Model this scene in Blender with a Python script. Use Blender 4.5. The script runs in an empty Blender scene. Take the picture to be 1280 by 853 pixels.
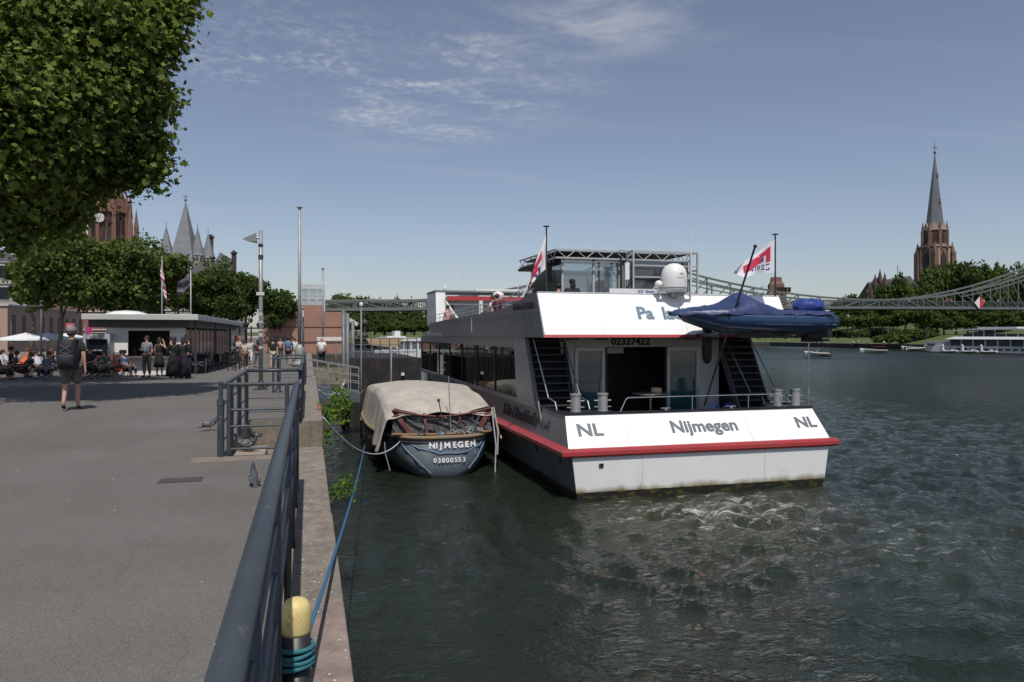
import bpy, bmesh, math, random
import numpy as np
from mathutils import Vector, Matrix

SC = bpy.context.scene
COL = SC.collection
PI = math.pi
TH = math.radians(15.35)
SN, CS = math.sin(TH), math.cos(TH)
FOC = 925.0
EYE = 4.2
QZ = 2.58      # promenade height above the river


def at(px, D, z=None, y=None):
    """world point at depth D seen in column px; height z given, or from row y"""
    xc = (px - 640) / FOC * D
    X = CS * xc + SN * D
    Y = -SN * xc + CS * D
    if z is None:
        z = EYE - (y - 418) * D / FOC if y is not None else 0.0
    return Vector((X, Y, z))


def gz(Y):
    if Y < 24: return QZ
    if Y < 46: return QZ - 0.4 * (Y - 24) / 22
    return QZ - 0.4


# ------------------------------------------------------------------ tagging
def tag(o, label=None, cat=None, group=None, kind=None):
    if label: o['label'] = label
    if cat: o['category'] = cat
    if group: o['group'] = group
    if kind: o['kind'] = kind
    return o


def thing(name, label, cat, loc=(0, 0, 0), rz=0.0, group=None):
    o = bpy.data.objects.new(name, None)
    COL.objects.link(o)
    o.location = loc
    o.rotation_euler = (0, 0, rz)
    o.empty_display_size = 0.3
    return tag(o, label, cat, group)


def copy_tree(o, parent=None):
    c = o.copy()
    COL.objects.link(c)
    c.parent = parent
    for ch in list(o.children):
        copy_tree(ch, c)
    return c


# ------------------------------------------------------------------ materials
_M = {}


def mat(name, col, rough=0.6, metal=0.0, var=0.12, scale=3.0, bump=0.0, bscale=40.0, spec=0.5, dirt_or_glint=None, dscale=1.2,
        stretch=(1, 1, 1), island=0.0, dthr=(0.5, 0.75)):
    if name in _M: return _M[name]
    m = bpy.data.materials.new(name)
    m.use_nodes = True
    nt = m.node_tree
    N, L = nt.nodes, nt.links
    b = N['Principled BSDF']
    b.inputs['Roughness'].default_value = rough
    b.inputs['Metallic'].default_value = metal
    b.inputs['Specular IOR Level'].default_value = spec
    tc = N.new('ShaderNodeTexCoord')
    mp = N.new('ShaderNodeMapping')
    mp.inputs['Scale'].default_value = stretch
    L.new(tc.outputs['Object'], mp.inputs['Vector'])
    nz = N.new('ShaderNodeTexNoise')
    nz.inputs['Scale'].default_value = scale
    nz.inputs['Detail'].default_value = 6
    L.new(mp.outputs[0], nz.inputs['Vector'])
    mx = N.new('ShaderNodeMix'); mx.data_type = 'RGBA'
    d = [max(0, c * (1 - var * 1.6)) for c in col]
    u = [min(1, c * (1 + var * 1.4)) for c in col]
    mx.inputs['A'].default_value = (*d, 1)
    mx.inputs['B'].default_value = (*u, 1)
    L.new(nz.outputs['Fac'], mx.inputs['Factor'])
    out = mx.outputs['Result']
    if island > 0:
        g = N.new('ShaderNodeNewGeometry')
        hs = N.new('ShaderNodeHueSaturation')
        mr = N.new('ShaderNodeMapRange')
        mr.inputs['To Min'].default_value = 1 - island
        mr.inputs['To Max'].default_value = 1 + island
        L.new(g.outputs['Random Per Island'], mr.inputs['Value'])
        L.new(mr.outputs[0], hs.inputs['Value'])
        L.new(out, hs.inputs['Color'])
        out = hs.outputs[0]
    if dirt_or_glint:
        n2 = N.new('ShaderNodeTexNoise'); n2.inputs['Scale'].default_value = dscale
        n2.inputs['Detail'].default_value = 9; n2.inputs['Roughness'].default_value = 0.68
        L.new(mp.outputs[0], n2.inputs['Vector'])
        r = N.new('ShaderNodeMapRange')
        r.inputs['From Min'].default_value = dthr[0]; r.inputs['From Max'].default_value = dthr[1]
        L.new(n2.outputs['Fac'], r.inputs['Value'])
        m2 = N.new('ShaderNodeMix'); m2.data_type = 'RGBA'
        m2.inputs['B'].default_value = (*dirt_or_glint, 1)
        L.new(r.outputs[0], m2.inputs['Factor'])
        L.new(out, m2.inputs['A'])
        out = m2.outputs['Result']
    L.new(out, b.inputs['Base Color'])
    rr = N.new('ShaderNodeMapRange')
    rr.inputs['To Min'].default_value = max(0.02, rough * 0.8); rr.inputs['To Max'].default_value = min(1, rough * 1.25)
    L.new(nz.outputs['Fac'], rr.inputs['Value']); L.new(rr.outputs[0], b.inputs['Roughness'])
    if bump > 0:
        n3 = N.new('ShaderNodeTexNoise'); n3.inputs['Scale'].default_value = bscale; n3.inputs['Detail'].default_value = 5
        L.new(mp.outputs[0], n3.inputs['Vector'])
        bp = N.new('ShaderNodeBump'); bp.inputs['Strength'].default_value = 0.6; bp.inputs['Distance'].default_value = bump
        L.new(n3.outputs['Fac'], bp.inputs['Height']); L.new(bp.outputs[0], b.inputs['Normal'])
    _M[name] = m
    return m


def leaf_mat(name, col, col2, trans=0.35, nscale=0.6):
    if name in _M: return _M[name]
    m = bpy.data.materials.new(name); m.use_nodes = True
    nt = m.node_tree; N, L = nt.nodes, nt.links
    N.remove(N['Principled BSDF'])
    o = N['Material Output']
    g = N.new('ShaderNodeNewGeometry')
    tc = N.new('ShaderNodeTexCoord')
    nz = N.new('ShaderNodeTexNoise'); nz.inputs['Scale'].default_value = nscale; nz.inputs['Detail'].default_value = 3
    L.new(tc.outputs['Object'], nz.inputs['Vector'])
    ad = N.new('ShaderNodeMath'); ad.operation = 'ADD'
    L.new(g.outputs['Random Per Island'], ad.inputs[0]); L.new(nz.outputs['Fac'], ad.inputs[1])
    mr = N.new('ShaderNodeMapRange'); mr.inputs['From Min'].default_value = 0.4; mr.inputs['From Max'].default_value = 1.5
    L.new(ad.outputs[0], mr.inputs['Value'])
    mx = N.new('ShaderNodeMix'); mx.data_type = 'RGBA'
    mx.inputs['A'].default_value = (*col, 1); mx.inputs['B'].default_value = (*col2, 1)
    L.new(mr.outputs[0], mx.inputs['Factor'])
    df = N.new('ShaderNodeBsdfDiffuse'); tr = N.new('ShaderNodeBsdfTranslucent'); gl = N.new('ShaderNodeBsdfGlossy')
    gl.inputs['Roughness'].default_value = 0.6
    L.new(mx.outputs['Result'], df.inputs['Color'])
    hs = N.new('ShaderNodeHueSaturation'); hs.inputs['Hue'].default_value = 0.485; hs.inputs['Saturation'].default_value = 1.1; hs.inputs['Value'].default_value = 1.3
    L.new(mx.outputs['Result'], hs.inputs['Color']); L.new(hs.outputs[0], tr.inputs['Color'])
    gl.inputs['Color'].default_value = (0.35, 0.4, 0.3, 1)
    m1 = N.new('ShaderNodeMixShader'); m1.inputs[0].default_value = trans
    L.new(df.outputs[0], m1.inputs[1]); L.new(tr.outputs[0], m1.inputs[2])
    m2 = N.new('ShaderNodeMixShader'); m2.inputs[0].default_value = 0.02
    L.new(m1.outputs[0], m2.inputs[1]); L.new(gl.outputs[0], m2.inputs[2])
    L.new(m2.outputs[0], o.inputs['Surface'])
    _M[name] = m
    return m


def glass_mat(name, tint=(0.02, 0.035, 0.035), rough=0.03, spec=0.8):
    if name in _M: return _M[name]
    m = mat(name, tint, rough, 0.0, 0.3, 0.8, spec=spec)
    m.node_tree.nodes['Principled BSDF'].inputs['IOR'].default_value = 1.6
    return m


def clear_mat(name, tint=(0.75, 0.8, 0.82), amount=0.65):
    """thin clear sheet: part transparent, part glossy"""
    if name in _M: return _M[name]
    m = bpy.data.materials.new(name); m.use_nodes = True
    nt = m.node_tree; N, L = nt.nodes, nt.links
    N.remove(N['Principled BSDF'])
    tr = N.new('ShaderNodeBsdfTransparent'); tr.inputs[0].default_value = (*tint, 1)
    gl = N.new('ShaderNodeBsdfGlossy'); gl.inputs['Roughness'].default_value = 0.06
    gl.inputs[0].default_value = (0.8, 0.85, 0.9, 1)
    df = N.new('ShaderNodeBsdfDiffuse'); df.inputs[0].default_value = (0.35, 0.38, 0.4, 1)
    a = N.new('ShaderNodeMixShader'); a.inputs[0].default_value = 0.4
    L.new(gl.outputs[0], a.inputs[1]); L.new(df.outputs[0], a.inputs[2])
    b = N.new('ShaderNodeMixShader'); b.inputs[0].default_value = 1 - amount
    L.new(tr.outputs[0], b.inputs[1]); L.new(a.outputs[0], b.inputs[2])
    L.new(b.outputs[0], N['Material Output'].inputs['Surface'])
    _M[name] = m
    return m


# ------------------------------------------------------------------ mesh builder
class MB:
    def __init__(s): s.v = []; s.f = []

    def add(s, vs, fs):
        b = len(s.v)
        s.v += [tuple(v) for v in vs]
        s.f += [tuple(b + i for i in f) for f in fs]
        return s

    def box(s, x0, x1, y0, y1, z0, z1):
        return s.add([(x0, y0, z0), (x1, y0, z0), (x1, y1, z0), (x0, y1, z0), (x0, y0, z1), (x1, y0, z1), (x1, y1, z1), (x0, y1, z1)],
                     [(0, 3, 2, 1), (4, 5, 6, 7), (0, 1, 5, 4), (1, 2, 6, 5), (2, 3, 7, 6), (3, 0, 4, 7)])

    def obox(s, c, sx, sy, sz, rz=0, rx=0, ry=0):
        M = Matrix.Translation(c) @ Matrix.Rotation(rz, 4, 'Z') @ Matrix.Rotation(ry, 4, 'Y') @ Matrix.Rotation(rx, 4, 'X')
        t = MB().box(-sx / 2, sx / 2, -sy / 2, sy / 2, -sz / 2, sz / 2)
        return s.add([M @ Vector(v) for v in t.v], t.f)

    def beam(s, p0, p1, w, h=None):
        """square bar from p0 to p1"""
        h = h or w
        p0, p1 = Vector(p0), Vector(p1)
        d = (p1 - p0).normalized()
        up = Vector((0, 0, 1)) if abs(d.z) < 0.95 else Vector((0, 1, 0))
        a = d.cross(up).normalized() * w / 2
        b = a.cross(d).normalized() * h / 2
        vs = [p + i * a + j * b for p in (p0, p1) for i, j in ((-1, -1), (1, -1), (1, 1), (-1, 1))]
        return s.add(vs, [(0, 1, 2, 3), (7, 6, 5, 4), (0, 4, 5, 1), (1, 5, 6, 2), (2, 6, 7, 3), (3, 7, 4, 0)])

    def path(s, pts, r, n=8, cap=True):
        pts = [Vector(p) for p in pts]
        rs = r if isinstance(r, (list, tuple)) else [r] * len(pts)
        b = len(s.v)
        t0 = (pts[1] - pts[0]).normalized()
        up = Vector((0, 0, 1)) if abs(t0.z) < 0.9 else Vector((0, 1, 0))
        u = t0.cross(up).normalized()
        for i, p in enumerate(pts):
            if i == 0: t = t0
            elif i == len(pts) - 1: t = (pts[i] - pts[i - 1]).normalized()
            else: t = ((pts[i] - pts[i - 1]).normalized() + (pts[i + 1] - pts[i]).normalized()).normalized()
            u = (u - t * u.dot(t)).normalized()
            w = t.cross(u)
            for k in range(n):
                a = 2 * PI * k / n
                s.v.append(tuple(p + (u * math.cos(a) + w * math.sin(a)) * rs[i]))
        for i in range(len(pts) - 1):
            for k in range(n):
                k2 = (k + 1) % n
                s.f.append((b + i * n + k, b + i * n + k2, b + (i + 1) * n + k2, b + (i + 1) * n + k))
        if cap:
            s.f.append(tuple(b + k for k in range(n))[::-1])
            s.f.append(tuple(b + (len(pts) - 1) * n + k for k in range(n)))
        return s

    def tube(s, p0, p1, r, n=10, r1=None):
        return s.path([p0, p1], [r, r if r1 is None else r1], n)

    def lathe(s, prof, c=(0, 0, 0), n=20, sx=1, sy=1, rot=0):
        b = len(s.v); c = Vector(c)
        for (r, z) in prof:
            for k in range(n):
                a = 2 * PI * k / n + rot
                s.v.append((c.x + r * sx * math.cos(a), c.y + r * sy * math.sin(a), c.z + z))
        for i in range(len(prof) - 1):
            for k in range(n):
                k2 = (k + 1) % n
                s.f.append((b + i * n + k, b + i * n + k2, b + (i + 1) * n + k2, b + (i + 1) * n + k))
        s.f.append(tuple(b + k for k in range(n))[::-1])
        s.f.append(tuple(b + (len(prof) - 1) * n + k for k in range(n)))
        return s

    def ball(s, c, rx, ry=None, rz=None, n=12, m=8):
        ry = rx if ry is None else ry; rz = rx if rz is None else rz
        prof = [(max(1e-3, math.sin(PI * i / m)), -math.cos(PI * i / m)) for i in range(m + 1)]
        t = MB().lathe(prof, (0, 0, 0), n)
        return s.add([(c[0] + v[0] * rx, c[1] + v[1] * ry, c[2] + v[2] * rz) for v in t.v], t.f)

    def quad(s, *p): return s.add(p, [tuple(range(len(p)))])

    def prism(s, poly, vec):
        """poly: 3D points, extruded by vec"""
        n = len(poly); vec = Vector(vec)
        vs = [Vector(p) for p in poly] + [Vector(p) + vec for p in poly]
        return s.add(vs, [tuple(range(n))[::-1], tuple(range(n, 2 * n))] + [(i, (i + 1) % n, (i + 1) % n + n, i + n) for i in range(n)])

    def grid(s, fn, nu, nv):
        b = len(s.v)
        for j in range(nv + 1):
            for i in range(nu + 1): s.v.append(tuple(fn(i / nu, j / nv)))
        w = nu + 1
        for j in range(nv):
            for i in range(nu): s.f.append((b + j * w + i, b + j * w + i + 1, b + (j + 1) * w + i + 1, b + (j + 1) * w + i))
        return s

    def build(s, name, m, parent=None, smooth=False, bevel=0, solid=0, local=False, fix=True):
        off = Vector((0, 0, 0))
        if parent is not None and not local:
            p = parent
            while p is not None: off += Vector(p.location); p = p.parent
        me = bpy.data.meshes.new(name)
        me.from_pydata([(v[0] - off.x, v[1] - off.y, v[2] - off.z) for v in s.v], [], s.f)
        if fix:
            bm = bmesh.new(); bm.from_mesh(me)
            bmesh.ops.recalc_face_normals(bm, faces=bm.faces)
            bm.to_mesh(me); bm.free()
        if smooth: me.polygons.foreach_set('use_smooth', [True] * len(me.polygons))
        me.materials.append(m)
        o = bpy.data.objects.new(name, me)
        COL.objects.link(o)
        if parent is not None: o.parent = parent
        if solid:
            q = o.modifiers.new('s', 'SOLIDIFY'); q.thickness = solid; q.offset = 0
        if bevel:
            q = o.modifiers.new('b', 'BEVEL'); q.width = bevel; q.segments = 2; q.limit_method = 'ANGLE'; q.angle_limit = math.radians(40)
        return o


def fast_mesh(name, V, F, m, parent=None, k=None):
    """V (n,3) numpy, F (m,k) numpy index array of equal sized polygons"""
    me = bpy.data.meshes.new(name)
    k = F.shape[1]
    me.vertices.add(len(V)); me.vertices.foreach_set('co', np.ascontiguousarray(V, dtype=np.float32).ravel())
    me.loops.add(F.size); me.loops.foreach_set('vertex_index', np.ascontiguousarray(F, dtype=np.int32).ravel())
    me.polygons.add(len(F))
    me.polygons.foreach_set('loop_start', np.arange(0, F.size, k, dtype=np.int32))
    me.polygons.foreach_set('loop_total', np.full(len(F), k, dtype=np.int32))
    me.update(calc_edges=True)
    me.materials.append(m)
    o = bpy.data.objects.new(name, me)
    COL.objects.link(o)
    if parent is not None: o.parent = parent
    return o


def text(s, name, m, origin, right, up, size, parent=None, bold=0.0, squeeze=1.0, align='CENTER', ext=0.004, spacing=1.0):
    """flat lettering whose baseline runs along right; converted to a mesh in world coordinates"""
    cu = bpy.data.curves.new(name, 'FONT')
    cu.body = s; cu.size = size; cu.align_x = align; cu.align_y = 'CENTER'; cu.extrude = ext; cu.offset = bold
    cu.space_character = spacing; cu.resolution_u = 3
    o = bpy.data.objects.new(name, cu); COL.objects.link(o)
    dg = bpy.context.evaluated_depsgraph_get()
    me = bpy.data.meshes.new_from_object(o.evaluated_get(dg))
    bpy.data.objects.remove(o)
    r = Vector(right).normalized(); u = Vector(up); u = (u - r * u.dot(r)).normalized(); n = r.cross(u)
    M = Matrix((r * squeeze, u, n)).transposed().to_4x4()
    M.translation = Vector(origin)
    off = Vector((0, 0, 0)); p = parent
    while p is not None: off += Vector(p.location); p = p.parent
    me.transform(Matrix.Translation(-off) @ M)
    me.materials.clear(); me.materials.append(m)
    o = bpy.data.objects.new(name, me); COL.objects.link(o)
    if parent is not None: o.parent = parent
    return o


# ------------------------------------------------------------------ foliage
def leaves(name, lobes, n, size, m, parent, seed=0, star=False, shell=0.55, off=(0, 0, 0), flat=0.0, clump=10, cr=0.35, lump=0.18):
    """leaf sized faces in clumps through a set of ellipsoid lobes (x,y,z,rx,ry,rz,weight)"""
    rng = np.random.default_rng(seed)
    L = np.array([(l + (1.0,) * (7 - len(l))) for l in lobes], dtype=float)
    w = L[:, 6] * (L[:, 3] * L[:, 4] + L[:, 4] * L[:, 5]); w = w / w.sum()
    nc = max(1, n // clump)
    idx = rng.choice(len(L), nc, p=w)
    d = rng.normal(size=(nc, 3)); d /= np.linalg.norm(d, axis=1)[:, None]
    r = shell + (1 - shell) * rng.random(nc) ** 0.55
    # lumpy outline
    ph = rng.random(6) * 6.28
    lum = 1 + lump * np.sin(d[:, 0] * 5.1 + ph[0] + idx) * np.cos(d[:, 1] * 4.3 + ph[1]) + lump * 0.8 * np.sin(d[:, 2] * 7.7 + ph[2] + idx * 2.1)
    C = L[idx, :3] + d * (r * lum)[:, None] * L[idx, 3:6]
    ii = np.repeat(np.arange(nc), clump)
    P = C[ii] + rng.normal(size=(len(ii), 3)) * cr * 0.5
    N_ = len(P)
    nor = d[ii] * 0.5 + rng.normal(size=(N_, 3)) * 0.75 + np.array([0, -0.15, 0.5])
    nor /= np.linalg.norm(nor, axis=1)[:, None]
    a = np.cross(nor, rng.normal(size=(N_, 3))); a /= np.linalg.norm(a, axis=1)[:, None]
    b = np.cross(nor, a)
    s = size * (0.5 + 0.95 * rng.random(N_) ** 1.4)
    if star:
        shp = [(0, -0.5), (0.18, -0.42), (0.5, -0.28), (0.3, 0.0), (0.52, 0.26), (0.2, 0.22), (0.0, 0.62), (-0.2, 0.22), (-0.52, 0.26), (-0.3, 0.0), (-0.5, -0.28), (-0.18, -0.42)]
    else:
        shp = [(0, -0.5), (0.42, -0.12), (0.26, 0.4), (-0.2, 0.5), (-0.45, 0.0)]
    K = len(shp)
    V = np.zeros((N_, K, 3))
    for i, (u, v) in enumerate(shp):
        bend = (u * u) * 0.5
        V[:, i] = P + (a * u + b * v - nor * bend) * s[:, None]
    V = V.reshape(-1, 3) - np.array(off)
    F = np.arange(N_ * K).reshape(N_, K)
    return fast_mesh(name, V, F, m, parent)


def trunk_mb(base, top, r0, r1, targets=(), seed=0, wob=0.25):
    rn = random.Random(seed)
    base, top = Vector(base), Vector(top)
    mb = MB()
    pts = []; rs = []
    for i in range(7):
        t = i / 6
        p = base.lerp(top, t)
        if 0 < i < 6: p += Vector((rn.uniform(-wob, wob), rn.uniform(-wob, wob), 0)) * t
        pts.append(p); rs.append(r0 * (1.25 if i == 0 else 1) * (1 - t) + r1 * t)
    mb.path(pts, rs, 9)
    for tg in targets:
        tg = Vector(tg)
        k = rn.choice([2, 3, 4, 5])
        st = pts[k]
        mid = st.lerp(tg, 0.5) + Vector((rn.uniform(-.3, .3), rn.uniform(-.3, .3), 0.1 * (tg - st).length * rn.uniform(-.3, .8)))
        r = rs[k] * 0.55
        mb.path([st, st.lerp(mid, 0.5), mid, mid.lerp(tg, .5) + Vector((rn.uniform(-.2, .2), rn.uniform(-.2, .2), 0)), tg], [r, r * .8, r * .6, r * .38, r * .12], 6)
    return mb
# ------------------------------------------------------------------ people
def skin_me(name, nodes, edges, root=0, sub=1):
    """nodes: list of (x,y,z,rx,ry) -> mesh data grown by the skin modifier"""
    me = bpy.data.meshes.new(name)
    me.from_pydata([n[:3] for n in nodes], edges, [])
    o = bpy.data.objects.new(name, me); COL.objects.link(o)
    md = o.modifiers.new('k', 'SKIN'); md.use_smooth_shade = True
    sk = me.skin_vertices[0].data
    for i, n in enumerate(nodes):
        sk[i].radius = (n[3], n[4] if len(n) > 4 else n[3]); sk[i].use_root = (i == root)
    if sub:
        q = o.modifiers.new('u', 'SUBSURF'); q.levels = sub; q.render_levels = sub
    dg = bpy.context.evaluated_depsgraph_get()
    r = bpy.data.meshes.new_from_object(o.evaluated_get(dg))
    bpy.data.objects.remove(o)
    r.polygons.foreach_set('use_smooth', [True] * len(r.polygons))
    return r


def joints(pose, rn):
    J = {}
    V = Vector
    if pose in ('stand', 'walk', 'talk', 'phone', 'stroll'):
        st = {'walk': 0.26, 'stroll': 0.13}.get(pose, 0.04)
        J['pel'] = V((0, 0, 0.97)); J['sp'] = V((0, 0.01, 1.12)); J['ch'] = V((0, 0.02, 1.31)); J['nb'] = V((0, 0.015, 1.46))
        J['hd'] = V((0, 0.035, 1.63))
        for s, k in ((-1, 'l'), (1, 'r')):
            f = st * s
            J['hip' + k] = V((0.09 * s, 0, 0.92))
            kz = 0.5 if f > 0 else 0.49
            J['kn' + k] = V((0.1 * s, f * 0.55 + 0.05 * (1 if f > 0 else .6), kz))
            J['an' + k] = V((0.1 * s, f - (0.02 if f > 0 else 0.08) * (1 if st > .1 else 0), 0.09 if f > 0 or st < .1 else 0.15))
            J['to' + k] = J['an' + k] + V((0.02 * s, 0.15, -0.05 if f > 0 or st < .1 else -0.1))
            J['sh' + k] = V((0.19 * s, 0.01, 1.41))
            J['el' + k] = V((0.25 * s, -f * 0.35 - 0.02, 1.14))
            J['wr' + k] = V((0.27 * s, -f * 0.8 + 0.05, 0.90))
        if pose == 'talk':
            J['wrr'] = V((0.12, 0.28, 1.17)); J['elr'] = V((0.26, 0.02, 1.12))
        if pose == 'phone':
            J['wrr'] = V((0.13, 0.14, 1.52)); J['elr'] = V((0.28, 0.1, 1.22))
    else:
        back = {'sit': 0.03, 'recline': 0.32, 'lean': -0.15}[pose]
        hz = 0.5 if pose != 'recline' else 0.38
        J['pel'] = V((0, 0, hz)); J['sp'] = V((0, -back * 0.35, hz + 0.16)); J['ch'] = V((0, -back * 0.8, hz + 0.36)); J['nb'] = V((0, -back * 1.1, hz + 0.50))
        J['hd'] = V((0, -back * 1.15 + 0.03, hz + 0.67))
        for s, k in ((-1, 'l'), (1, 'r')):
            J['hip' + k] = V((0.09 * s, 0.02, hz - 0.02)); J['kn' + k] = V((0.13 * s, 0.44, hz + 0.03))
            J['an' + k] = V((0.13 * s, 0.5 + 0.04 * s, 0.09)); J['to' + k] = J['an' + k] + V((0, 0.14, -0.05))
            J['sh' + k] = J['nb'] + V((0.19 * s, 0, -0.05)); J['el' + k] = J['nb'] + V((0.26 * s, 0.07, -0.30))
            J['wr' + k] = V((0.13 * s, 0.27, hz + 0.14))
    return J


def make_person(label, loc, rz, h=1.75, pose='stand', skin=(0.42, 0.24, 0.17), top=(0.1, 0.1, 0.1), legs=(0.05, 0.05, 0.06), kind='trousers',
                hair=(0.03, 0.02, 0.015), longhair=False, sleeves='short', shoes=(0.03, 0.03, 0.03), hat=None, fat=1.0, group=None, seed=0, face=False,
                bald=False, topmat=None, legmat=None, mirror=False):
    rn = random.Random(seed)
    J = joints(pose, rn)
    k = h / 1.75
    if mirror:
        for a in ('hip', 'kn', 'an', 'to', 'sh', 'el', 'wr'):
            l, r = J[a + 'l'].copy(), J[a + 'r'].copy()
            J[a + 'l'] = Vector((-r.x, r.y, r.z)); J[a + 'r'] = Vector((-l.x, l.y, l.z))
    root = thing('person', label, 'person', loc, rz, group)
    ms = mat('skin_%d' % int(skin[0] * 100), skin, 0.5, 0, 0.06, 6)

    def finish(me, name, m, parent=root):
        me.name = name
        me.transform(Matrix.Scale(k, 4))
        me.materials.clear(); me.materials.append(m)
        o = bpy.data.objects.new(name, me); COL.objects.link(o); o.parent = parent
        return o
    nd, ed = [], []

    def n(p, r, r2=None):
        nd.append((p.x, p.y, p.z, r, r2 if r2 else r)); return len(nd) - 1
    f = fat
    up = (J['hd'] - J['nb']).normalized()
    pel = n(J['pel'], .125 * f, .10 * f); sp = n(J['sp'], .115 * f, .095 * f); ch = n(J['ch'], .135 * f, .10 * f); nb = n(J['nb'], .065)
    nk = n(J['nb'].lerp(J['hd'], 0.42), .052); hd = n(J['hd'], .082, .092); ht = n(J['hd'] + up * 0.085, .062, .07)
    ed += [(pel, sp), (sp, ch), (ch, nb), (nb, nk), (nk, hd), (hd, ht)]
    for s, q in ((-1, 'l'), (1, 'r')):
        a = n(J['sh' + q], .055); b = n(J['el' + q], .042); c = n(J['wr' + q], .027)
        dr = (J['wr' + q] - J['el' + q]).normalized()
        pm = J['wr' + q] + dr * 0.06
        d = n(pm, .034, .02)
        ed += [(ch, a), (a, b), (b, c), (c, d)]
        side = Vector((0, 1, 0)) if abs(dr.z) > .6 else Vector((1, 0, 0))
        inn = Vector((-s, 0, 0)) if abs(dr.z) > .6 else Vector((0, 0, -1))
        for fi, (o_, ln) in enumerate(((-.027, .062), (-.009, .074), (.009, .07), (.026, .055))):
            m1 = n(pm + side * o_ + dr * 0.045, .009); m2 = n(pm + side * o_ + dr * (0.045 + ln * .55) + inn * 0.014, .008)
            m3 = n(pm + side * o_ + dr * (0.045 + ln * .85) + inn * 0.036, .007)
            ed += [(d, m1), (m1, m2), (m2, m3)]
        t1 = n(J['wr' + q] + dr * 0.03 + side * .036 + inn * .01, .011); t2 = n(J['wr' + q] + dr * 0.075 + side * .048 + inn * .025, .009)
        ed += [(c, t1), (t1, t2)]
        a = n(J['hip' + q], .085 * f); b = n(J['kn' + q], .056); m_ = n(J['kn' + q].lerp(J['an' + q], .35), .054); c = n(J['an' + q], .036); d = n(J['to' + q], .034, .025)
        ed += [(pel, a), (a, b), (b, m_), (m_, c), (c, d)]
    me = skin_me('body', nd, ed)
    bm = bmesh.new(); bm.from_mesh(me)
    x = MB()
    hd_ = J['hd']
    x.ball(hd_ + Vector((0, .092, -0.005)), .011, .02, .02, 6, 5)
    for s in (-1, 1): x.ball(hd_ + Vector((.082 * s, -.005, -.005)), .01, .02, .03, 6, 5)
    t = bpy.data.meshes.new('t'); t.from_pydata(x.v, [], x.f); bm.from_mesh(t); bm.to_mesh(me); bm.free()
    finish(me, 'body', ms)
    if face:
        for s in (-1, 1):
            MBk().ball(hd_ + Vector((.03 * s, .083, .012)), .01, .006, .007, 6, 4).bld('eye', mat('eye_dark', (.02, .015, .01), .3), root, k)
        MBk().ball(hd_ + Vector((0, .083, -.045)), .022, .006, .006, 6, 4).bld('mouth', mat('lip', (.3, .1, .08), .5), root, k)
    # top
    mt = topmat or mat('cloth_%d_%d_%d' % tuple(int(c * 99) for c in top), top, 0.85, 0, 0.18, 9, bump=0.004, bscale=14)
    nd, ed = [], []
    g = 1.0
    pv = n(J['pel'] + (J['pel'] - J['sp']).normalized() * 0.03, .155 * f, .125 * f); sv = n(J['sp'], .145 * f, .122 * f); cv = n(J['ch'], .155 * f, .122 * f)
    nv = n(J['nb'] - up * 0.01, .078)
    ed += [(pv, sv), (sv, cv), (cv, nv)]
    for s, q in ((-1, 'l'), (1, 'r')):
        a = n(J['sh' + q], .072); ed.append((cv, a))
        if sleeves == 'none': continue
        if sleeves == 'short':
            b = n(J['sh' + q].lerp(J['el' + q], .72), .066); ed.append((a, b))
        else:
            b = n(J['el' + q], .056); c = n(J['el' + q].lerp(J['wr' + q], .9), .042); ed += [(a, b), (b, c)]
    finish(skin_me('shirt', nd, ed), 'shirt', mt)
    ml = legmat or mat('cloth_%d_%d_%d' % tuple(int(c * 99) for c in legs), legs, 0.85, 0, 0.18, 9, bump=0.004, bscale=14)
    if kind in ('trousers', 'shorts'):
        nd, ed = [], []
        pv = n(J['pel'] - Vector((0, 0, 0.0)), .14 * f, .12 * f)
        for s, q in ((-1, 'l'), (1, 'r')):
            a = n(J['hip' + q] - Vector((0, 0, .03)), .105 * f); ed.append((pv, a))
            if kind == 'shorts':
                b = n(J['hip' + q].lerp(J['kn' + q], .92), .092); ed.append((a, b))
            else:
                b = n(J['kn' + q], .078); c = n(J['kn' + q].lerp(J['an' + q], .85), .062); ed += [(a, b), (b, c)]
        finish(skin_me('trousers' if kind == 'trousers' else 'shorts', nd, ed), 'trousers' if kind == 'trousers' else 'shorts', ml)
    else:
        lo = {'skirt': 0.45, 'dress': 0.42, 'long': 0.08}[kind]
        prof = [(.31 if kind == 'long' else .25, lo), (.26 if kind == 'long' else .22, (lo + 1) / 2), (.17, .95), (.145, 1.08)]
        mb = MBk()
        b0 = 20
        mb.lathe([(r, z) for r, z in prof], (0, 0.01, 0), 20, 1, .8)
        mb.v = [(v[0] * (1 + .06 * math.sin(7 * math.atan2(v[1], v[0]))), v[1] * (1 + .06 * math.cos(5 * math.atan2(v[1], v[0]))), v[2]) for v in mb.v]
        mb.bld('skirt', ml, root, k, True)
    for s, q in ((-1, 'l'), (1, 'r')):
        a, t_ = J['an' + q], J['to' + q]
        nd, ed = [], []
        i0 = n(a + Vector((0, -0.03, -0.03)), .042, .04); i1 = n(a.lerp(t_, .6) + Vector((0, 0, -.012)), .042, .034); i2 = n(t_ + Vector((0, 0.03, 0.0)), .038, .03)
        finish(skin_me('shoe', nd, [(i0, i1), (i1, i2)], 0, 1), 'shoe', mat('shoe_%d_%d' % (int(shoes[0] * 99), int(shoes[2] * 99)), shoes, .5))
    mh = mat('hair_%d_%d' % (int(hair[0] * 300), int(hair[2] * 300)), hair, .6, 0, .3, 30, bump=.006, bscale=60)
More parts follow.
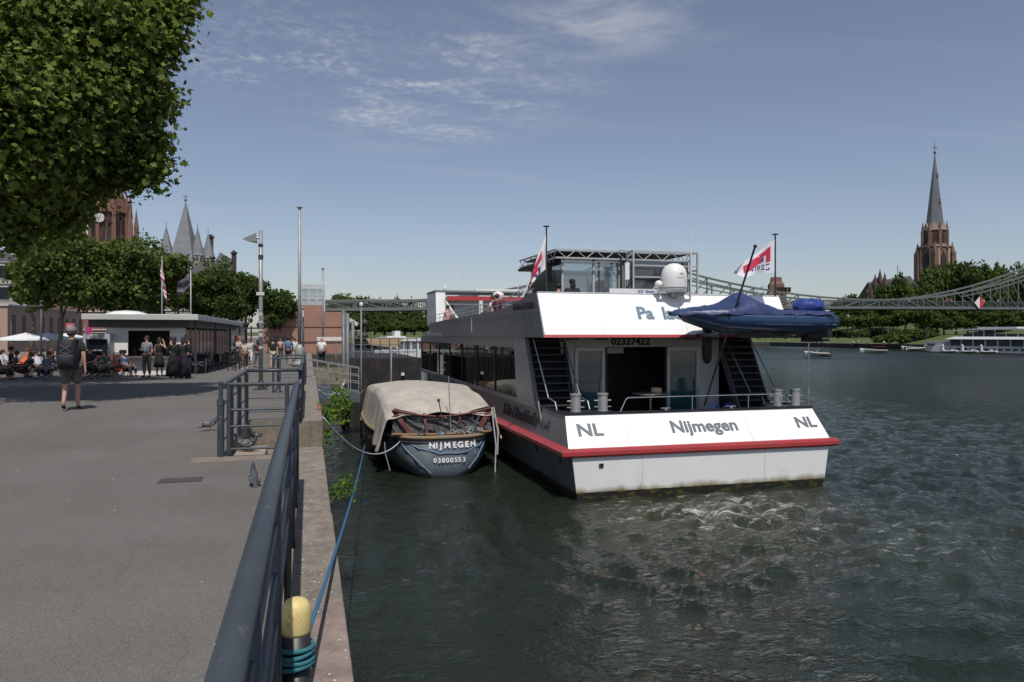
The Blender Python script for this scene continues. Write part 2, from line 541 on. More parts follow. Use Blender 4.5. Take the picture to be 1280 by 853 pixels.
    if not bald:
        mb = MBk()
        mb.ball(hd_ + Vector((0, -.022, .03)), .097, .102, .093, 14, 9)
        if longhair:
            mb.ball(hd_ + Vector((0, -.075, -.1)), .085, .05, .17, 12, 8)
        mb.v = [(v[0] + .006 * math.sin(v[2] * 90 + v[1] * 60), v[1] + .006 * math.sin(v[0] * 80), v[2] + .005 * math.sin(v[0] * 110 + v[1] * 70)) for v in mb.v]
        mb.bld('hair', mh, root, k, True)
    if hat is not None:
        mb = MBk()
        mb.lathe([(.1, .03), (.106, .06), (.1, .105), (.07, .135), (.02, .145)], hd_ + Vector((0, -.01, 0)), 18, 1, 1.12)
        mb.ball(hd_ + Vector((0, .12, .045)), .07, .075, .008, 14, 5)
        mb.bld('cap', mat('cap_%d' % int(hat[0] * 99), hat, .8, 0, .1), root, k, True)
    return root


class MBk(MB):
    def bld(s, name, m, parent, k, smooth=False):
        s.v = [(v[0] * k, v[1] * k, v[2] * k) for v in s.v]
        return s.build(name, m, parent, smooth=smooth, local=True)


def dup_person(src, label, loc, rz, sc=1.0, group=None):
    c = copy_tree(src); c.location = loc; c.rotation_euler = (0, 0, rz); c.scale = (sc, sc, sc)
    tag(c, label, 'person', group or src.get('group'))
    return c


def foot(px, py):
    """ground point on the promenade seen at pixel (solves the slight slope)"""
    z = QZ
    for _ in range(12):
        D = (EYE - z) * FOC / (py - 418)
        p = at(px, D, z)
        z = gz(p.y)
    return Vector((p.x, p.y, z))


LILAC = (.45, .4, .5)
def build_people():
    camo = mat('grey_pattern_cloth', (.13, .125, .115), .9, 0, .5, 16, dirt_or_glint=(.05, .05, .047), dscale=14)
    p = foot(89, 513)
    make_person('heavyset man in black t-shirt, grey patterned shorts and pale cap walking away', p, 0.06, 1.76, 'stroll', skin=(.44, .25, .18), top=(.012, .012, .013), kind='shorts',
                legmat=camo, hair=(.1, .08, .07), hat=(.2, .19, .175), fat=1.38, seed=1, shoes=(.015, .015, .018))
    # backpack carried by him
    r = thing('backpack', 'black backpack on the back of the man in grey patterned shorts', 'backpack', p + Vector((0, -.26, 1.2)), .06)
    bag = MB().grid(lambda u, v: ((u - .5) * .40 * (1 - .3 * abs(v - .45) ** 2 * 4 * .5), -.03 - .15 * math.sin(PI * min(1, max(0, u))) ** .5 * (math.sin(PI * (0.06 + .88 * v)) ** .45), -.31 + .62 * v), 14, 14)
    bag.build('pack', mat('black_nylon', (.007, .008, .011), .7, 0, .3, 14, bump=.004, bscale=30), r, smooth=True, local=True)
    MB().ball((0, .03, 0), .185, .12, .31, 16, 12).build('back_panel', mat('black_mesh', (.01, .01, .01), .9), r, smooth=True, local=True)
    MB().grid(lambda u, v: ((u - .5) * .30, -.17 - .05 * math.sin(PI * u) ** .5 * math.sin(PI * v) ** .5, -.24 + .24 * v), 8, 8).build('front_pocket', mat('dark_nylon', (.013, .014, .018), .7), r, smooth=True, local=True)
    for s in (-1, 1):
        MB().path([(s * .11, -.02, .28), (s * .13, .1, .31), (s * .14, .26, .27), (s * .15, .33, .1), (s * .17, .26, -.12), (s * .17, .08, -.2)], .02, 6).build('strap', mat('black_mesh', (.01,) * 3, .9), r, local=True)
    for a, b in (((-.1, .2), (.08, .08)), ((.1, .2), (-.08, .08)), ((-.1, .06), (.1, -.04)), ((.1, .06), (-.1, -.04))):
        MB().tube((a[0], -.185, a[1]), (b[0], -.2, b[1]), .005, 5).build('elastic_cord', mat('cord_grey', (.15, .15, .17), .7), r, local=True)
    # group in the shade by the kiosk
    G = 'people standing in the shade before the kiosk'
    pat = mat('printed_shirt', (.2, .22, .24), .85, 0, .5, 20, dirt_or_glint=(.42, .42, .4), dscale=22)
    make_person('man in light patterned shirt and khaki trousers standing before the kiosk counter', foot(184, 472), 2.6, 1.74, 'talk', topmat=pat, legs=(.14, .12, .08), seed=2, fat=1.1, group=G)
    make_person('woman in short dark dress raising an arm near the kiosk counter', foot(199, 471), -.6, 1.68, 'phone', top=(.015, .015, .018), kind='dress', legs=(.015, .015, .018), hair=(.03, .02, .01), longhair=True, sleeves='none', seed=3, group=G)
    make_person('person in long black dress with dark hair, at the kiosk side of the dark-clad group', foot(217, 473), .5, 1.66, 'stand', top=(.01, .01, .012), kind='long', legs=(.01, .01, .012), longhair=True, sleeves='long', seed=4, group=G)
    make_person('tall person in black with short hair behind the dark-clad group', foot(230, 468), 2.9, 1.86, 'stand', top=(.012, .012, .014), legs=(.014, .014, .02), sleeves='long', seed=5, group=G)
    make_person('person in dark navy top and flared skirt beside the tall person in black', foot(229, 474), -.4, 1.66, 'talk', top=(.015, .012, .02), kind='long', legs=(.012, .01, .018), longhair=True, sleeves='long', seed=6, group=G)
    make_person('person in dark blue top and jeans on the quay side of the dark-clad group', foot(237, 472.5), 1.6, 1.68, 'stand', top=(.018, .02, .05), legs=(.025, .03, .06), hair=(.02, .015, .01), longhair=True, seed=7, group=G)
    # walkers
    G = 'people walking along the promenade'
    make_person('man in lavender t-shirt and dark trousers walking toward the gate', foot(297.5, 455), 3.0, 1.8, 'walk', top=(.5, .45, .56), legs=(.02, .02, .03), hair=(.06, .04, .03), shoes=(.5, .5, .5), seed=8, group=G, face=True)
    make_person('woman in cream top and wide brown trousers walking toward the gate', foot(306, 462), 3.2, 1.68, 'walk', top=(.5, .45, .37), legs=(.09, .055, .035), longhair=True, hair=(.03, .02, .015), shoes=(.6, .6, .58), seed=9, group=G, face=True)
    make_person('person in white trousers and pale teal top with red bag strap', foot(313, 455), 3.0, 1.72, 'walk', top=(.45, .55, .55), legs=(.62, .62, .6), hair=(.25, .04, .03), shoes=(.6,) * 3, seed=10, group=G, face=True, mirror=True)
    make_person('woman in maroon top and grey jeans beside the lamp post', foot(322.5, 460), -.3, 1.7, 'walk', top=(.08, .02, .022), legs=(.05, .055, .07), longhair=True, hair=(.02, .015, .012), seed=11, group=G)
    make_person('man in black t-shirt and beige shorts walking away', foot(341, 461), .1, 1.8, 'walk', top=(.012,) * 3, kind='shorts', legs=(.42, .38, .3), shoes=(.6,) * 3, seed=12, fat=1.12, group=G)
    make_person('person in pale pink top with dark bag in the distance', foot(350.5, 449), 3.1, 1.7, 'stand', top=(.5, .33, .33), legs=(.03, .03, .04), hair=(.15, .05, .03), seed=13, group=G)
    make_person('man in blue t-shirt and black shorts with a dark shoulder strap', foot(360.5, 457), .0, 1.85, 'walk', top=(.09, .15, .3), kind='shorts', legs=(.012,) * 3, hair=(.02,) * 3, shoes=(.4,) * 3, seed=14, fat=1.15, group=G, mirror=True)
    make_person('person in white shirt half hidden beside the man in blue', foot(368.5, 452), .4, 1.75, 'stand', top=(.68, .68, .66), legs=(.55, .52, .45), hair=(.1, .06, .03), sleeves='long', seed=15, group=G)
    d = foot(402, 461.5); 
    make_person('bald man in white short-sleeved shirt and dark trousers by the gangway', Vector((d.x, d.y, gz(d.y))), -.3, 1.82, 'stand', top=(.72, .72, .71), legs=(.015, .018, .03), hair=(.2, .12, .08), bald=True, seed=16, fat=1.15)


def deck_chair(label, loc, rz, group):
    r = thing('deck_chair', label, 'deck chair', loc, rz, group)
    w = mat('chair_wood', (.2, .12, .06), .6)
    for s in (-1, 1):
        MB().beam((s * .29, .55, .02), (s * .29, -.55, .92), .035).build('frame_rail', w, r, local=True)
        MB().beam((s * .26, -.5, .02), (s * .26, .45, .38), .035).build('leg', w, r, local=True)
    MB().grid(lambda u, v: ((u - .5) * .54, .42 - .92 * v, .30 - .10 * math.sin(PI * min(1, v * 1.25)) + .60 * v ** 1.4), 6, 12).build('sling', mat('orange_canvas', (.62, .13, .03), .8, 0, .15, 6), r, smooth=True, local=True)
    MB().beam((-.3, -.55, .9), (.3, -.55, .9), .03).build('crossbar', w, r, local=True)
    return r


def build_lounge():
    rn = random.Random(11)
    base = deck_chair('orange canvas deck chair of the kiosk terrace', foot(120, 466), 2.0, 'orange deck chairs of the kiosk terrace')
    spots = [(131, 470), (143, 467), (152, 471), (163, 466), (212, 466), (109, 472), (50, 472), (22, 470)]
    lab = ['second', 'third', 'fourth', 'fifth', 'empty one behind the standing group', 'next to the walking man', 'among the seated crowd', 'at the edge of the seated crowd']
    for i, (x, y) in enumerate(spots):
        c = copy_tree(base); c.location = foot(x, y); c.rotation_euler = (0, 0, rn.uniform(1.2, 3.6)); c['label'] = base['label']
    G = 'people sitting on the kiosk terrace'
    cols = [((.02, .02, .025), (.03, .03, .04), 'black top and short dark hair', False, (.02, .015, .01)),
            ((.5, .5, .55), (.04, .05, .09), 'white top and dark hair', True, (.02, .015, .01)),
            ((.35, .08, .06), (.02, .02, .02), 'red top and auburn hair', True, (.16, .05, .02)),
            ((.1, .13, .2), (.03, .03, .05), 'dusty blue shirt', False, (.03, .02, .015)),
            ((.06, .07, .05), (.05, .04, .03), 'olive top and brown hair', False, (.06, .035, .02)),
            ((.3, .32, .4), (.02, .02, .03), 'pale blue shirt leaning back', False, (.03, .025, .02))]
    protos = []
    first = [(43, 470, 'sit'), (50, 471, 'recline'), (34, 468, 'sit'), (146, 471, 'recline'), (8, 474, 'recline'), (158, 471, 'recline')]
    for i, (t, l, d, lh, hr) in enumerate(cols):
        x, y, ps = first[i]
        protos.append(make_person('person sitting outside the kiosk in %s' % d, foot(x, y), rn.uniform(1.5, 4.5), 1.72, ps, top=t, legs=l, hair=hr, longhair=lh, seed=30 + i, group=G, sleeves='short'))
    where = ['near the end of the terrace', 'under the umbrella', 'behind the walking man', 'beside an orange chair', 'close to the kerb', 'facing the river',
             'by the kiosk counter', 'at the back row', 'in the second row', 'with crossed arms']
    pts = [(2, 468), (15, 473), (22, 466), (28, 473), (58, 474), (64, 467), (72, 470), (112, 474), (118, 468), (126, 473), (136, 465), (168, 468), (12, 463), (52, 464), (76, 464), (1, 475)]
    for i, (x, y) in enumerate(pts):
        j = (i * 5 + 1) % 6
        pr = protos[j]
        dup_person(pr, 'person sitting outside the kiosk in %s, %s' % (cols[j][2], 'past the parasol lamp' if x < 30 else ('beside the walking man' if x < 90 else 'nearest the kiosk counter')), foot(x, y), rn.uniform(.8, 5.2), rn.uniform(.94, 1.05), G)
    for i in (0, 1, 2, 3, 4, 5): pass
# ------------------------------------------------------------------ passenger ship
WHITE = lambda: mat('ship_white', (.86, .86, .85), .34, 0, .02, 1.3, dirt_or_glint=(.7, .67, .6), dscale=1.6, dthr=(.58, .95), bump=.02, bscale=.55, stretch=(1.6, 1, .35))
SILVER = lambda: mat('ship_silver', (.185, .195, .218), .36, .12, .12, .9, bump=.01, bscale=.9, dirt_or_glint=(.12, .125, .14), dscale=1.5, dthr=(.5, .8), stretch=(1, 1, .4))
RED = lambda: mat('ship_red', (.40, .045, .05), .35, 0, .12, 2, dirt_or_glint=(.28, .06, .05), dscale=3, dthr=(.5, .7))
STEEL = lambda: mat('stainless', (.55, .56, .57), .25, .85, .1, 10)
DARK = lambda: mat('dark_metal', (.02, .021, .024), .45, .2, .2, 8)
CX = 10.15


def outline(w, ys, bow=1.0, corner=0.0):
    pts = [(CX + w, 42 * 1.0), ]
    side = [(w, 0), (w, 22), (w * .9, 25.5), (w * .62, 29.5), (w * .3, 32.5), (0, 34.5 * bow)]
    L = [(CX - a, ys + b) for a, b in side]
    Rr = [(CX + a, ys + b) for a, b in side][::-1][1:]
    return L + Rr     # starts stern quay side, round the bow, ends stern river side


def strip(levels, closed=True, part='all'):
    """levels: list of (z, w, ys)"""
    mb = MB()
    rows = []
    for (z, w, ys) in levels:
        o = outline(w, ys)
        rows.append([(x, y, z) for x, y in o])
    n = len(rows[0])
    for i in range(len(rows) - 1):
        a, b = rows[i], rows[i + 1]
        if part in ('all', 'sides'):
            for k in range(n - 1): mb.quad(a[k], a[k + 1], b[k + 1], b[k])
        if part in ('all', 'stern'):
            mb.quad(a[-1], a[0], b[0], b[-1])
    return mb


def build_ship():
    S = thing('passenger_ship', 'white and silver river passenger ship lettered Nijmegen across its red-banded stern', 'ship', (CX, 17.5, 0))
    W, SV, R, ST, DK = WHITE(), SILVER(), RED(), STEEL(), DARK()
    # hull
    hullw = hull_white()
    strip([(0.20, 3.66, 17.52), (1.10, 3.78, 17.5)], part='stern').build('stern_plate', hullw, S)
    strip([(0.20, 3.66, 17.52), (1.10, 3.78, 17.5)], part='sides').build('hull_side', mat('hull_white_shaded', (.22, .23, .24), .4, .1, .1, 1, dirt_or_glint=(.15, .15, .145), dscale=.8, dthr=(.45, .75)), S)  # shade on the white hull's flanks, put into a grey base colour
    strip([(-.9, 3.4, 17.8), (0.20, 3.659, 17.523)]).build('boot_stripe', mat('boot_stripe', (.022, .022, .018), .7, 0, .3, 4, dirt_or_glint=(.13, .11, .02), dscale=3.5, dthr=(.52, .62), stretch=(1, 1, 3)), S)
    # fender band
    bd = MB()
    prof = [(1.09, 3.76), (1.10, 3.99), (1.15, 4.07), (1.24, 4.07), (1.31, 3.99), (1.325, 3.84)]
    rows = [(z, w, 17.52 - (w - 3.76) * .36) for z, w in prof]
    strip(rows).build('rubbing_band', R, S, smooth=False, bevel=.02)
    # bulwark
    strip([(1.31, 3.86, 17.56), (2.10, 3.735, 18.17)], part='stern').build('stern_bulwark', W, S)
    strip([(1.31, 3.86, 17.56), (2.10, 3.735, 18.17)], part='sides').build('side_bulwark', SV, S)
    strip([(1.3, 3.74, 17.75), (2.095, 3.63, 18.27)]).build('inner_bulwark', mat('inner_white', (.5, .5, .5), .5), S)
    cap = MB()
    o1, o2 = outline(3.76, 18.13), outline(3.6, 18.3)
    for k in range(len(o1)):
        k2 = (k + 1) % len(o1)
        a, b, c, d = o1[k], o1[k2], o2[k2], o2[k]
        cap.prism([(a[0], a[1], 2.10), (b[0], b[1], 2.10), (c[0], c[1], 2.10), (d[0], d[1], 2.10)], (0, 0, .045))
    cap.build('cap_rail', DK, S)
    dk = MB(); o = outline(3.7, 17.9); dk.add([(x, y, 1.35) for x, y in o], [tuple(range(len(o)))])
    dk.build('main_deck', mat('deck_grey', (.12, .12, .125), .7, 0, .2, 5), S)
    # side superstructure
    for s in (-1, 1):
        X = CX + s * 3.8
        t = .05
        mb = MB().box(X - t, X + t, 22.0, 43.0, 3.78, 4.115).box(X - t, X + t, 22.3, 43, 2.05, 2.2)
        mb.build('side_wall', mat('side_grey', (.28, .27, .27), .45, .1, .08, 1, dirt_or_glint=(.22, .2, .2), dscale=.6), S)
        # slanted pillar
        MB().prism([(X - t * 1.1, 20.45, 2.06), (X - t * 1.1, 22.35, 2.06), (X - t * 1.1, 22.75, 4.11), (X - t * 1.1, 21.5, 4.11)], (t * 2.2, 0, 0)).build('slanted_pillar', mat('pillar_grey', (.34, .34, .34), .4, .1, .07, 1), S)
        ys = [22.36, 25.3, 28.2, 31.1, 34.0, 36.9, 39.8, 42.9]
        for a, b in zip(ys, ys[1:]):
            f = MB().box(X - .045, X + .045, b - .05, b + .05, 2.2, 3.78).build('window', DK, S)
            MB().box(X - .012, X + .012, a + .05, b - .05, 2.2, 3.78).build('pane', SHIPGLASS(), f)
        # bow end grey
        MB().prism([(X - t, 43, 2.05), (X - t, 43.05, 4.115), (X - s * .9, 48, 4.115), (X - s * .9, 48, 2.05)], (-s * .08, 0, 0)).build('bow_wall', mat('bow_grey', (.3, .27, .27), .4), S)
    # saloon interior seen through the panes and the open door
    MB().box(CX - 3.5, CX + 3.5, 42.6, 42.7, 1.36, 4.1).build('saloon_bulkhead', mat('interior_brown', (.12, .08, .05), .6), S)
    inter = mat('interior_teal', (.1, .25, .22), .5)
    it = thing('saloon_table', 'round saloon table with pale drum behind the open stern doors', 'table', (CX - .15, 20.55, 1.35))
    MB().lathe([(.02, 1.03), (.56, 1.035), (.56, 1.06), (.02, 1.065)], (CX - .15, 20.55, 1.35), 28).build('table_top', mat('table_dark', (.22, .2, .18), .4), it)
    MB().tube((CX - .15, 20.55, 1.36), (CX - .15, 20.55, 2.375), .035).build('pedestal', ST, it)
    MB().lathe([(.25, 0), (.25, .02), (.05, .03)], (CX - .15, 20.55, 1.352), 18).build('foot', ST, it)
    dr = MB().lathe([(.12, 0), (.165, .03), (.17, .09), (.16, .15), (.1, .17)], (CX + .02, 20.5, 2.416), 20).build('wooden_bowl', mat('pale_wood', (.62, .45, .28), .5, 0, .2, 14), None, smooth=True)
    tag(dr, 'pale rounded wooden bowl standing on the saloon table', 'bowl')
    # upper deck slab and ceiling
    sl = MB(); o = outline(3.88, 19.35); lo = [(x, y, 4.125) for x, y in o]; n = len(lo)
    sl.prism(lo, (0, 0, .12)).build('upper_deck', mat('ceiling_grey', (.45, .45, .46), .5), S)
    # upper bulwark: white aft face, silver sides
    wA, wB = 3.92, 3.9
    xl, xr = CX - wA, CX + wA
    fas = MB().prism([(xl, 19.3, 4.19), (xr, 19.3, 4.19), (xr, 19.98, 5.38), (xl, 19.98, 5.38)], (0, .06, 0))
    fas.build('upper_stern_face', W, S)
    MB().prism([(xl + .0, 19.255, 4.11), (xr + .1, 19.255, 4.11), (xr + .1, 19.295, 4.188), (xl, 19.295, 4.188)], (0, .1, 0)).build('red_edge', R, S)
    MB().box(xl, xr, 19.96, 20.1, 5.38, 5.405).build('top_rail', mat('rail_white', (.7, .7, .7), .4), S)
    for s in (-1, 1):
        X = CX + s * 3.92
        top = [(19.98, 5.38), (20.6, 5.36), (23.7, 5.03), (28, 4.95), (34, 4.88), (41, 4.80), (45.5, 4.66)]
        bot = [(19.3, 4.11), (20.0, 4.11), (23.7, 4.11), (28, 4.11), (34, 4.11), (41, 4.11), (45.5, 4.11)]
        off = [0, 0, 0, 0, 0, .25, 1.3]
        mb = MB()
        for i in range(6):
            a, b = top[i], top[i + 1]; c, d = bot[i], bot[i + 1]
            mb.quad((X - s * off[i], c[0], c[1]), (X - s * off[i + 1], d[0], d[1]), (X - s * (off[i + 1]), b[0], b[1]), (X - s * off[i], a[0], a[1]))
        mb.build('upper_side_face', SV, S, solid=.05)
        # seam and vent slot
        MB().box(X + s * .027 - .004, X + s * .027 + .004, 20.5, 45, 4.795, 4.803).build('seam', mat('seam', (.12, .12, .13), .5), S)
        MB().box(X + s * .03 - .006, X + s * .03 + .006, 28.6, 28.68, 4.3, 4.85).build('scupper', mat('pale_streak', (.6, .6, .6), .5), S)
        # stanchion rail on top
        rl = MB()
        P = [Vector((X - s * .08, y, z)) for y, z in top[1:6]]
        for h in (.18, .36): rl.path([p + Vector((0, 0, h)) for p in P], .014, 6)
        for i in range(16):
            y = 21 + i * 1.3
            z = np.interp(y, [t[0] for t in top], [t[1] for t in top])
            rl.tube((X - s * .08, y, z - .05), (X - s * .08, y, z + .36), .013, 6)
        rl.build('deck_railing', ST, S)
    # door wall
    Y = 21.4
    gw = mat('door_wall', (.62, .62, .63), .5, 0, .06, 1.5)
    MB().box(7.5, 7.86, Y, Y + .08, 1.35, 4.12).box(12.12, 12.66, Y, Y + .08, 1.35, 4.12).box(7.86, 12.12, Y, Y + .08, 3.8, 4.12).build('aft_wall', gw, S)
    MB().box(7.4, 7.5, Y - .1, 24, 1.35, 4.12).box(12.66, 12.78, Y - .1, 24, 1.35, 4.12).build('stair_side_wall', gw, S)
    for x0, x1 in ((7.87, 8.85), (10.97, 12.11)):
        f = MB().box(x0, x0 + .1, Y - .05, Y + .06, 1.4, 3.79).box(x1 - .1, x1, Y - .05, Y + .06, 1.4, 3.79).box(x0 + .1, x1 - .1, Y - .05, Y + .06, 3.69, 3.79).box(x0 + .1, x1 - .1, Y - .05, Y + .06, 1.4, 1.5).build('door', mat('door_frame', (.45, .46, .47), .35, .3), S)
        MB().box(x0 + .1, x1 - .1, Y - .01, Y + .01, 1.5, 3.69).build('pane', glass_mat('door_glass', (.03, .10, .11), .05), f)
        MB().tube((x1 - .14, Y - .07, 2.3), (x1 - .14, Y - .07, 2.8), .014, 6).build('handle', ST, f)
    for xa, xb in ((8.853, 8.93), (10.9, 10.967)): MB().box(xa, xb, Y - .04, Y + .05, 1.4, 3.79).build('door_post', DK, S)
    MB().box(8.95, 9.5, Y + .02, Y + .06, 3.6, 3.78).build('notice', mat('notice_grey', (.4, .4, .4), .5), S)
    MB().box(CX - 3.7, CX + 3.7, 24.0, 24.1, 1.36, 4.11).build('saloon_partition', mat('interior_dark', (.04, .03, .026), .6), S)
    # lamps under the overhang
    for x in (7.65, 8.6, 11.6, 12.35):
        MB().box(x - .16, x + .16, 20.9, 21.1, 4.02, 4.118).build('ceiling_box', mat('box_grey', (.2, .2, .2), .5), S, bevel=.01)
    # stairs
    for (x0, x1) in ((6.36, 7.48), (12.8, 13.9)):
        nst = 13
        st = MB(); hn = MB()
        for i in range(nst):
            t = (i + .5) / nst
            y = 19.95 + 1.45 * t; z = 1.42 + 2.68 * t
            st.box(x0 + .03, x1 - .03, y - .10, y + .09, z - .02, z + .02)
            hn.box(x0 + .03, x1 - .03, y - .108, y - .100, z - .022, z + .022)
        st.build('stair_treads', DK, S); hn.build('stair_nosing', mat('nosing', (.05, .05, .053), .6, .1), S)
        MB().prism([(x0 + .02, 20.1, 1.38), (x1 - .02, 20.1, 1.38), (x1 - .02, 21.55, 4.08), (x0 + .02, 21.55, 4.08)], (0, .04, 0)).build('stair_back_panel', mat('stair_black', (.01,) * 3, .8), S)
        mb = MB()
        for x in (x0, x1): mb.prism([(x - .02, 19.8, 1.36), (x - .02, 20.02, 1.36), (x - .02, 21.6, 4.11), (x - .02, 21.32, 4.11)], (.04, 0, 0))
        mb.build('stair_stringer', mat('stringer', (.12, .12, .125), .4, .3), S)
        for x in (x0 + .12, x1 - .05):
            MB().path([(x, 21.2, 4.1), (x, 19.85, 2.55), (x, 19.75, 2.42), (x, 19.15, 2.35), (x, 19.0, 2.14)], .02, 8).build('stair_handrail', ST, S)
    # stern railing
    mb = MB()
    mb.path([(8.02, 18.28, 2.14), (8.18, 18.28, 2.46), (8.25, 18.28, 2.5), (12.75, 18.28, 2.5), (12.9, 18.28, 2.44), (13.0, 18.28, 2.14)], .017, 8)
    for x in (10.15, 11.9): mb.tube((x, 18.28, 2.14), (x, 18.28, 2.5), .014, 8)
    mb.build('stern_railing', ST, S)
    # double bollards on both quarters
    dg = mat('bollard_silver', (.5, .5, .5), .38, .6, .1, 8)
    for x in (6.85, 7.62, 13.02, 13.62):
        b = MB().lathe([(.15, 0), (.15, .015), (.135, .02), (.135, .42), (.155, .43), (.155, .47), (.02, .475)], (x, 18.55, 2.145), 24).build('bollard', dg, S)
        MB().tube((x - .24, 18.55, 2.42), (x + .24, 18.55, 2.42), .02, 8).build('cross_pin', dg, b)
        MB().tube((x - .24, 18.55, 2.25), (x + .24, 18.55, 2.25), .014, 8).build('cross_pin', dg, b)
    # pedestals for the bollards stand on side decks
    MB().box(6.55, 7.9, 18.35, 18.85, 1.36, 2.14).box(12.7, 13.85, 18.35, 18.85, 1.36, 2.14).build('bollard_base', DK, S)
    # blue coiled hose by the rail, valves
    for x in (11.1, 11.6):
        hm = MB()
        for k in range(3): hm.path([(x + .17 * math.cos(a / 12 * 2 * PI), 18.75 + .03 * k, 2.05 + .17 * math.sin(a / 12 * 2 * PI)) for a in range(13)], .025, 6)
        c = hm.build('coiled_hose', mat('hose_blue', (.01, .035, .2), .5), S)
    # hanging black fender lamp under the dinghy
    MB().lathe([(.02, 3.35), (.1, 3.4), (.13, 3.5), (.14, 3.6), (.14, 4.35), (.1, 4.42), (.02, 4.43)], (11.05, 19.05, 0), 14).build('black_fender', mat('rubber', (.012,) * 3, .6), S, smooth=True)
    # small fittings on hull
    for x, z in ((7.15, .87), ):
        MB().box(x - .06, x + .06, 17.48, 17.52, z - .05, z + .05).build('outlet', DK, S)
    for y in (18.5, 20.6): MB().box(CX - 3.77, CX - 3.7, y - .04, y + .04, .8, .95).build('outlet', DK, S)
    # lettering
    tx = mat('letter_grey', (.13, .15, .17), .5, 0, .05)
    n0 = Vector((0, .61, .79)).normalized()

    def stern(s, x, zc, size, sq=1.0):
        y = 17.56 + (zc - 1.31) / .79 * .61
        text(s, 'lettering', tx, (x, y - .012, zc), (1, 0, 0), n0, size, S, bold=.014, squeeze=sq)
    stern('Nijmegen', 10.28, 1.72, .5, 1.04); stern('NL', 6.98, 1.72, .5, 1.12); stern('NL', 13.45, 1.72, .46, 1.12)
    u0 = Vector((0, .68, 1.19)).normalized()

    def face(s, x, zc, size, m, sp=1.0):
        y = 19.3 + (zc - 4.19) / 1.19 * .68
        text(s, 'lettering', m, (x, y - .014, zc), (1, 0, 0), u0, size, S, bold=.018, align='LEFT', spacing=sp)
    bl = mat('letter_blue', (.12, .2, .27), .45)
    face('Pa', 9.12, 4.80, .56, bl); face('ladium', 9.93, 4.80, .56, bl)
    text('02327422', 'lettering', mat('letter_black', (.02, .02, .025), .5), (9.73, Y - .012, 3.97), (1, 0, 0), (0, 0, 1), .33, S, bold=.012, squeeze=1.0)
    sd = Vector((.125, 0, .79)).normalized()
    lb = mat('letter_black', (.02, .02, .025), .5)
    text('K\u00f6ln-D\u00fcsseldorfer', 'lettering', lb, (CX - 3.86 + .06 - .014, 22.2, 1.70), (0, -1, 0), sd, .52, S, bold=.012, align='CENTER')
    text('Rheinschiff', 'lettering', mat('letter_thin', (.08, .07, .08), .5), (CX - 3.86 + .06 - .014, 19.55, 1.70), (0, -1, 0), sd, .40, S, align='LEFT', squeeze=.8) if False else None
    text('200 JAHRE', 'lettering', mat('letter_thin', (.08, .07, .08), .5), (CX - 3.86 + .05, 20.1, 1.68), (0, -1, 0), sd, .36, S, align='LEFT', squeeze=.55)
    text('www.k-d.com', 'lettering', lb, (CX - 3.92 - .04, 21.35, 5.07), (0, -1, 0), (0, 0, 1), .42, S, bold=.006, squeeze=.95)
    # weld seams, small scuffs and a drain on the stern plates
    sm = mat('weld_seam', (.62, .61, .6), .5)
    for x in (8.3, 11.9):
        MB().prism([(x - .006, 17.505, .22), (x + .006, 17.505, .22), (x + .006, 17.487, 1.09), (x - .006, 17.487, 1.09)], (0, .02, 0)).build('weld_seam', sm, S)
        MB().prism([(x - .3, 17.55, 1.33), (x - .29, 17.55, 1.33), (x - .29, 18.155, 2.09), (x - .3, 18.155, 2.09)], (0, .02, 0)).build('weld_seam', sm, S)
    for x in (8.0, 10.6, 12.9):
        MB().prism([(x, 19.288, 4.2), (x + .01, 19.288, 4.2), (x + .01, 19.968, 5.37), (x, 19.968, 5.37)], (0, .02, 0)).build('weld_seam', sm, S)
    # cleats on the bulwark cap
    for x in (9.3, 11.3):
        MB().tube((x - .14, 18.2, 2.2), (x + .14, 18.2, 2.2), .018, 8).box(x - .04, x + .04, 18.17, 18.23, 2.14, 2.2).build('cleat', ST, S)
    # ----- sun deck pavilion
    T = mat('truss_alu', (.42, .43, .43), .6, .1, .08, 8)
    x0, x1, y0, y1, z0, z1 = 7.65, 12.4, 22.5, 26.4, 6.66, 6.92
    mb = MB()
    for (a, b) in (((x0, y0), (x1, y0)), ((x0, y0), (x0 - .1, y1)), ((x1, y0), (x1, y1))):
        a, b = Vector((*a, 0)), Vector((*b, 0)); n = int((b - a).length / .32)
        for z in (z0, z1): mb.beam(a + Vector((0, 0, z)), b + Vector((0, 0, z)), .05)
        for i in range(n):
            p, q = a.lerp(b, i / n), a.lerp(b, (i + 1) / n)
            zz = (z0, z1) if i % 2 else (z1, z0)
            mb.tube(p + Vector((0, 0, zz[0])), q + Vector((0, 0, zz[1])), .014, 5)
    mb.build('roof_truss', T, S)
    MB().box(x0 + .06, x1 - .06, y0 + .1, y1, z1 - .06, z1 - .03).build('awning_roof', mat('awning_black', (.02, .02, .022), .8), S)
    MB().box(x0 - .12, x0 + .5, y0 + .5, y1 + .2, z0 - .12, z0 - .04).box(x0 + .02, x0 + .06, y0 + .6, y0 + 1.2, z0 - .7, z0 - .13).build('awning_flap', mat('awning_black', (.02, .02, .022), .8), S)
    # glazed cabin
    cab = MB()
    cx0, cx1 = 7.95, 9.95
    for x in (cx0, 9.03, cx1): cab.box(x - .035, x + .035, y0 + .25, y0 + .32, 4.3, z0)
    cab.box(cx0, cx1, y0 + .25, y0 + .32, z0 - .08, z0)
    cab.build('cabin_frame', T, S)
    for a, b in ((cx0, 9.03), (9.03, cx1)):
        MB().box(a + .04, b - .04, y0 + .28, y0 + .295, 4.3, z0 - .08).build('cabin_pane', clear_mat('clear_glass'), S)
    MB().box(cx0 - .01, cx0 + .01, y0 + .32, y1 - .1, 4.3, z0 - .1).build('cabin_pane', clear_mat('clear_glass'), S)
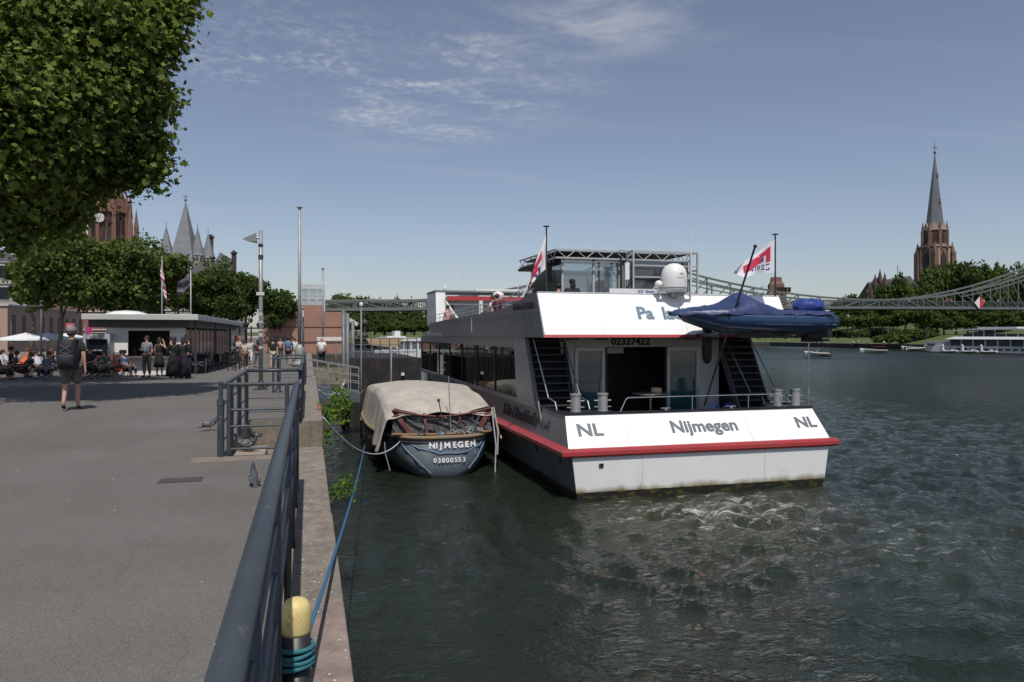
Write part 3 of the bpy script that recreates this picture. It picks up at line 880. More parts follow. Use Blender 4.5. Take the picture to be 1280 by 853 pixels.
    MB().box(8.2, 10.7, 24.6, 25.1, 4.3, 5.85).build('bar_counter', mat('bar_white', (.45, .45, .45), .5), S)
    MB().box(8.0, 10.8, 26.2, 26.3, 4.3, 6.6).build('cabin_back_wall', mat('cabin_grey', (.13, .15, .17), .5), S)
    # scaffold frame aft with posts and rails
    sc = MB()
    for x in (10.05, 12.35):
        for y in (22.35, 21.9):
            sc.beam((x, y, 4.25), (x, y, 6.9), .06)
    for z in (6.88, 6.42, 6.05): sc.beam((10.05, 21.9, z), (12.35, 21.9, z), .045)
    for z in (6.88, 6.3):
        sc.beam((12.35, 21.9, z), (12.35, 22.35, z), .045); sc.beam((10.05, 21.9, z), (10.05, 22.35, z), .045)
    sc.beam((10.5, 21.95, 5.3), (11.3, 21.95, 6.3), .05)
    sc.beam((11.3, 21.95, 5.0), (11.3, 21.95, 6.4), .045)
    sc.build('scaffold_frame', T, S)
    MB().box(10.3, 10.75, 21.2, 21.5, 4.3, 6.7).build('speaker_rack', DK, S) if False else None
    MB().box(10.05, 12.3, 22.42, 22.48, 5.3, 6.62).build('side_window', glass_mat('dark_glass', (.05, .06, .07), .08), S)
    MB().box(9.78, 9.92, 21.9, 22.0, 5.95, 6.5).build('lamp_box', mat('lamp_white', (.8, .8, .78), .4), S)
    MB().beam((9.6, 21.85, 4.3), (9.6, 21.85, 6.7), .05).beam((9.98, 21.85, 4.3), (9.98, 21.85, 6.5), .04).beam((9.55, 21.85, 5.4), (10.0, 21.85, 5.9), .04).build('speaker_stand', DK, S)
    # white banner behind the rail
    f = MB().box(8.6, 10.9, 20.4, 20.44, 5.39, 5.56).build('banner', mat('banner_white', (.72, .73, .75), .5), S)
    text('KD  Rhein  Main', 'lettering', mat('banner_blue', (.03, .08, .35), .5), (9.95, 20.392, 5.48), (1, 0, 0), (0, 0, 1), .13, S)
    # satellite dome
    dm = MB().lathe([(.02, -.02), (.3, -.02), (.37, .0), (.385, .08), (.385, .38), (.375, .52), (.33, .66), (.25, .76), (.13, .82), (.01, .84)], (10.42, 19.85, 5.46), 32).build('satellite_dome', mat('dome_white', (.74, .74, .72), .4, 0, .03), S, smooth=True)
    MB().lathe([(.388, 0), (.388, .07)], (10.42, 19.85, 5.54), 32).build('dome_band', mat('dome_grey', (.4, .4, .4), .5), dm, smooth=True)
    MB().beam((10.42, 19.6, 5.43), (10.42, 20.2, 5.43), .3, .05).beam((9.85, 19.75, 5.42), (10.95, 19.75, 5.42), .1, .05).tube((10.42, 19.78, 5.3), (10.42, 19.78, 5.46), .12, 12).build('dome_bracket', mat('dome_grey', (.4, .4, .4), .5), dm)
    MB().ball((9.9, 19.8, 5.66), .12, .12, .12).tube((9.9, 19.8, 5.42), (9.9, 19.8, 5.6), .04).build('small_dome', mat('dome_white', (.74, .74, .72), .4), dm, smooth=True)
    for s_, z_, q in (('sailor', 5.98, .075), ('T R A C K I N G', 5.86, .045)):
        text(s_, 'lettering', mat('letter_dim', (.3, .32, .34), .5), (10.48, 19.85 - .392, z_), (1, 0, 0), (0, 0, 1), q, dm)
    MB().tube((10.98, 19.85, 5.3), (10.98, 19.85, 7.35), .028, 8, .018).build('whip_antenna', mat('antenna_white', (.7, .7, .7), .4), S)
    # slanted ensign staff
    a = at(880, 20.8, y=508); b = at(944, 19.15, y=308)
    MB().tube(a, b, .032, 10, .026).ball(b, .05).build('ensign_staff', mat('staff_dark', (.045, .04, .04), .35, .2), S)
    MB().tube((14.0, 18.45, 2.14), (14.0, 18.45, 4.15), .018, 6).build('stern_light_pole', ST, S)
    # wheelhouse forward
    MB().prism([(6.45, 38.5, 4.7), (6.45, 41.6, 4.7), (6.45, 41.6, 6.42), (6.45, 38.7, 6.42)], (.5, 0, 0)).build('wheelhouse_wing', W, S)
    MB().box(6.42, 12.0, 38.68, 41.6, 6.43, 6.53).build('wheelhouse_roof', mat('roof_green_grey', (.2, .23, .22), .5), S)
    MB().box(6.96, 12.0, 38.2, 38.3, 5.98, 6.2).build('roof_red_edge', R, S)
    MB().box(6.96, 12.0, 38.3, 38.5, 5.75, 5.98).build('roof_grey_edge', mat('box_grey', (.2, .2, .2), .5), S)
    MB().box(7.5, 11.5, 39.0, 41.3, 4.3, 5.9).build('wheelhouse', mat('wheelhouse_dark', (.08, .09, .1), .4), S)
    mb = MB()
    mb.beam((7.6, 36.5, 4.4), (6.9, 38.3, 5.9), .1)
    mb.beam((8.4, 36.6, 4.4), (8.4, 36.6, 5.9), .18)
    mb.build('roof_support', mat('support_white', (.6, .6, .6), .5), S)
    # radar bar and mast clutter on wheelhouse roof
    MB().box(8.2, 10.7, 36.95, 37.1, 6.42, 6.52).build('radar_scanner', mat('antenna_white', (.7,) * 3, .4), S)
    MB().tube((9.4, 37.02, 5.9), (9.4, 37.02, 6.42), .08).ball((9.4, 36.9, 6.2), .3, .3, .2).build('radar_pedestal', mat('antenna_white', (.7,) * 3, .4), S)
    MB().tube((7.9, 38.8, 6.5), (7.9, 38.8, 8.1), .02, 6).tube((11.0, 38.8, 6.5), (11.0, 38.8, 7.8), .02, 6).ball((6.95, 38.8, 6.62), .1, .1, .16).build('roof_aerials', mat('antenna_white', (.7,) * 3, .4), S)
    # davit cradle for the dinghy
    mb = MB()
    for x in (10.9, 12.9): mb.beam((x, 18.1, 4.17), (x, 20.0, 4.17), .1)
    mb.beam((11.4, 18.0, 4.13), (13.3, 18.0, 4.13), .07)
    mb.build('davit', DK, S)

    # ----- dinghy
    D = thing('dinghy', 'inflatable dinghy under a blue cover slung across the ship stern', 'dinghy', (12.2, 18.25, 4.25))
    navy = mat('navy_tube', (.018, .045, .11), .3, 0, .12, 3)
    tb = MB()
    for s in (-1, 1):
        P = [(14.28, 18.25 + s * .55, 4.55), (13.4, 18.25 + s * .6, 4.55), (12.0, 18.25 + s * .62, 4.56), (10.9, 18.25 + s * .56, 4.6), (10.1, 18.25 + s * .32, 4.72), (9.62, 18.25 + s * .04, 4.84)]
        tb.path(P, [.2, .28, .28, .27, .18, .03], 14)
    tb.build('tube', navy, D, smooth=True)
    for z_ in (4.66, 4.46):
        MB().path([(14.2, 17.44 + .07, z_), (13.3, 17.4, z_), (12.0, 17.38, z_ + .01), (10.9, 17.46, z_ + .05)], .014, 6).build('rub_strip', mat('strip_grey', (.12, .16, .22), .4), D)
    hl = MB().grid(lambda u, v: (9.75 + 4.45 * u, 18.25 + (v - .5) * 1.15 * min(1, (u * 4 + .05)) ** .6, 4.60 - .42 * math.sin(PI * v) ** .7 * min(1, u * 3 + .1) + .1 * (1 - u) ** 4), 20, 10)
    hl.build('hull', mat('dinghy_hull', (.05, .08, .13), .4), D, smooth=True)

    def cover(u, v):
        x = 9.45 + 4.6 * u
        w = .84 * min(1, (u * 3.4 + .03)) ** .6
        a = PI * v
        yy = 18.25 - math.cos(a) * w
        ridge = np.interp(u, [0, .1, .3, .42, .47, .55, .66, .72, 1], [.02, .13, .24, .52, .60, .40, .12, .09, .08])
        pk = 1 - abs(2 * v - 1)
        zz = 4.80 + ridge * (.35 * math.sin(a) ** .75 + .65 * pk) + .014 * math.sin(x * 13 + v * 7 + 2 * math.sin(x * 3)) * math.sin(a) + .009 * math.sin(x * 37 + v * 9 + 2 * math.sin(x * 7))
        if v < .06 or v > .94: zz -= .04 + .04 * math.sin(x * 5) ** 2
        return (x, yy, zz - .02 * (1 - u))
    MB().grid(cover, 70, 22).build('cover', mat('blue_tarp', (.03, .045, .13), .42, 0, .4, 2.5, bump=.03, bscale=5), D, smooth=True)
    bun = MB().grid(lambda u, v: (13.78 + .46 * math.cos(2 * PI * u) * math.sin(PI * v) ** .7 * (1 + .09 * math.sin(5 * u * 6.28 + v * 8) + .05 * math.sin(11 * u * 6.28 - v * 13)), 18.2 + .42 * math.sin(2 * PI * u) * math.sin(PI * v), 4.98 - .24 * math.cos(PI * v) + .04 * math.sin(22 * u + 9 * v) * math.sin(PI * v) + .03 * math.sin(41 * u - 15 * v) * math.sin(PI * v)), 24, 12)
    bun.build('motor_cover', mat('bright_blue_tarp', (.025, .045, .22), .4, 0, .4, 4, bump=.03, bscale=7), D, smooth=True)
    mb = MB().box(13.65, 14.45, 18.0, 18.5, 4.1, 4.4).box(13.7, 14.2, 18.12, 18.4, 3.98, 4.1).box(14.1, 14.5, 18.18, 18.32, 4.0, 4.06).ball((14.0, 18.25, 4.18), .3, .22, .2)
    mb.build('outboard_motor', mat('rubber', (.012,) * 3, .6), D)
    for x, c in ((10.75, 0), (12.25, 1), (12.75, 0), (14.0, 0)):
        mb = MB().path([(x, 17.62, 4.78), (x + .03, 17.38, 4.66), (x - .05, 17.38, 4.5), (x - .14, 17.7, 4.28), (x - .2, 18.1, 4.22)], .014, 6)
        mb.build('strap', mat('strap_red', (.4, .03, .04), .6) if c else mat('rubber', (.012,) * 3, .6), D)

    # ----- flags
    fw = mat('flag_white', (.74, .72, .76), .8, 0, .05)
    fr = mat('flag_red', (.55, .03, .07), .8); fb = mat('flag_blue', (.06, .06, .28), .8)

    def flag(name, label, base, h, pts_fn, marks, drop):
        F = thing(name, label, 'flag', base)
        MB().tube(base, Vector(base) + Vector((0, 0, h)), .028, 8, .022).lathe([(.09, 0), (.1, .02), (.02, .03)], Vector(base) + Vector((0, 0, h)), 12).build('pole', mat('pole_dark', (.05, .05, .055), .4, .3), F)
        cl = MB().grid(pts_fn, 26, 18).build('cloth', fw, F, smooth=True)
        for (nm, m, quads) in marks:
            mb = MB()
            for q in quads:   # quad in (u,v) space -> laid on the cloth on both faces
                u0, u1, v0, v1, sk = q
                for dlt in (-.006, .006):
                    mb.grid(lambda a, b: (lambda p: (p[0], p[1] + dlt, p[2]))(pts_fn(u0 + (u1 - u0) * a + sk * b, v0 + (v1 - v0) * b)), 6, 6)
            mb.build(nm, m, cl)
        return F

    # river side flag, streaming toward the middle of the ship
    fbx = at(969, 22.1, z=5.32)
    fz = EYE + (418 - 297) * 22.1 / FOC
    hgt = fz - 5.32 + .08

    def fr1(u, v):  # u away from pole, v up
        top_z = fz - .02 - u * .95 - .0
        bot_z = fz - 1.06 - .02 * u + (-.22 * max(0, u - .45) * 2 if u < .78 else -.145 + .66 * (u - .78) * 1.0)
        z = bot_z + (top_z - bot_z) * v
        return (fbx.x - 1.32 * u, fbx.y + .13 * math.sin(u * 8 + v * 2) * u, z)
    K1 = [(.12, .24, .38, .86, .0), (.2, .42, .66, .84, .03), (.3, .38, .5, .74, .02)]
    K2 = [(.40, .5, .42, .74, 0), (.5, .62, .36, .80, .0), (.62, .78, .28, .72, 0), (.46, .62, .62, .8, .0)]
    N1 = [(.14, .24, .1, .14, 0), (.14, .24, .28, .32, 0), (.14, .17, .1, .18, 0), (.28, .3, .12, .32, 0), (.34, .36, .12, .32, 0), (.28, .36, .12, .16, 0), (.28, .36, .29, .32, 0), (.42, .44, .14, .34, 0), (.48, .5, .14, .34, 0), (.42, .5, .3, .34, 0), (.42, .5, .22, .25, 0), (.54, .56, .16, .34, 0), (.6, .63, .2, .36, 0)]
    flag('ship_flag', 'white flag with red letters KD streaming from the pole beside the dinghy', (fbx.x, fbx.y, 5.32), hgt, fr1,
         [('red_mark', fr, K1 + K2), ('blue_mark', fb, N1 + [(.30, .36, .46, .62, .02), (.36, .40, .44, .6, .02)])], 0)
    fl = at(683, 21.3, z=5.3)
    fz2 = EYE + (418 - 288) * 21.3 / FOC

    def fr2(u, v):
        # hangs: outer edge falls diagonally
        xx = .70 * u
        top = fz2 - .08 - 1.82 * u
        bot = fz2 - 1.12 - .78 * u ** 1.3 - (.0 if u < .9 else 0)
        return (fl.x - xx, fl.y + .1 * math.sin(u * 9 + v * 5) * (u + .1), bot + (top - bot) * v if u < .99 else top)
    flag('ship_flag', 'white flag with red letters hanging slack from the pole on the quay side corner', (fl.x, fl.y, 5.3), fz2 - 5.3 + .1, fr2,
         [('red_mark', fr, [(.2, .5, .52, .80, .0), (.3, .55, .30, .52, .1), (.5, .85, .35, .62, 0), (.55, .8, .6, .8, 0)]), ('blue_mark', fb, [(.25, .34, .05, .4, .05), (.38, .46, .04, .3, .08), (.6, .66, .05, .3, .1)])], 0)

    # passengers on the sun deck
    G = 'passengers seated on the upper deck'
    zf = 4.60
    make_person('passenger leaning on the rail beneath the slack flag, dark hair and navy top', (at(662, 24.6, z=zf)), .6, 1.7, 'sit', top=(.02, .025, .06), hair=(.02,) * 3, seed=50, group=G)
    make_person('passenger with dark hair on the upper deck behind the white face, by the awning post', (at(698, 24.0, z=zf)), 0, 1.7, 'sit', top=(.02, .02, .02), hair=(.01,) * 3, seed=51, group=G)
    make_person('passenger with a broad mass of black hair in front of the glazed cabin', (at(715, 22.2, z=zf)), 0, 1.72, 'sit', top=(.02, .02, .025), hair=(.008,) * 3, longhair=True, seed=52, group=G, fat=1.2)
    make_person('passenger with red-brown hair and white top behind the sloping side rail', (at(615, 29.0, z=4.5)), 1, 1.68, 'sit', top=(.6, .6, .6), hair=(.12, .03, .02), seed=53, group=G)
    make_person('passenger with auburn hair beside the one in white on the sun deck', (at(622, 28.0, z=4.5)), -1, 1.68, 'sit', top=(.1, .03, .03), hair=(.09, .03, .02), seed=54, group=G)
    make_person('passenger bending under the wheelhouse roof in a pale pink top', (at(560, 38.0, z=4.0)), .4, 1.7, 'stand', top=(.55, .35, .33), legs=(.2, .2, .2), hair=(.02,) * 3, seed=55, group=G)
    for i, (px, D) in enumerate(((662, 24.9), (698, 24.3), (715, 22.6), (618, 29.3))):
        p = at(px, D, z=4.25)
        b = thing('deck_bench', ['slatted bench under the slack flag', 'slatted bench beside the awning post', 'slatted bench before the glazed cabin', 'slatted bench behind the sloping side rail'][i], 'bench', p)
        m = mat('bench_wood', (.2, .12, .07), .6)
        MB().box(-.5, .5, -.25, .22, .72, .76).build('seat', m, b, local=True)
        MB().box(-.45, -.4, -.2, .2, 0, .72).box(.4, .45, -.2, .2, 0, .72).build('legs', DK, b, local=True)


def hull_white():
    if 'hull_white' in _M: return _M['hull_white']
    m = mat('hull_white', (.74, .74, .73), .42, 0, .04, 1.2, dirt_or_glint=(.62, .6, .53), dscale=1.4, dthr=(.54, .85))
    nt = m.node_tree; N, L = nt.nodes, nt.links
    b = N['Principled BSDF']
    src = b.inputs['Base Color'].links[0].from_socket
    tc = N.new('ShaderNodeTexCoord'); sx = N.new('ShaderNodeSeparateXYZ'); L.new(tc.outputs['Object'], sx.inputs[0])
    nz = N.new('ShaderNodeTexNoise'); nz.inputs['Scale'].default_value = 2.2; nz.inputs['Detail'].default_value = 8
    mp = N.new('ShaderNodeMapping'); mp.inputs['Scale'].default_value = (1.0, 1, .3); L.new(tc.outputs['Object'], mp.inputs[0]); L.new(mp.outputs[0], nz.inputs['Vector'])
    a = N.new('ShaderNodeMath'); a.operation = 'MULTIPLY_ADD'; a.inputs[1].default_value = .35; L.new(nz.outputs['Fac'], a.inputs[0]); L.new(sx.outputs['Z'], a.inputs[2])
    r = N.new('ShaderNodeMapRange'); r.inputs['From Min'].default_value = .36; r.inputs['From Max'].default_value = .52; r.inputs['To Min'].default_value = 1; r.inputs['To Max'].default_value = 0
    L.new(a.outputs[0], r.inputs['Value'])
    mx = N.new('ShaderNodeMix'); mx.data_type = 'RGBA'; mx.inputs['B'].default_value = (.22, .19, .1, 1)
    L.new(r.outputs[0], mx.inputs['Factor']); L.new(src, mx.inputs['A']); L.new(mx.outputs['Result'], b.inputs['Base Color'])
    return m


def SHIPGLASS():
    if 'ship_glass' in _M: return _M['ship_glass']
    m = bpy.data.materials.new('ship_glass'); m.use_nodes = True
    nt = m.node_tree; N, L = nt.nodes, nt.links
    N.remove(N['Principled BSDF'])
    tr = N.new('ShaderNodeBsdfTransparent'); tr.inputs[0].default_value = (.42, .5, .48, 1)
    gl = N.new('ShaderNodeBsdfGlossy'); gl.inputs['Roughness'].default_value = .015; gl.inputs[0].default_value = (.8, .85, .85, 1)
    fr = N.new('ShaderNodeFresnel'); fr.inputs[0].default_value = 1.75
    b = N.new('ShaderNodeMixShader'); L.new(fr.outputs[0], b.inputs[0])
    L.new(tr.outputs[0], b.inputs[1]); L.new(gl.outputs[0], b.inputs[2]); L.new(b.outputs[0], N['Material Output'].inputs['Surface'])
    _M['ship_glass'] = m
    return m
# ------------------------------------------------------------------ covered work boat
def build_boat():
    B = thing('covered_boat', 'blue-grey wooden boat lettered NIJMEGEN under a beige canvas cover', 'boat', (3.9, 27, 0))
    levels = [(-.35, .40, .97), (-.05, .66, 1.015), (.2, .81, 1.03), (.5, .92, 1.028), (.85, .98, 1.012), (1.12, 1.0, 1.0)]

    def ring(z, sx, sy, n=56, grow=0.0):
        P = []
        for i in range(n):
            a = 2 * PI * i / n
            c, s_ = math.cos(a), math.sin(a)
            e = 2 / 3.5
            x = abs(c) ** e * (1 if c > 0 else -1); y = abs(s_) ** e * (1 if s_ > 0 else -1)
            wid = 1.95
            if y < 0: wid = 1.97 - .22 * (-y) ** 3
            else: wid = 1.95 * (1 - .75 * y ** 3)
            P.append((3.9 + x * (wid * sx + grow), 27.2 + y * (5.5 * sy + grow), z))
        return P
    mb = MB(); rows = [ring(*l) for l in levels]; n = 56
    for r in rows: mb.v += r
    for j in range(len(rows) - 1):
        for i in range(n): mb.f.append((j * n + i, j * n + (i + 1) % n, (j + 1) * n + (i + 1) % n, (j + 1) * n + i))
    mb.build('hull', mat('boat_blue', (.115, .14, .17), .42, 0, .1, 1.5, dirt_or_glint=(.22, .25, .27), dscale=1.6, dthr=(.45, .8), bump=.006, bscale=3), B, smooth=True)
    mb = MB(); b = ring(1.10, .985, .985); mb.add(b, [tuple(range(n))])
    mb.build('deck', mat('boat_deck', (.10, .07, .05), .7, 0, .3, 6), B)
    rp = ring(1.14, 1.0, 1.0, grow=.03)
    rp2 = ring(1.00, 1.0, 1.0, grow=.035)
    # thick rope fender round the gunwale
    fm = mat('rope_fender', (.25, .19, .11), .9, 0, .4, 60, bump=.02, bscale=50)
    MB().path(rp + rp[:1], .062, 8).build('rope_fender', fm, B, smooth=True)
    MB().path(rp2 + rp2[:1], .028, 6).build('rubbing_strake', mat('strake_dark', (.04, .03, .025), .6), B, smooth=True)
    # canvas cover
    Y0, Y1 = 22.3, 32.2
    prof = [(1.98, .72), (2.04, 1.05), (2.12, 1.5), (2.22, 1.94), (2.34, 2.07), (2.75, 2.13), (3.3, 2.2), (3.9, 2.23), (4.5, 2.2), (5.05, 2.12), (5.46, 2.06), (5.58, 1.9), (5.68, 1.5), (5.74, 1.15), (5.8, .9)]
    m = len(prof) - 1
    rn = random.Random(5)
    px_, pz_ = [p[0] for p in prof], [p[1] for p in prof]

    def cov(u, v):
        t = u * m
        x = np.interp(t, range(m + 1), px_); z = np.interp(t, range(m + 1), pz_)
        side = max(0, 1 - min(u, 1 - u) / .22)
        roof = 1 - side
        rise = np.interp(v, [0, .06, .2, .35, .8, 1], [-.30, -.1, .16, .28, .1, -.55])
        z += rise * (roof if roof > 0 else 0)
        # folds on hanging sides
        f = math.sin(v * 58 + 1.3 * math.sin(v * 21)) * .07 * side + math.sin(v * 131 + u * 3) * .025 * side
        x += f * (-1 if u < .5 else 1)
        z += .03 * math.sin(v * 17 + u * 9) * roof + .012 * math.sin(u * 40 + v * 25) * roof
        if u > .5 and side > .3: z = max(z, 1.0)
        y = Y0 + (Y1 - Y0) * v
        if v < .02:
            y -= .08 * roof; z -= .06 + .05 * math.sin(u * 26) ** 2 * roof
            y += .06 * side
        # scalloped near edge
        y += (.10 * abs(math.sin(u * PI * 3.0)) - .10) * (1 - v) ** 12 * roof
        cx = 3.9
        shrink = 1 - .45 * max(0, v - .75) ** 1.3 * 3
        x = cx + (x - cx) * shrink
        return (x, y, z)
    canvas = mat('beige_canvas', (.44, .40, .345), .9, 0, .12, 1.5, bump=.012, bscale=7, dirt_or_glint=(.27, .26, .235), dscale=2.2, dthr=(.42, .8))
    MB().grid(cov, 60, 110).build('cover', canvas, B, smooth=True, solid=.012)
    # vinyl screen with red trims in the open end
    def scr(u, v):
        x = 2.42 + 2.98 * u; z = 1.2 + .78 * v - .26 * math.sin(PI * u) * v ** 2
        return (x + .2 * (v - .5) * (1 if u < .5 else -1) * (1 - abs(u - .5)), 22.34 + .05 * math.sin(u * 40 + v * 14 + 3 * math.sin(u * 9)) - .16 * (1 - v), z)
    vin = mat('vinyl_screen', (.13, .125, .12), .16, .5, .6, 2.2, bump=.05, bscale=4, dirt_or_glint=(.5, .48, .46), dscale=1.8, dthr=(.56, .68), stretch=(1, 1, 2.5))  # pale patches are highlights of the plastic folds, put into the colour
    scn = MB().grid(scr, 60, 16).build('vinyl_screen', vin, B, smooth=True)
    rt = mat('red_trim', (.14, .045, .04), .8, 0, .25, 8)

    def band(p, q, w):
        p, q = Vector(p), Vector(q)
        d = (q - p).normalized(); s_ = Vector((d.z, 0, -d.x)) * w / 2
        MB().grid(lambda u, v: tuple(p.lerp(q, v) + s_ * (2 * u - 1) + Vector((0, .02 * math.sin(v * 9), 0))), 2, 8).build('red_trim', rt, B, solid=.01)
    band((2.42, 22.22, 1.95), (2.95, 22.06, 1.2), .13); band((5.42, 22.22, 1.95), (4.95, 22.06, 1.2), .15)
    band((3.35, 22.24, 1.82), (3.42, 22.08, 1.2), .08); band((4.45, 22.24, 1.82), (4.42, 22.14, 1.5), .06)
    P = [(2.4 + 3.02 * i / 14, 22.18, 1.93 - .22 * math.sin(PI * i / 14)) for i in range(15)]
    for a_, b_ in zip(P, P[1:]): pass
    MB().path(P, .035, 6).build('red_trim', rt, B)
    MB().path([(2.4, 22.15, 1.22), (3.2, 21.98, 1.2), (4, 21.95, 1.2), (4.9, 22.0, 1.2), (5.4, 22.15, 1.22)], .05, 6).build('wood_coaming', mat('worn_wood', (.2, .11, .06), .7, 0, .3, 9), B)
    # pole, lamp, clutter on the stern deck
    MB().tube((4.12, 21.95, 1.1), (4.05, 21.95, 2.95), .014, 6).build('aerial', mat('pole_grey', (.35, .35, .35), .4, .4), B)
    MB().tube((3.95, 21.9, 1.1), (3.74, 21.85, 2.18), .016, 6).lathe([(.02, -.04), (.045, -.03), (.05, .04), (.02, .06)], (3.73, 21.85, 2.22), 10).build('stern_lamp', mat('rusty', (.12, .08, .06), .7), B)
    cl = mat('blue_grey_part', (.09, .12, .15), .5, .2)
    MB().lathe([(.16, 0), (.17, .08), (.12, .14), (.03, .17)], (3.85, 22.0, 1.13), 14).tube((3.7, 22.0, 1.2), (3.6, 21.98, 1.5), .03).build('winch', cl, B)
    rnx = random.Random(3)
    mb = MB()
    for k in range(9):
        c = Vector((4.5 + rnx.uniform(-.35, .5), 21.95 + rnx.uniform(-.08, .1), 1.2))
        mb.path([c + Vector((.12 * math.cos(a * .9 + k), .05 * math.sin(a * 1.7), .06 * math.sin(a * 2.3 + k) + .02 * k)) for a in range(8)], .018, 5)
    mb.build('rope_heap', mat('grey_rope', (.3, .31, .33), .9, 0, .3, 30), B)
    for p_, q_ in (((4.75, 21.9, 1.15), (5.0, 21.95, 1.75)), ((4.95, 21.95, 1.15), (4.75, 21.9, 1.7)), ((3.05, 21.9, 1.15), (3.35, 21.8, 1.45))): MB().tube(p_, q_, .022).build('mooring_bitt', cl, B)
    MB().lathe([(.01, -.06), (.09, -.05), (.1, 0), (.09, .05), (.03, .06)], (4.5, 21.70, .68), 12).build('stern_eye', mat('rusty_dark', (.04, .03, .025), .7), B)
    # mouth of the exhaust just at the water
    MB().lathe([(.07, -.02), (.08, .08), (.05, .12)], (3.72, 21.66, .06), 12).build('rudder_head', mat('rust_brown', (.25, .1, .05), .8), B)
    wl = mat('letter_white', (.72, .72, .72), .6, 0, .1)
    # lettering wraps the rounded stern: each character set on the hull
    def hull_y(x, z):
        zs = [l[0] for l in levels]
        sx = np.interp(z, zs, [l[1] for l in levels]); sy = np.interp(z, zs, [l[2] for l in levels])
        best = None
        lo = 1e9
        for i in range(200):
            yn = -(i / 199)
            wid = (1.97 - .22 * (-yn) ** 3) * sx
            xx = max(0, 1 - abs(yn) ** 3.5) ** (1 / 3.5) * wid
            if abs(abs(x - 3.9) - xx) < lo: lo = abs(abs(x - 3.9) - xx); best = 27.2 + yn * 5.5 * sy
        return best

    def word(w, xc, z, size, step, b):
        n_ = len(w)
        wd = {'I': .5, 'J': .75, 'M': 1.25, 'N': 1.1, 'G': 1.12}
        ws = [wd.get(c_, 1.0) * step for c_ in w]; x_ = xc - sum(ws) / 2
        for i, ch in enumerate(w):
            x = x_ + ws[i] / 2; x_ += ws[i]
            ya, yb = hull_y(x - .04, z), hull_y(x + .04, z)
            yu, yl = hull_y(x, z + .08), hull_y(x, z - .08)
            r = Vector((.08, yb - ya, 0)); u = Vector((0, yu - yl, .16))
            nn = r.normalized().cross(u.normalized())
            p = Vector((x, hull_y(x, z), z)) + nn * .04
            text(ch, 'lettering', wl, p, r, u, size, B, bold=b, squeeze=1.05)
    word('NIJMEGEN', 4.12, .90, .235, .185, .010); word('03800553', 4.0, .48, .19, .122, .006)
    # draped ropes on the stern
    lb = mat('light_blue_rope', (.16, .27, .38), .85, 0, .3, 40)
    def hp(x, z, g=.05): return (x, hull_y(x, max(-.3, z)) - g, z)
    for pts in ([(2.55, 1.15), (2.75, .8), (3.1, .45), (3.45, .12)], [(5.35, 1.15), (5.15, .8), (4.9, .5), (4.6, .2)], [(4.75, 1.3), (4.8, 1.1), (4.82, .6), (4.85, .02)],
                [(2.6, 1.1), (3.1, .85), (3.7, .7), (4.3, .68)], [(5.3, 1.12), (5.0, .85), (4.5, .7), (4.3, .68)]):
        MB().path([hp(*p) for p in pts], .017, 6).build('hanging_rope', lb, B)
    MB().path([(5.42, 22.1, 1.95), (5.47, 22.05, 1.4), (5.53, 22.0, .8), (5.5, 22.0, -.05)], .02, 6).build('hanging_rope', mat('pale_rope', (.55, .56, .58), .85, 0, .3, 40), B)
    MB().path([(5.5, 22.2, 1.95), (5.62, 22.1, 1.2), (5.60, 22.1, .5)], .03, 6).build('hanging_rope', mat('beige_strip', (.45, .4, .35), .85), B)
    MB().path([(2.2, 22.5, .95), (2.22, 22.45, .6), (2.35, 22.4, .1)], .015, 5).build('hanging_rope', mat('grey_rope', (.3, .31, .33), .9), B)


def rope(name, label, p0, p1, sag, r, m, twist=False, n=16, cat='rope'):
    p0, p1 = Vector(p0), Vector(p1)
    P = [p0.lerp(p1, i / n) - Vector((0, 0, sag * 4 * (i / n) * (1 - i / n))) for i in range(n + 1)]
    o = MB().path(P, r, 8).build(name, m, None, smooth=True)
    return tag(o, label, cat)


# ------------------------------------------------------------------ quay and near railings
def stone(name, col, **k):
    return mat(name, col, .88, 0, .42, 5.0, bump=.03, bscale=26, dirt_or_glint=k.get('dirt_or_glint', (.34, .31, .26)), dscale=k.get('ds', 13), dthr=k.get('dt', (.54, .68)))


def RAILM(): return mat('rail_paint', (.055, .066, .078), .42, .15, .2, 4, bump=.002, bscale=60, dirt_or_glint=(.12, .125, .13), dscale=16, dthr=(.58, .72))


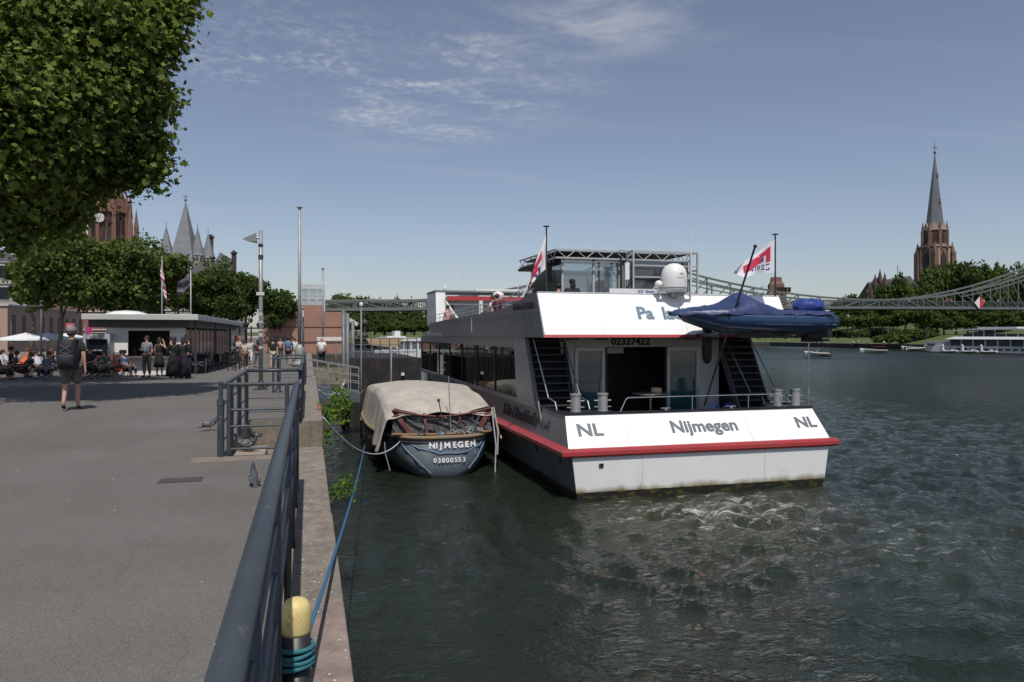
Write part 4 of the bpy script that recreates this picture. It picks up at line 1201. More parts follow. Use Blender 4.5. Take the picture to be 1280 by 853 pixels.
def build_setting():
    # asphalt promenade, with the pit at the stair head cut out
    asph = mat('asphalt', (.124, .114, .104), .88, 0, .14, .35, bump=.012, bscale=110, dirt_or_glint=(.155, .147, .137), dscale=.55, dthr=(.42, .75))
    nt = asph.node_tree; N, L = nt.nodes, nt.links; b = N['Principled BSDF']
    src = b.inputs['Base Color'].links[0].from_socket
    tc = N.new('ShaderNodeTexCoord')
    fine = N.new('ShaderNodeTexNoise'); fine.inputs['Scale'].default_value = 130; fine.inputs['Detail'].default_value = 3
    L.new(tc.outputs['Object'], fine.inputs['Vector'])
    crk = N.new('ShaderNodeTexVoronoi'); crk.feature = 'DISTANCE_TO_EDGE'; crk.inputs['Scale'].default_value = .16
    nn = N.new('ShaderNodeTexNoise'); nn.inputs['Scale'].default_value = 1.1; nn.inputs['Detail'].default_value = 8
    ml = N.new('ShaderNodeVectorMath'); ml.operation = 'MULTIPLY_ADD'; ml.inputs[1].default_value = (1.4, 1.4, 0)
    L.new(tc.outputs['Object'], nn.inputs['Vector']); L.new(nn.outputs['Color'], ml.inputs[0]); L.new(tc.outputs['Object'], ml.inputs[2]); L.new(ml.outputs[0], crk.inputs['Vector'])
    cr = N.new('ShaderNodeMapRange'); cr.inputs['From Max'].default_value = .0028; cr.inputs['To Min'].default_value = .86; cr.inputs['To Max'].default_value = 1
    L.new(crk.outputs['Distance'], cr.inputs['Value'])
    fr = N.new('ShaderNodeMapRange'); fr.inputs['From Min'].default_value = .3; fr.inputs['From Max'].default_value = .7; fr.inputs['To Min'].default_value = .62; fr.inputs['To Max'].default_value = 1.38
    L.new(fine.outputs['Fac'], fr.inputs['Value'])
    mu = N.new('ShaderNodeMath'); mu.operation = 'MULTIPLY'; L.new(fr.outputs[0], mu.inputs[0]); L.new(cr.outputs[0], mu.inputs[1])
    vm = N.new('ShaderNodeVectorMath'); vm.operation = 'SCALE'; L.new(src, vm.inputs[0]); L.new(mu.outputs[0], vm.inputs['Scale']); L.new(vm.outputs[0], b.inputs['Base Color'])
    pr = MB()
    XE = -.22
    ys = [-12, 10.5, 14.45, 24, 30, 36, 42, 46, 60, 90, 140, 260, 420]
    for a, c in zip(ys, ys[1:]):
        xe = -1.08 if a == 10.5 else XE
        pr.quad((-260, a, gz(a)), (xe, a, gz(a)), (xe, c, gz(c)), (-260, c, gz(c)))
    tag(pr.build('promenade', asph), kind='structure')
    # quay wall, low coping then full height coping
    sand = stone('sandstone', (.21, .18, .15))
    sand2 = stone('sandstone_pink', (.26, .20, .175), dt=(.6, .75))
    wall = mat('quay_wall', (.09, .075, .062), .9, 0, .3, 2, bump=.04, bscale=8, dirt_or_glint=(.03, .04, .02), dscale=2.5, dthr=(.4, .7))
    q = MB().box(-.6, .20, -12, 14.45, -2, 1.76).box(-.6, .20, 14.45, 85, -2, 1.9).box(-6, 5.2, 85, 420, -2, 1.9)
    tag(q.build('quay_wall', wall), kind='structure')
    rn = random.Random(2)
    cp = MB(); y = -12
    cps = []
    lens = [9.5, 2.55, 4.6, 3.2, 3.4, 3.0, 3.1]
    for i, ln in enumerate([18.05, 3.0, 3.05, 2.4]):
        y1 = min(y + ln, 14.44)
        o = MB().box(-.6, .262 + rn.uniform(-.006, .006), y + .006, y1 - .006, 1.765, 2.08).build('coping_stone', sand2 if i == 0 else sand, bevel=.018)
        tag(o, kind='structure'); y = y1
        if y >= 14.44: break
    y = 14.47
    for i in range(24):
        y1 = y + rn.uniform(2.2, 3.2)
        z0 = gz(y)
        o = MB().box(-.215, .25 + rn.uniform(-.01, .01), y, y1 - .012, 1.905, z0 + .0 - .004 * 1).build('coping_stone', sand, bevel=.02)
        tag(o, kind='structure'); y = y1
    # retaining face beside the low coping, pit walls and steps
    rt = MB().box(-.60, -.225, -12, 10.5, 2.07, 2.572)
    tag(rt.build('retaining_wall', sand), kind='structure')
    pit = MB().box(-1.5, -.6, 10.4, 14.5, 1.6, 2.07)
    tag(pit.build('stair_landing', sand), kind='structure')
    pw = MB().box(-1.6, -1.085, 10.5, 14.4, 2.07, 2.572).box(-1.6, .245, 14.4, 14.465, 2.075, 2.574).box(-1.08, -.605, 10.42, 10.495, 1.7, 2.574)
    tag(pw.build('pit_wall', mat('pit_concrete', (.2, .165, .125), .9, 0, .3, 6, bump=.02, bscale=20, dirt_or_glint=(.1, .09, .07), dscale=7)), kind='structure')
    st = MB().box(-1.08, -.62, 11.0, 12.2, 2.07, 2.46)
    tag(st.build('stone_step', mat('pale_step', (.3, .26, .21), .85, 0, .25, 5, bump=.015, bscale=30), bevel=.02), kind='structure')
    si = MB().box(-1.45, -.24, 10.02, 10.4, 2.575, 2.588)
    tag(si.build('gate_sill', mat('sill_stone', (.2, .165, .14), .9, 0, .2, 6, bump=.01, bscale=30)), kind='structure')
    # repaired asphalt patches
    pm = mat('asphalt_patch', (.119, .109, .099), .9, 0, .15, 1.2, bump=.012, bscale=90, dirt_or_glint=(.145, .138, .128), dscale=1.1)
    for (x0, x1, y0, y1) in ((-6.5, -3.9, 9.0, 10.1),):
        tag(MB().quad((x0, y0, QZ + .004), (x1, y0 + .1, QZ + .004), (x1 - .05, y1, QZ + .004), (x0 + .08, y1 - .06, QZ + .004)).build('asphalt_patch', pm), kind='structure')
    # small manhole cover flush with asphalt
    m = at(226, 8.2, z=QZ + .004)
    c = MB().box(m.x - .22, m.x + .22, m.y - .12, m.y + .12, m.z, m.z + .004)
    tag(c.build('manhole_cover', mat('iron_cover', (.085, .075, .065), .7, .3, .3, 30)), 'small dark iron cover set flush in the asphalt', 'manhole cover')

    # near railing
    RM = RAILM()
    X = -.155; zt = QZ + .955

    def rail(label, y0, y1, zt0, zt1, posts, x=X, group=None, base=None, nrail=3, pr=.028):
        R_ = thing('quay_railing', label, 'railing', (x, (y0 + y1) / 2, QZ))
        MB().path([(x, y0, zt0), (x, y1, zt1)], .038, 16).build('handrail', RM, R_, smooth=True)
        for p in posts:
            zz = np.interp(p, [y0, y1], [zt0, zt1])
            bz = base if base is not None else gz(p)
            MB().tube((x, p, bz), (x, p, zz - .02), pr, 12).build('post', RM, R_, smooth=True)
        for h in ([.22, .46, .70][:nrail]):
            MB().tube((x, y0 + .02, zt0 - .955 + h), (x, y1 - .02, zt1 - .955 + h), .015, 8).build('crossbar', RM, R_, smooth=True)
        return R_
    rail('long dark grey tube railing running beside the yellow-topped mooring post', -3, 10.38, zt, zt, [-1.2, .62, 2.2, 3.75, 5.9, 7.65, 9.4, 10.33], base=2.08)
    # enclosure of the stair head
    E = thing('gate_railing', 'dark grey railing box with a gate around the stair opening', 'railing', (-.6, 12.3, QZ))
    xl, xr, ya, yb = -1.12, X, 10.42, 14.3
    g = MB().path([(xl + .1, ya, zt), (xr - .05, ya, zt)], .024, 12)
    for z in (.10, .40, .62): g.tube((xl + .1, ya, QZ + z), (xr - .1, ya, QZ + z), .016, 8)
    g.tube((xl + .1, ya, QZ + .08), (xl + .1, ya, zt + .01), .028, 12).tube((xr - .13, ya, QZ + .08), (xr - .13, ya, zt), .028, 12)
    g.build('gate', RM, E, smooth=False)
    MB().tube((xl, ya, QZ), (xl, ya, zt - .19), .045, 14).tube((xl, ya, zt - .19), (xl, ya, zt + .0), .028, 12).ball((xl, ya, zt + .02), .034).build('gate_post', RM, E, smooth=False)
    MB().lathe([(.05, 0), (.052, .06), (.03, .065)], (xl, ya, zt - .27), 14).box(xl, xl + .1, ya - .012, ya + .012, zt - .25, zt - .21).build('hinge', RM, E)
    fl_ = MB().beam((xl + .02, ya, zt - .015), (xl + .02, yb, zt - .01), .05, .05)
    fl_.build('handrail', RM, E, bevel=.008)
    MB().path([(xl, yb, zt), (xr, yb, zt)], .030, 12).build('handrail', RM, E, smooth=True)
    for y_ in (11.5, 12.8, 14.25):
        MB().box(xl - .01, xl + .06, y_ - .03, y_ + .03, QZ, zt - .04).build('post', RM, E, bevel=.006)
    for h in (.2, .45, .7):
        MB().tube((xl + .02, ya, QZ + h), (xl + .02, yb, QZ + h), .012, 8).build('crossbar', RM, E)
        MB().tube((xl, yb, QZ + h), (xr, yb, QZ + h), .012, 8).build('crossbar', RM, E)
    rail('dark grey quay railing continuing beyond the gated stair opening', 14.3, 21.4, zt, zt, [14.4, 16.1, 17.9, 19.6, 21.35], pr=.034)
    E2 = thing('gate_railing', 'smaller far railing box across the quay beside the flagpole base', 'railing', (-.4, 22.5, QZ))
    for y_ in (21.5, 24.5):
        MB().path([(-.95, y_, zt), (-.15, y_, zt)], .028, 10).build('handrail', RM, E2)
        for h in (.25, .5): MB().tube((-.95, y_, QZ + h), (-.15, y_, QZ + h), .013, 8).build('crossbar', RM, E2)
    for x_, y_ in ((-.95, 21.5), (-.78, 21.5), (-.95, 24.5), (-.15, 24.5)):
        MB().tube((x_, y_, gz(y_) - .02), (x_, y_, zt), .03, 10).build('post', RM, E2)
    MB().path([(-.95, 21.5, zt), (-.95, 24.5, zt)], .028, 10).build('handrail', RM, E2)
    rail('far dark grey railing running on to the gangway', 24.5, 31.0, zt, zt - .1, [26, 28, 30.9], pr=.03)

    # yellow-topped mooring post with rope turns
    P = thing('mooring_post', 'short mooring post with worn yellow cap and turquoise rope turns', 'mooring post', (-.068, 4.3, 2.08))
    c = (-.068, 4.3, 2.08)
    yl = mat('worn_yellow', (.66, .52, .22), .5, 0, .14, 9, dirt_or_glint=(.36, .24, .11), dscale=18, dthr=(.54, .7))
    MB().lathe([(.078, .455), (.081, .47), (.081, .57), (.075, .61), (.058, .635), (.03, .648), (.005, .65)], c, 32).build('cap', yl, P, smooth=True)
    MB().lathe([(.10, 0), (.10, .02), (.078, .03), (.078, .455)], c, 28).build('post', mat('black_post', (.018, .018, .02), .45, 0, .3, 12), P, smooth=True)
    tq = mat('turquoise_rope', (.03, .16, .19), .85, 0, .35, 90, bump=.004, bscale=160)
    hel = [(c[0] + .092 * math.cos(a * .35), c[1] + .092 * math.sin(a * .35), c[2] + .26 + .0022 * a * .8 + .006 * math.sin(a * .5)) for a in range(76)]
    MB().path(hel, .0135, 8).build('rope_turns', tq, P, smooth=True)
    for a in (-1.2, -.9, -.6):
        MB().box(c[0] + .05 * math.cos(a) - .004, c[0] + .05 * math.cos(a) + .004, c[1] + .05 * math.sin(a) - .01, c[1] + .05 * math.sin(a) + .014, c[2] + .628, c[2] + .634).build('red_scratch', mat('red_scratch', (.5, .08, .04), .6), P)
    # mooring rope to the boat: off the post, over the edge, up to the cover's hem
    a = Vector((c[0] + .06, c[1] + .09, c[2] + .40)); e = at(456, 22.6, y=556)
    rope('mooring_rope', 'blue mooring rope from the yellow-capped post to the covered boat', a, e, .17, .0145, mat('blue_rope', (.03, .13, .25), .85, 0, .35, 90, bump=.004, bscale=160), n=26)
    wr = mat('pale_rope', (.55, .56, .58), .85, 0, .3, 40)
    rope('mooring_line', 'pale sagging line from the coping to the stern of the covered boat', (.28, 15.6, 2.5), at(500, 21.9, y=552), .55, .017, wr)
    rope('mooring_line', 'rusty brown line stretched from the quay ring to the canvas cover', (.2, 16.8, 2.5), at(456, 24.5, y=487), .12, .02, mat('rusty', (.12, .08, .06), .7))
    rope('mooring_line', 'white line hanging in a loop below the gangway end', (.3, 22.5, 2.55), at(432, 31, y=474), .5, .02, wr)
    rope('mooring_line', 'second white line slung under the gangway beside the first', (.3, 23.0, 2.5), at(430, 31, y=477), .3, .018, wr)
    ch = MB()
    for i in range(10):
        ch.lathe([(.03, 0), (.05, .02), (.03, .04)], (.22, 16.4 + .1 * i, 2.57 + .005 * (i % 2)), 8)
    tag(ch.build('rusty_chain', mat('rust_brown', (.25, .1, .05), .8)), 'rusty chain lying on the coping stones behind the railing', 'chain')
    # rust debris by the post
    rnx = random.Random(8); mb = MB()
    for i in range(160):
        x, y_ = .05 + abs(rnx.gauss(0, .06)), 4.35 + rnx.gauss(0, .13)
        if x < .25: mb.obox((x, y_, 2.084), rnx.uniform(.004, .014), rnx.uniform(.004, .01), .004, rnx.uniform(0, 3))
    tag(mb.build('rust_debris', mat('rust_flakes', (.2, .07, .03), .9)), kind='stuff')
    # bird droppings
    mb = MB()
    for i in range(70):
        x, y_ = rnx.uniform(-.08, .24), rnx.uniform(3.4, 13.8)
        mb.lathe([(rnx.uniform(.004, .013), 0), (.002, .003)], (x, y_, 2.0815), 8, rnx.uniform(.7, 1.3), 1)
    for i in range(60):
        x, y_ = rnx.uniform(-6, -.4), rnx.uniform(3.4, 22)
        mb.lathe([(rnx.uniform(.004, .014), 0), (.002, .002)], (x, y_, 2.582), 8, rnx.uniform(.7, 1.3), 1)
    tag(mb.build('droppings', mat('dropping_white', (.55, .54, .5), .9)), kind='stuff')


def build_pigeons():
    def pigeon(label, loc, rz, lean=0, sc=1.0):
        r = thing('pigeon', label, 'pigeon', loc, rz, 'pigeons by the gate')
        gm = mat('pigeon_grey', (.06, .065, .075), .7, 0, .35, 30, dirt_or_glint=(.02, .02, .024), dscale=22, dthr=(.5, .6))
        nodes = [(0, 0, .135, .062, .06), (0, .06, .165, .055, .055), (0, .10, .205, .036, .036), (0, .118, .25, .026, .026), (0, .128, .275, .027, .026), (0, -.08, .11, .045, .035), (0, -.17, .085, .03, .012), (0, -.24, .075, .03, .008), (0, .165, .268, .007, .006)]
        ed = [(0, 1), (1, 2), (2, 3), (3, 4), (0, 5), (5, 6), (6, 7), (4, 8)]
        me = skin_me('body', nodes, ed, 0, 2)
        me.materials.append(gm)
        o = bpy.data.objects.new('body', me); COL.objects.link(o); o.parent = r
        wm = mat('pigeon_wing', (.17, .18, .19), .7, 0, .3, 20, dirt_or_glint=(.02, .02, .022), dscale=16, dthr=(.5, .56))
        for s in (-1, 1):
            MB().ball((s * .056, -.045, .14), .02, .12, .045, 10, 8).build('wing', wm, r, smooth=True, local=True)
            mb = MB().tube((s * .025, 0, .09), (s * .028, .005, .01), .007, 6)
            for k in (-1, 0, 1): mb.tube((s * .028, .005, .008), (s * .028 + k * .018, .04, .004), .004, 5)
            mb.build('leg', mat('pigeon_red', (.35, .05, .05), .6), r, local=True)
        sc *= .86
        r.scale = (sc, sc, sc)
        return r
    pg = pigeon('dark pigeon standing on the open asphalt facing the gate', at(316.5, 7.95, z=QZ + .0), .25, sc=.88)
    pg.rotation_euler = (.42, 0, .25); pg.location.z += .004
    pigeon('grey pigeon walking beside the gate post', at(263, 12.4, z=QZ), -1.4)
    pigeon('pigeon with raised head inside the gate on the pale step', at(303, 11.1, z=2.46), 1.2)
    pigeon('pale-winged pigeon crouching inside the gate next to another', at(312, 10.95, z=2.46), -1.9)
    pigeon('dark pigeon at the back of the pair inside the gate', at(318, 11.9, z=2.46), 2.6)


def build_plants():
    lm = leaf_mat('weed_leaf', (.06, .13, .02), (.16, .26, .04), .45, 6)
    tw = mat('twig', (.1, .07, .04), .8)

    def plant(label, lobes, n, size, stems, seed):
        base = Vector(lobes[0][:3])
        r = thing('wall_plant', label, 'plant', base)
        o = leaves('leaves', lobes, n, size, lm, r, seed, off=base, shell=.15, clump=6, cr=size * 2)
        mb = MB()
        for s in stems: mb.path(s, [.012, .009, .004], 5)
        mb.build('stem', tw, r)
    def L(px, py, D, r, w=1): p = at(px, D, y=py); return (p.x, p.y, p.z, r, r, r * .9, w)
    plant('bright leafy shoot growing from the low quay wall beside the blue rope', [L(430, 610, 11.6, .16), L(423, 618, 11.4, .13), L(436, 606, 11.8, .10)], 150, .065,
          [[(.2, 10.8, 1.75), (.3, 10.9, 1.8), tuple(at(430, 11.6, y=608))], [(.2, 10.8, 1.75), (.28, 10.95, 1.85), tuple(at(421, 11.5, y=620))]], 1)
    plant('large leafy bush growing out of the quay wall below the rusty line', [L(424, 497, 17.2, .28), L(418, 512, 16.6, .32), L(428, 507, 17.4, .26), L(415, 528, 16, .22), L(421, 486, 17.6, .16), L(411, 540, 15.6, .16)], 640, .075,
          [[(.2, 16.5, 1.3), (.3, 16.6, 1.9), tuple(at(424, 17.2, y=497))], [(.2, 15.8, 1.4), (.3, 16.0, 1.8), tuple(at(416, 16.3, y=520))]], 2)
    plant('small weed hanging under the coping near the gated opening', [L(410, 553, 14.6, .13), L(409, 565, 14.2, .11)], 90, .06, [[(.2, 14.2, 1.5), (.27, 14.2, 1.6), (.3, 14.3, 1.75)]], 3)


# ------------------------------------------------------------------ river
def build_water():
    m = bpy.data.materials.new('river_water'); m.use_nodes = True
    nt = m.node_tree; N, L = nt.nodes, nt.links
    b = N['Principled BSDF']
    b.inputs['IOR'].default_value = 1.35
    b.inputs['Roughness'].default_value = .045
    tc = N.new('ShaderNodeTexCoord')
    def noise(sc, det, st=(1, 1, 1), rough=.55, rot=0):
        mp = N.new('ShaderNodeMapping'); mp.inputs['Scale'].default_value = st; mp.inputs['Rotation'].default_value = (0, 0, rot)
        L.new(tc.outputs['Object'], mp.inputs['Vector'])
        n = N.new('ShaderNodeTexNoise'); n.inputs['Scale'].default_value = sc; n.inputs['Detail'].default_value = det; n.inputs['Roughness'].default_value = rough
        L.new(mp.outputs[0], n.inputs['Vector']); return n.outputs['Fac']
    def math_(op, a, c, clamp=False):
        n = N.new('ShaderNodeMath'); n.operation = op; n.use_clamp = clamp
        for i, v in enumerate((a, c)):
            if v is None: continue
            if isinstance(v, (int, float)): n.inputs[i].default_value = v
            else: L.new(v, n.inputs[i])
        return n.outputs[0]
    n1 = noise(1.6, 5, (1, 1.5, 1), .6, .3); n2 = noise(6.0, 4, (1, 1.6, 1), .6, -.4); n3 = noise(.35, 3, (1, 1.3, 1))
    h = math_('ADD', math_('MULTIPLY', n1, .17), math_('MULTIPLY', n2, .085))
    h = math_('ADD', h, math_('MULTIPLY', n3, .16))
    # calm patch between the quay and the ship
    sep = N.new('ShaderNodeSeparateXYZ'); L.new(tc.outputs['Object'], sep.inputs[0])
    calm = N.new('ShaderNodeMapRange'); calm.interpolation_type = 'SMOOTHSTEP'
    calm.inputs['From Min'].default_value = 3.0; calm.inputs['From Max'].default_value = 30; calm.inputs['To Min'].default_value = .6; calm.inputs['To Max'].default_value = 1.3
    L.new(sep.outputs['X'], calm.inputs['Value'])
    bp = N.new('ShaderNodeBump'); bp.inputs['Distance'].default_value = 1.0
    L.new(calm.outputs[0], bp.inputs['Strength']); L.new(h, bp.inputs['Height']); L.new(bp.outputs[0], b.inputs['Normal'])
    # wash behind the propeller: distance from a point under the stern
    cmb = N.new('ShaderNodeVectorMath'); cmb.operation = 'SUBTRACT'; cmb.inputs[1].default_value = (9.6, 15.7, 0); L.new(tc.outputs['Object'], cmb.inputs[0])
    sc = N.new('ShaderNodeVectorMath'); sc.operation = 'MULTIPLY'; sc.inputs[1].default_value = (.30, .48, 0); L.new(cmb.outputs[0], sc.inputs[0])
    ln = N.new('ShaderNodeVectorMath'); ln.operation = 'LENGTH'; L.new(sc.outputs[0], ln.inputs[0])
    m1 = N.new('ShaderNodeMapRange'); m1.inputs['From Min'].default_value = .25; m1.inputs['From Max'].default_value = 1.6; m1.inputs['To Min'].default_value = .17; m1.inputs['To Max'].default_value = -.02
    L.new(ln.outputs['Value'], m1.inputs['Value'])
    c2 = N.new('ShaderNodeVectorMath'); c2.operation = 'SUBTRACT'; c2.inputs[1].default_value = (11.5, 13.2, 0); L.new(tc.outputs['Object'], c2.inputs[0])
    s2 = N.new('ShaderNodeVectorMath'); s2.operation = 'MULTIPLY'; s2.inputs[1].default_value = (.15, .17, 0); L.new(c2.outputs[0], s2.inputs[0])
    l2 = N.new('ShaderNodeVectorMath'); l2.operation = 'LENGTH'; L.new(s2.outputs[0], l2.inputs[0])
    m2 = N.new('ShaderNodeMapRange'); m2.inputs['From Min'].default_value = .2; m2.inputs['From Max'].default_value = 1.2; m2.inputs['To Min'].default_value = .10; m2.inputs['To Max'].default_value = -.1
    L.new(l2.outputs['Value'], m2.inputs['Value'])
    mask = math_('MAXIMUM', m1.outputs[0], m2.outputs[0])
    fo = noise(2.6, 11, (1, 2.0, 1), .72, .2)
    fo2 = noise(.9, 4, (1, 1.8, 1), .6, .5)
    f = math_('ADD', math_('MULTIPLY', fo, .65), math_('MULTIPLY', fo2, .35))
    f = math_('ADD', f, mask)
    fr = N.new('ShaderNodeMapRange'); fr.inputs['From Min'].default_value = .64; fr.inputs['From Max'].default_value = .76
    L.new(f, fr.inputs['Value'])
    # thin out with very fine bubbles
    bub = noise(26, 6, (1, 1.4, 1), .8)
    br = N.new('ShaderNodeMapRange'); br.inputs['From Min'].default_value = .38; br.inputs['From Max'].default_value = .62; br.inputs['To Min'].default_value = .12
    L.new(bub, br.inputs['Value'])
    foam = math_('MULTIPLY', fr.outputs[0], br.outputs[0], True)
    base = N.new('ShaderNodeMix'); base.data_type = 'RGBA'
    base.inputs['A'].default_value = (.010, .017, .010, 1); base.inputs['B'].default_value = (.036, .041, .024, 1)
    tur = N.new('ShaderNodeMapRange'); tur.inputs['From Min'].default_value = -.05; tur.inputs['From Max'].default_value = .2
    L.new(mask, tur.inputs['Value']); L.new(tur.outputs[0], base.inputs['Factor'])
    mx = N.new('ShaderNodeMix'); mx.data_type = 'RGBA'; mx.inputs['B'].default_value = (.68, .7, .66, 1)
    L.new(foam, mx.inputs['Factor']); L.new(base.outputs['Result'], mx.inputs['A']); L.new(mx.outputs['Result'], b.inputs['Base Color'])
    rg = N.new('ShaderNodeMapRange'); rg.inputs['To Min'].default_value = .05; rg.inputs['To Max'].default_value = .8; L.new(foam, rg.inputs['Value'])
    dl = N.new('ShaderNodeVectorMath'); dl.operation = 'LENGTH'; L.new(tc.outputs['Object'], dl.inputs[0])
    dr = N.new('ShaderNodeMapRange'); dr.inputs['From Min'].default_value = 35; dr.inputs['From Max'].default_value = 140; dr.inputs['To Max'].default_value = .26
    L.new(dl.outputs['Value'], dr.inputs['Value'])
    L.new(math_('ADD', rg.outputs[0], dr.outputs[0], True), b.inputs['Roughness'])

    # near patch with real waves
    x0, x1, y0, y1, d = .1, 46.0, -3.0, 62.0, .13
    nx, ny = int((x1 - x0) / d), int((y1 - y0) / d)
    xs = np.linspace(x0, x1, nx + 1); ys = np.linspace(y0, y1, ny + 1)
    X, Y = np.meshgrid(xs, ys)
    rng = np.random.default_rng(4)
    Z = np.zeros_like(X)
    calmf = np.clip((X - 3) / 8, .45, 1)
    for i in range(60):
        lam = 10 ** rng.uniform(-.42, .42); th = rng.normal(1.9, .75); k = 2 * PI / lam
        A = .0056 * lam ** .75
        Z += A * np.sin(k * (np.cos(th) * X + np.sin(th) * Y) + rng.uniform(0, 6.28)) * calmf
    # arcs spreading from the propeller wash
    for (cx, cy, A, lam) in ((11.0, 14.8, .050, 1.25), (11.6, 14.0, .030, .66), (10.4, 15.5, .018, .43)):
        dx, dy = X - cx, Y - cy
        r = np.hypot(dx, dy)
        ang = np.arctan2(dy, dx)
        env = np.exp(-((r - 6.5) / 3.6) ** 2) * (1 / (1 + np.exp(-(r - 1.5) * 2)))
        wob = .35 * np.sin(ang * 7 + r * .6) + .25 * np.sin(ang * 17 + 1.3 * r) + .5 * np.sin(X * .7 + Y * 1.1)
        patch = .55 + .45 * np.sin(ang * 5.3 + r * .8 + cx)
        Z += A * env * np.sin(2 * PI * r / lam + wob * 2.2) * patch * (Y < 18)
    # churned water astern
    g = 1.3 * np.exp(-(((X - 9.8) / 3.2) ** 2 + ((Y - 15.7) / 1.8) ** 2)) + .8 * np.exp(-(((X - 12) / 4.5) ** 2 + ((Y - 12.5) / 4) ** 2))
    for i in range(90):
        lam = 10 ** rng.uniform(-.5, .2); th = rng.uniform(0, 2 * PI); k = 2 * PI / lam
        Z += g * .0072 * lam * np.sin(k * (np.cos(th) * X + np.sin(th) * Y) + rng.uniform(0, 6.28) + 1.2 * np.sin(X * 1.3 + i) + 1.1 * np.sin(Y * 1.7 + i * 2))
    fade = np.clip((x1 - X) / 26, 0, 1) * np.clip((y1 - Y) / 34, 0, 1)
    Z *= fade
    V = np.stack([X.ravel(), Y.ravel(), Z.ravel()], 1)
    idx = np.arange((nx + 1) * (ny + 1)).reshape(ny + 1, nx + 1)
    F = np.stack([idx[:-1, :-1].ravel(), idx[:-1, 1:].ravel(), idx[1:, 1:].ravel(), idx[1:, :-1].ravel()], 1)
    o = fast_mesh('river', V, F, m)
    o.data.polygons.foreach_set('use_smooth', [True] * len(o.data.polygons))
    tag(o, kind='structure')
    far = MB()
    far.quad((.1, -60, 0), (400, -60, 0), (400, y0, 0), (.1, y0, 0))
    far.quad((x1, y0, 0), (400, y0, 0), (400, y1, 0), (x1, y1, 0))
    far.quad((.1, y1, 0), (400, y1, 0), (400, 420, 0), (.1, 420, 0))
    tag(far.build('river_far', m, fix=False), kind='structure')
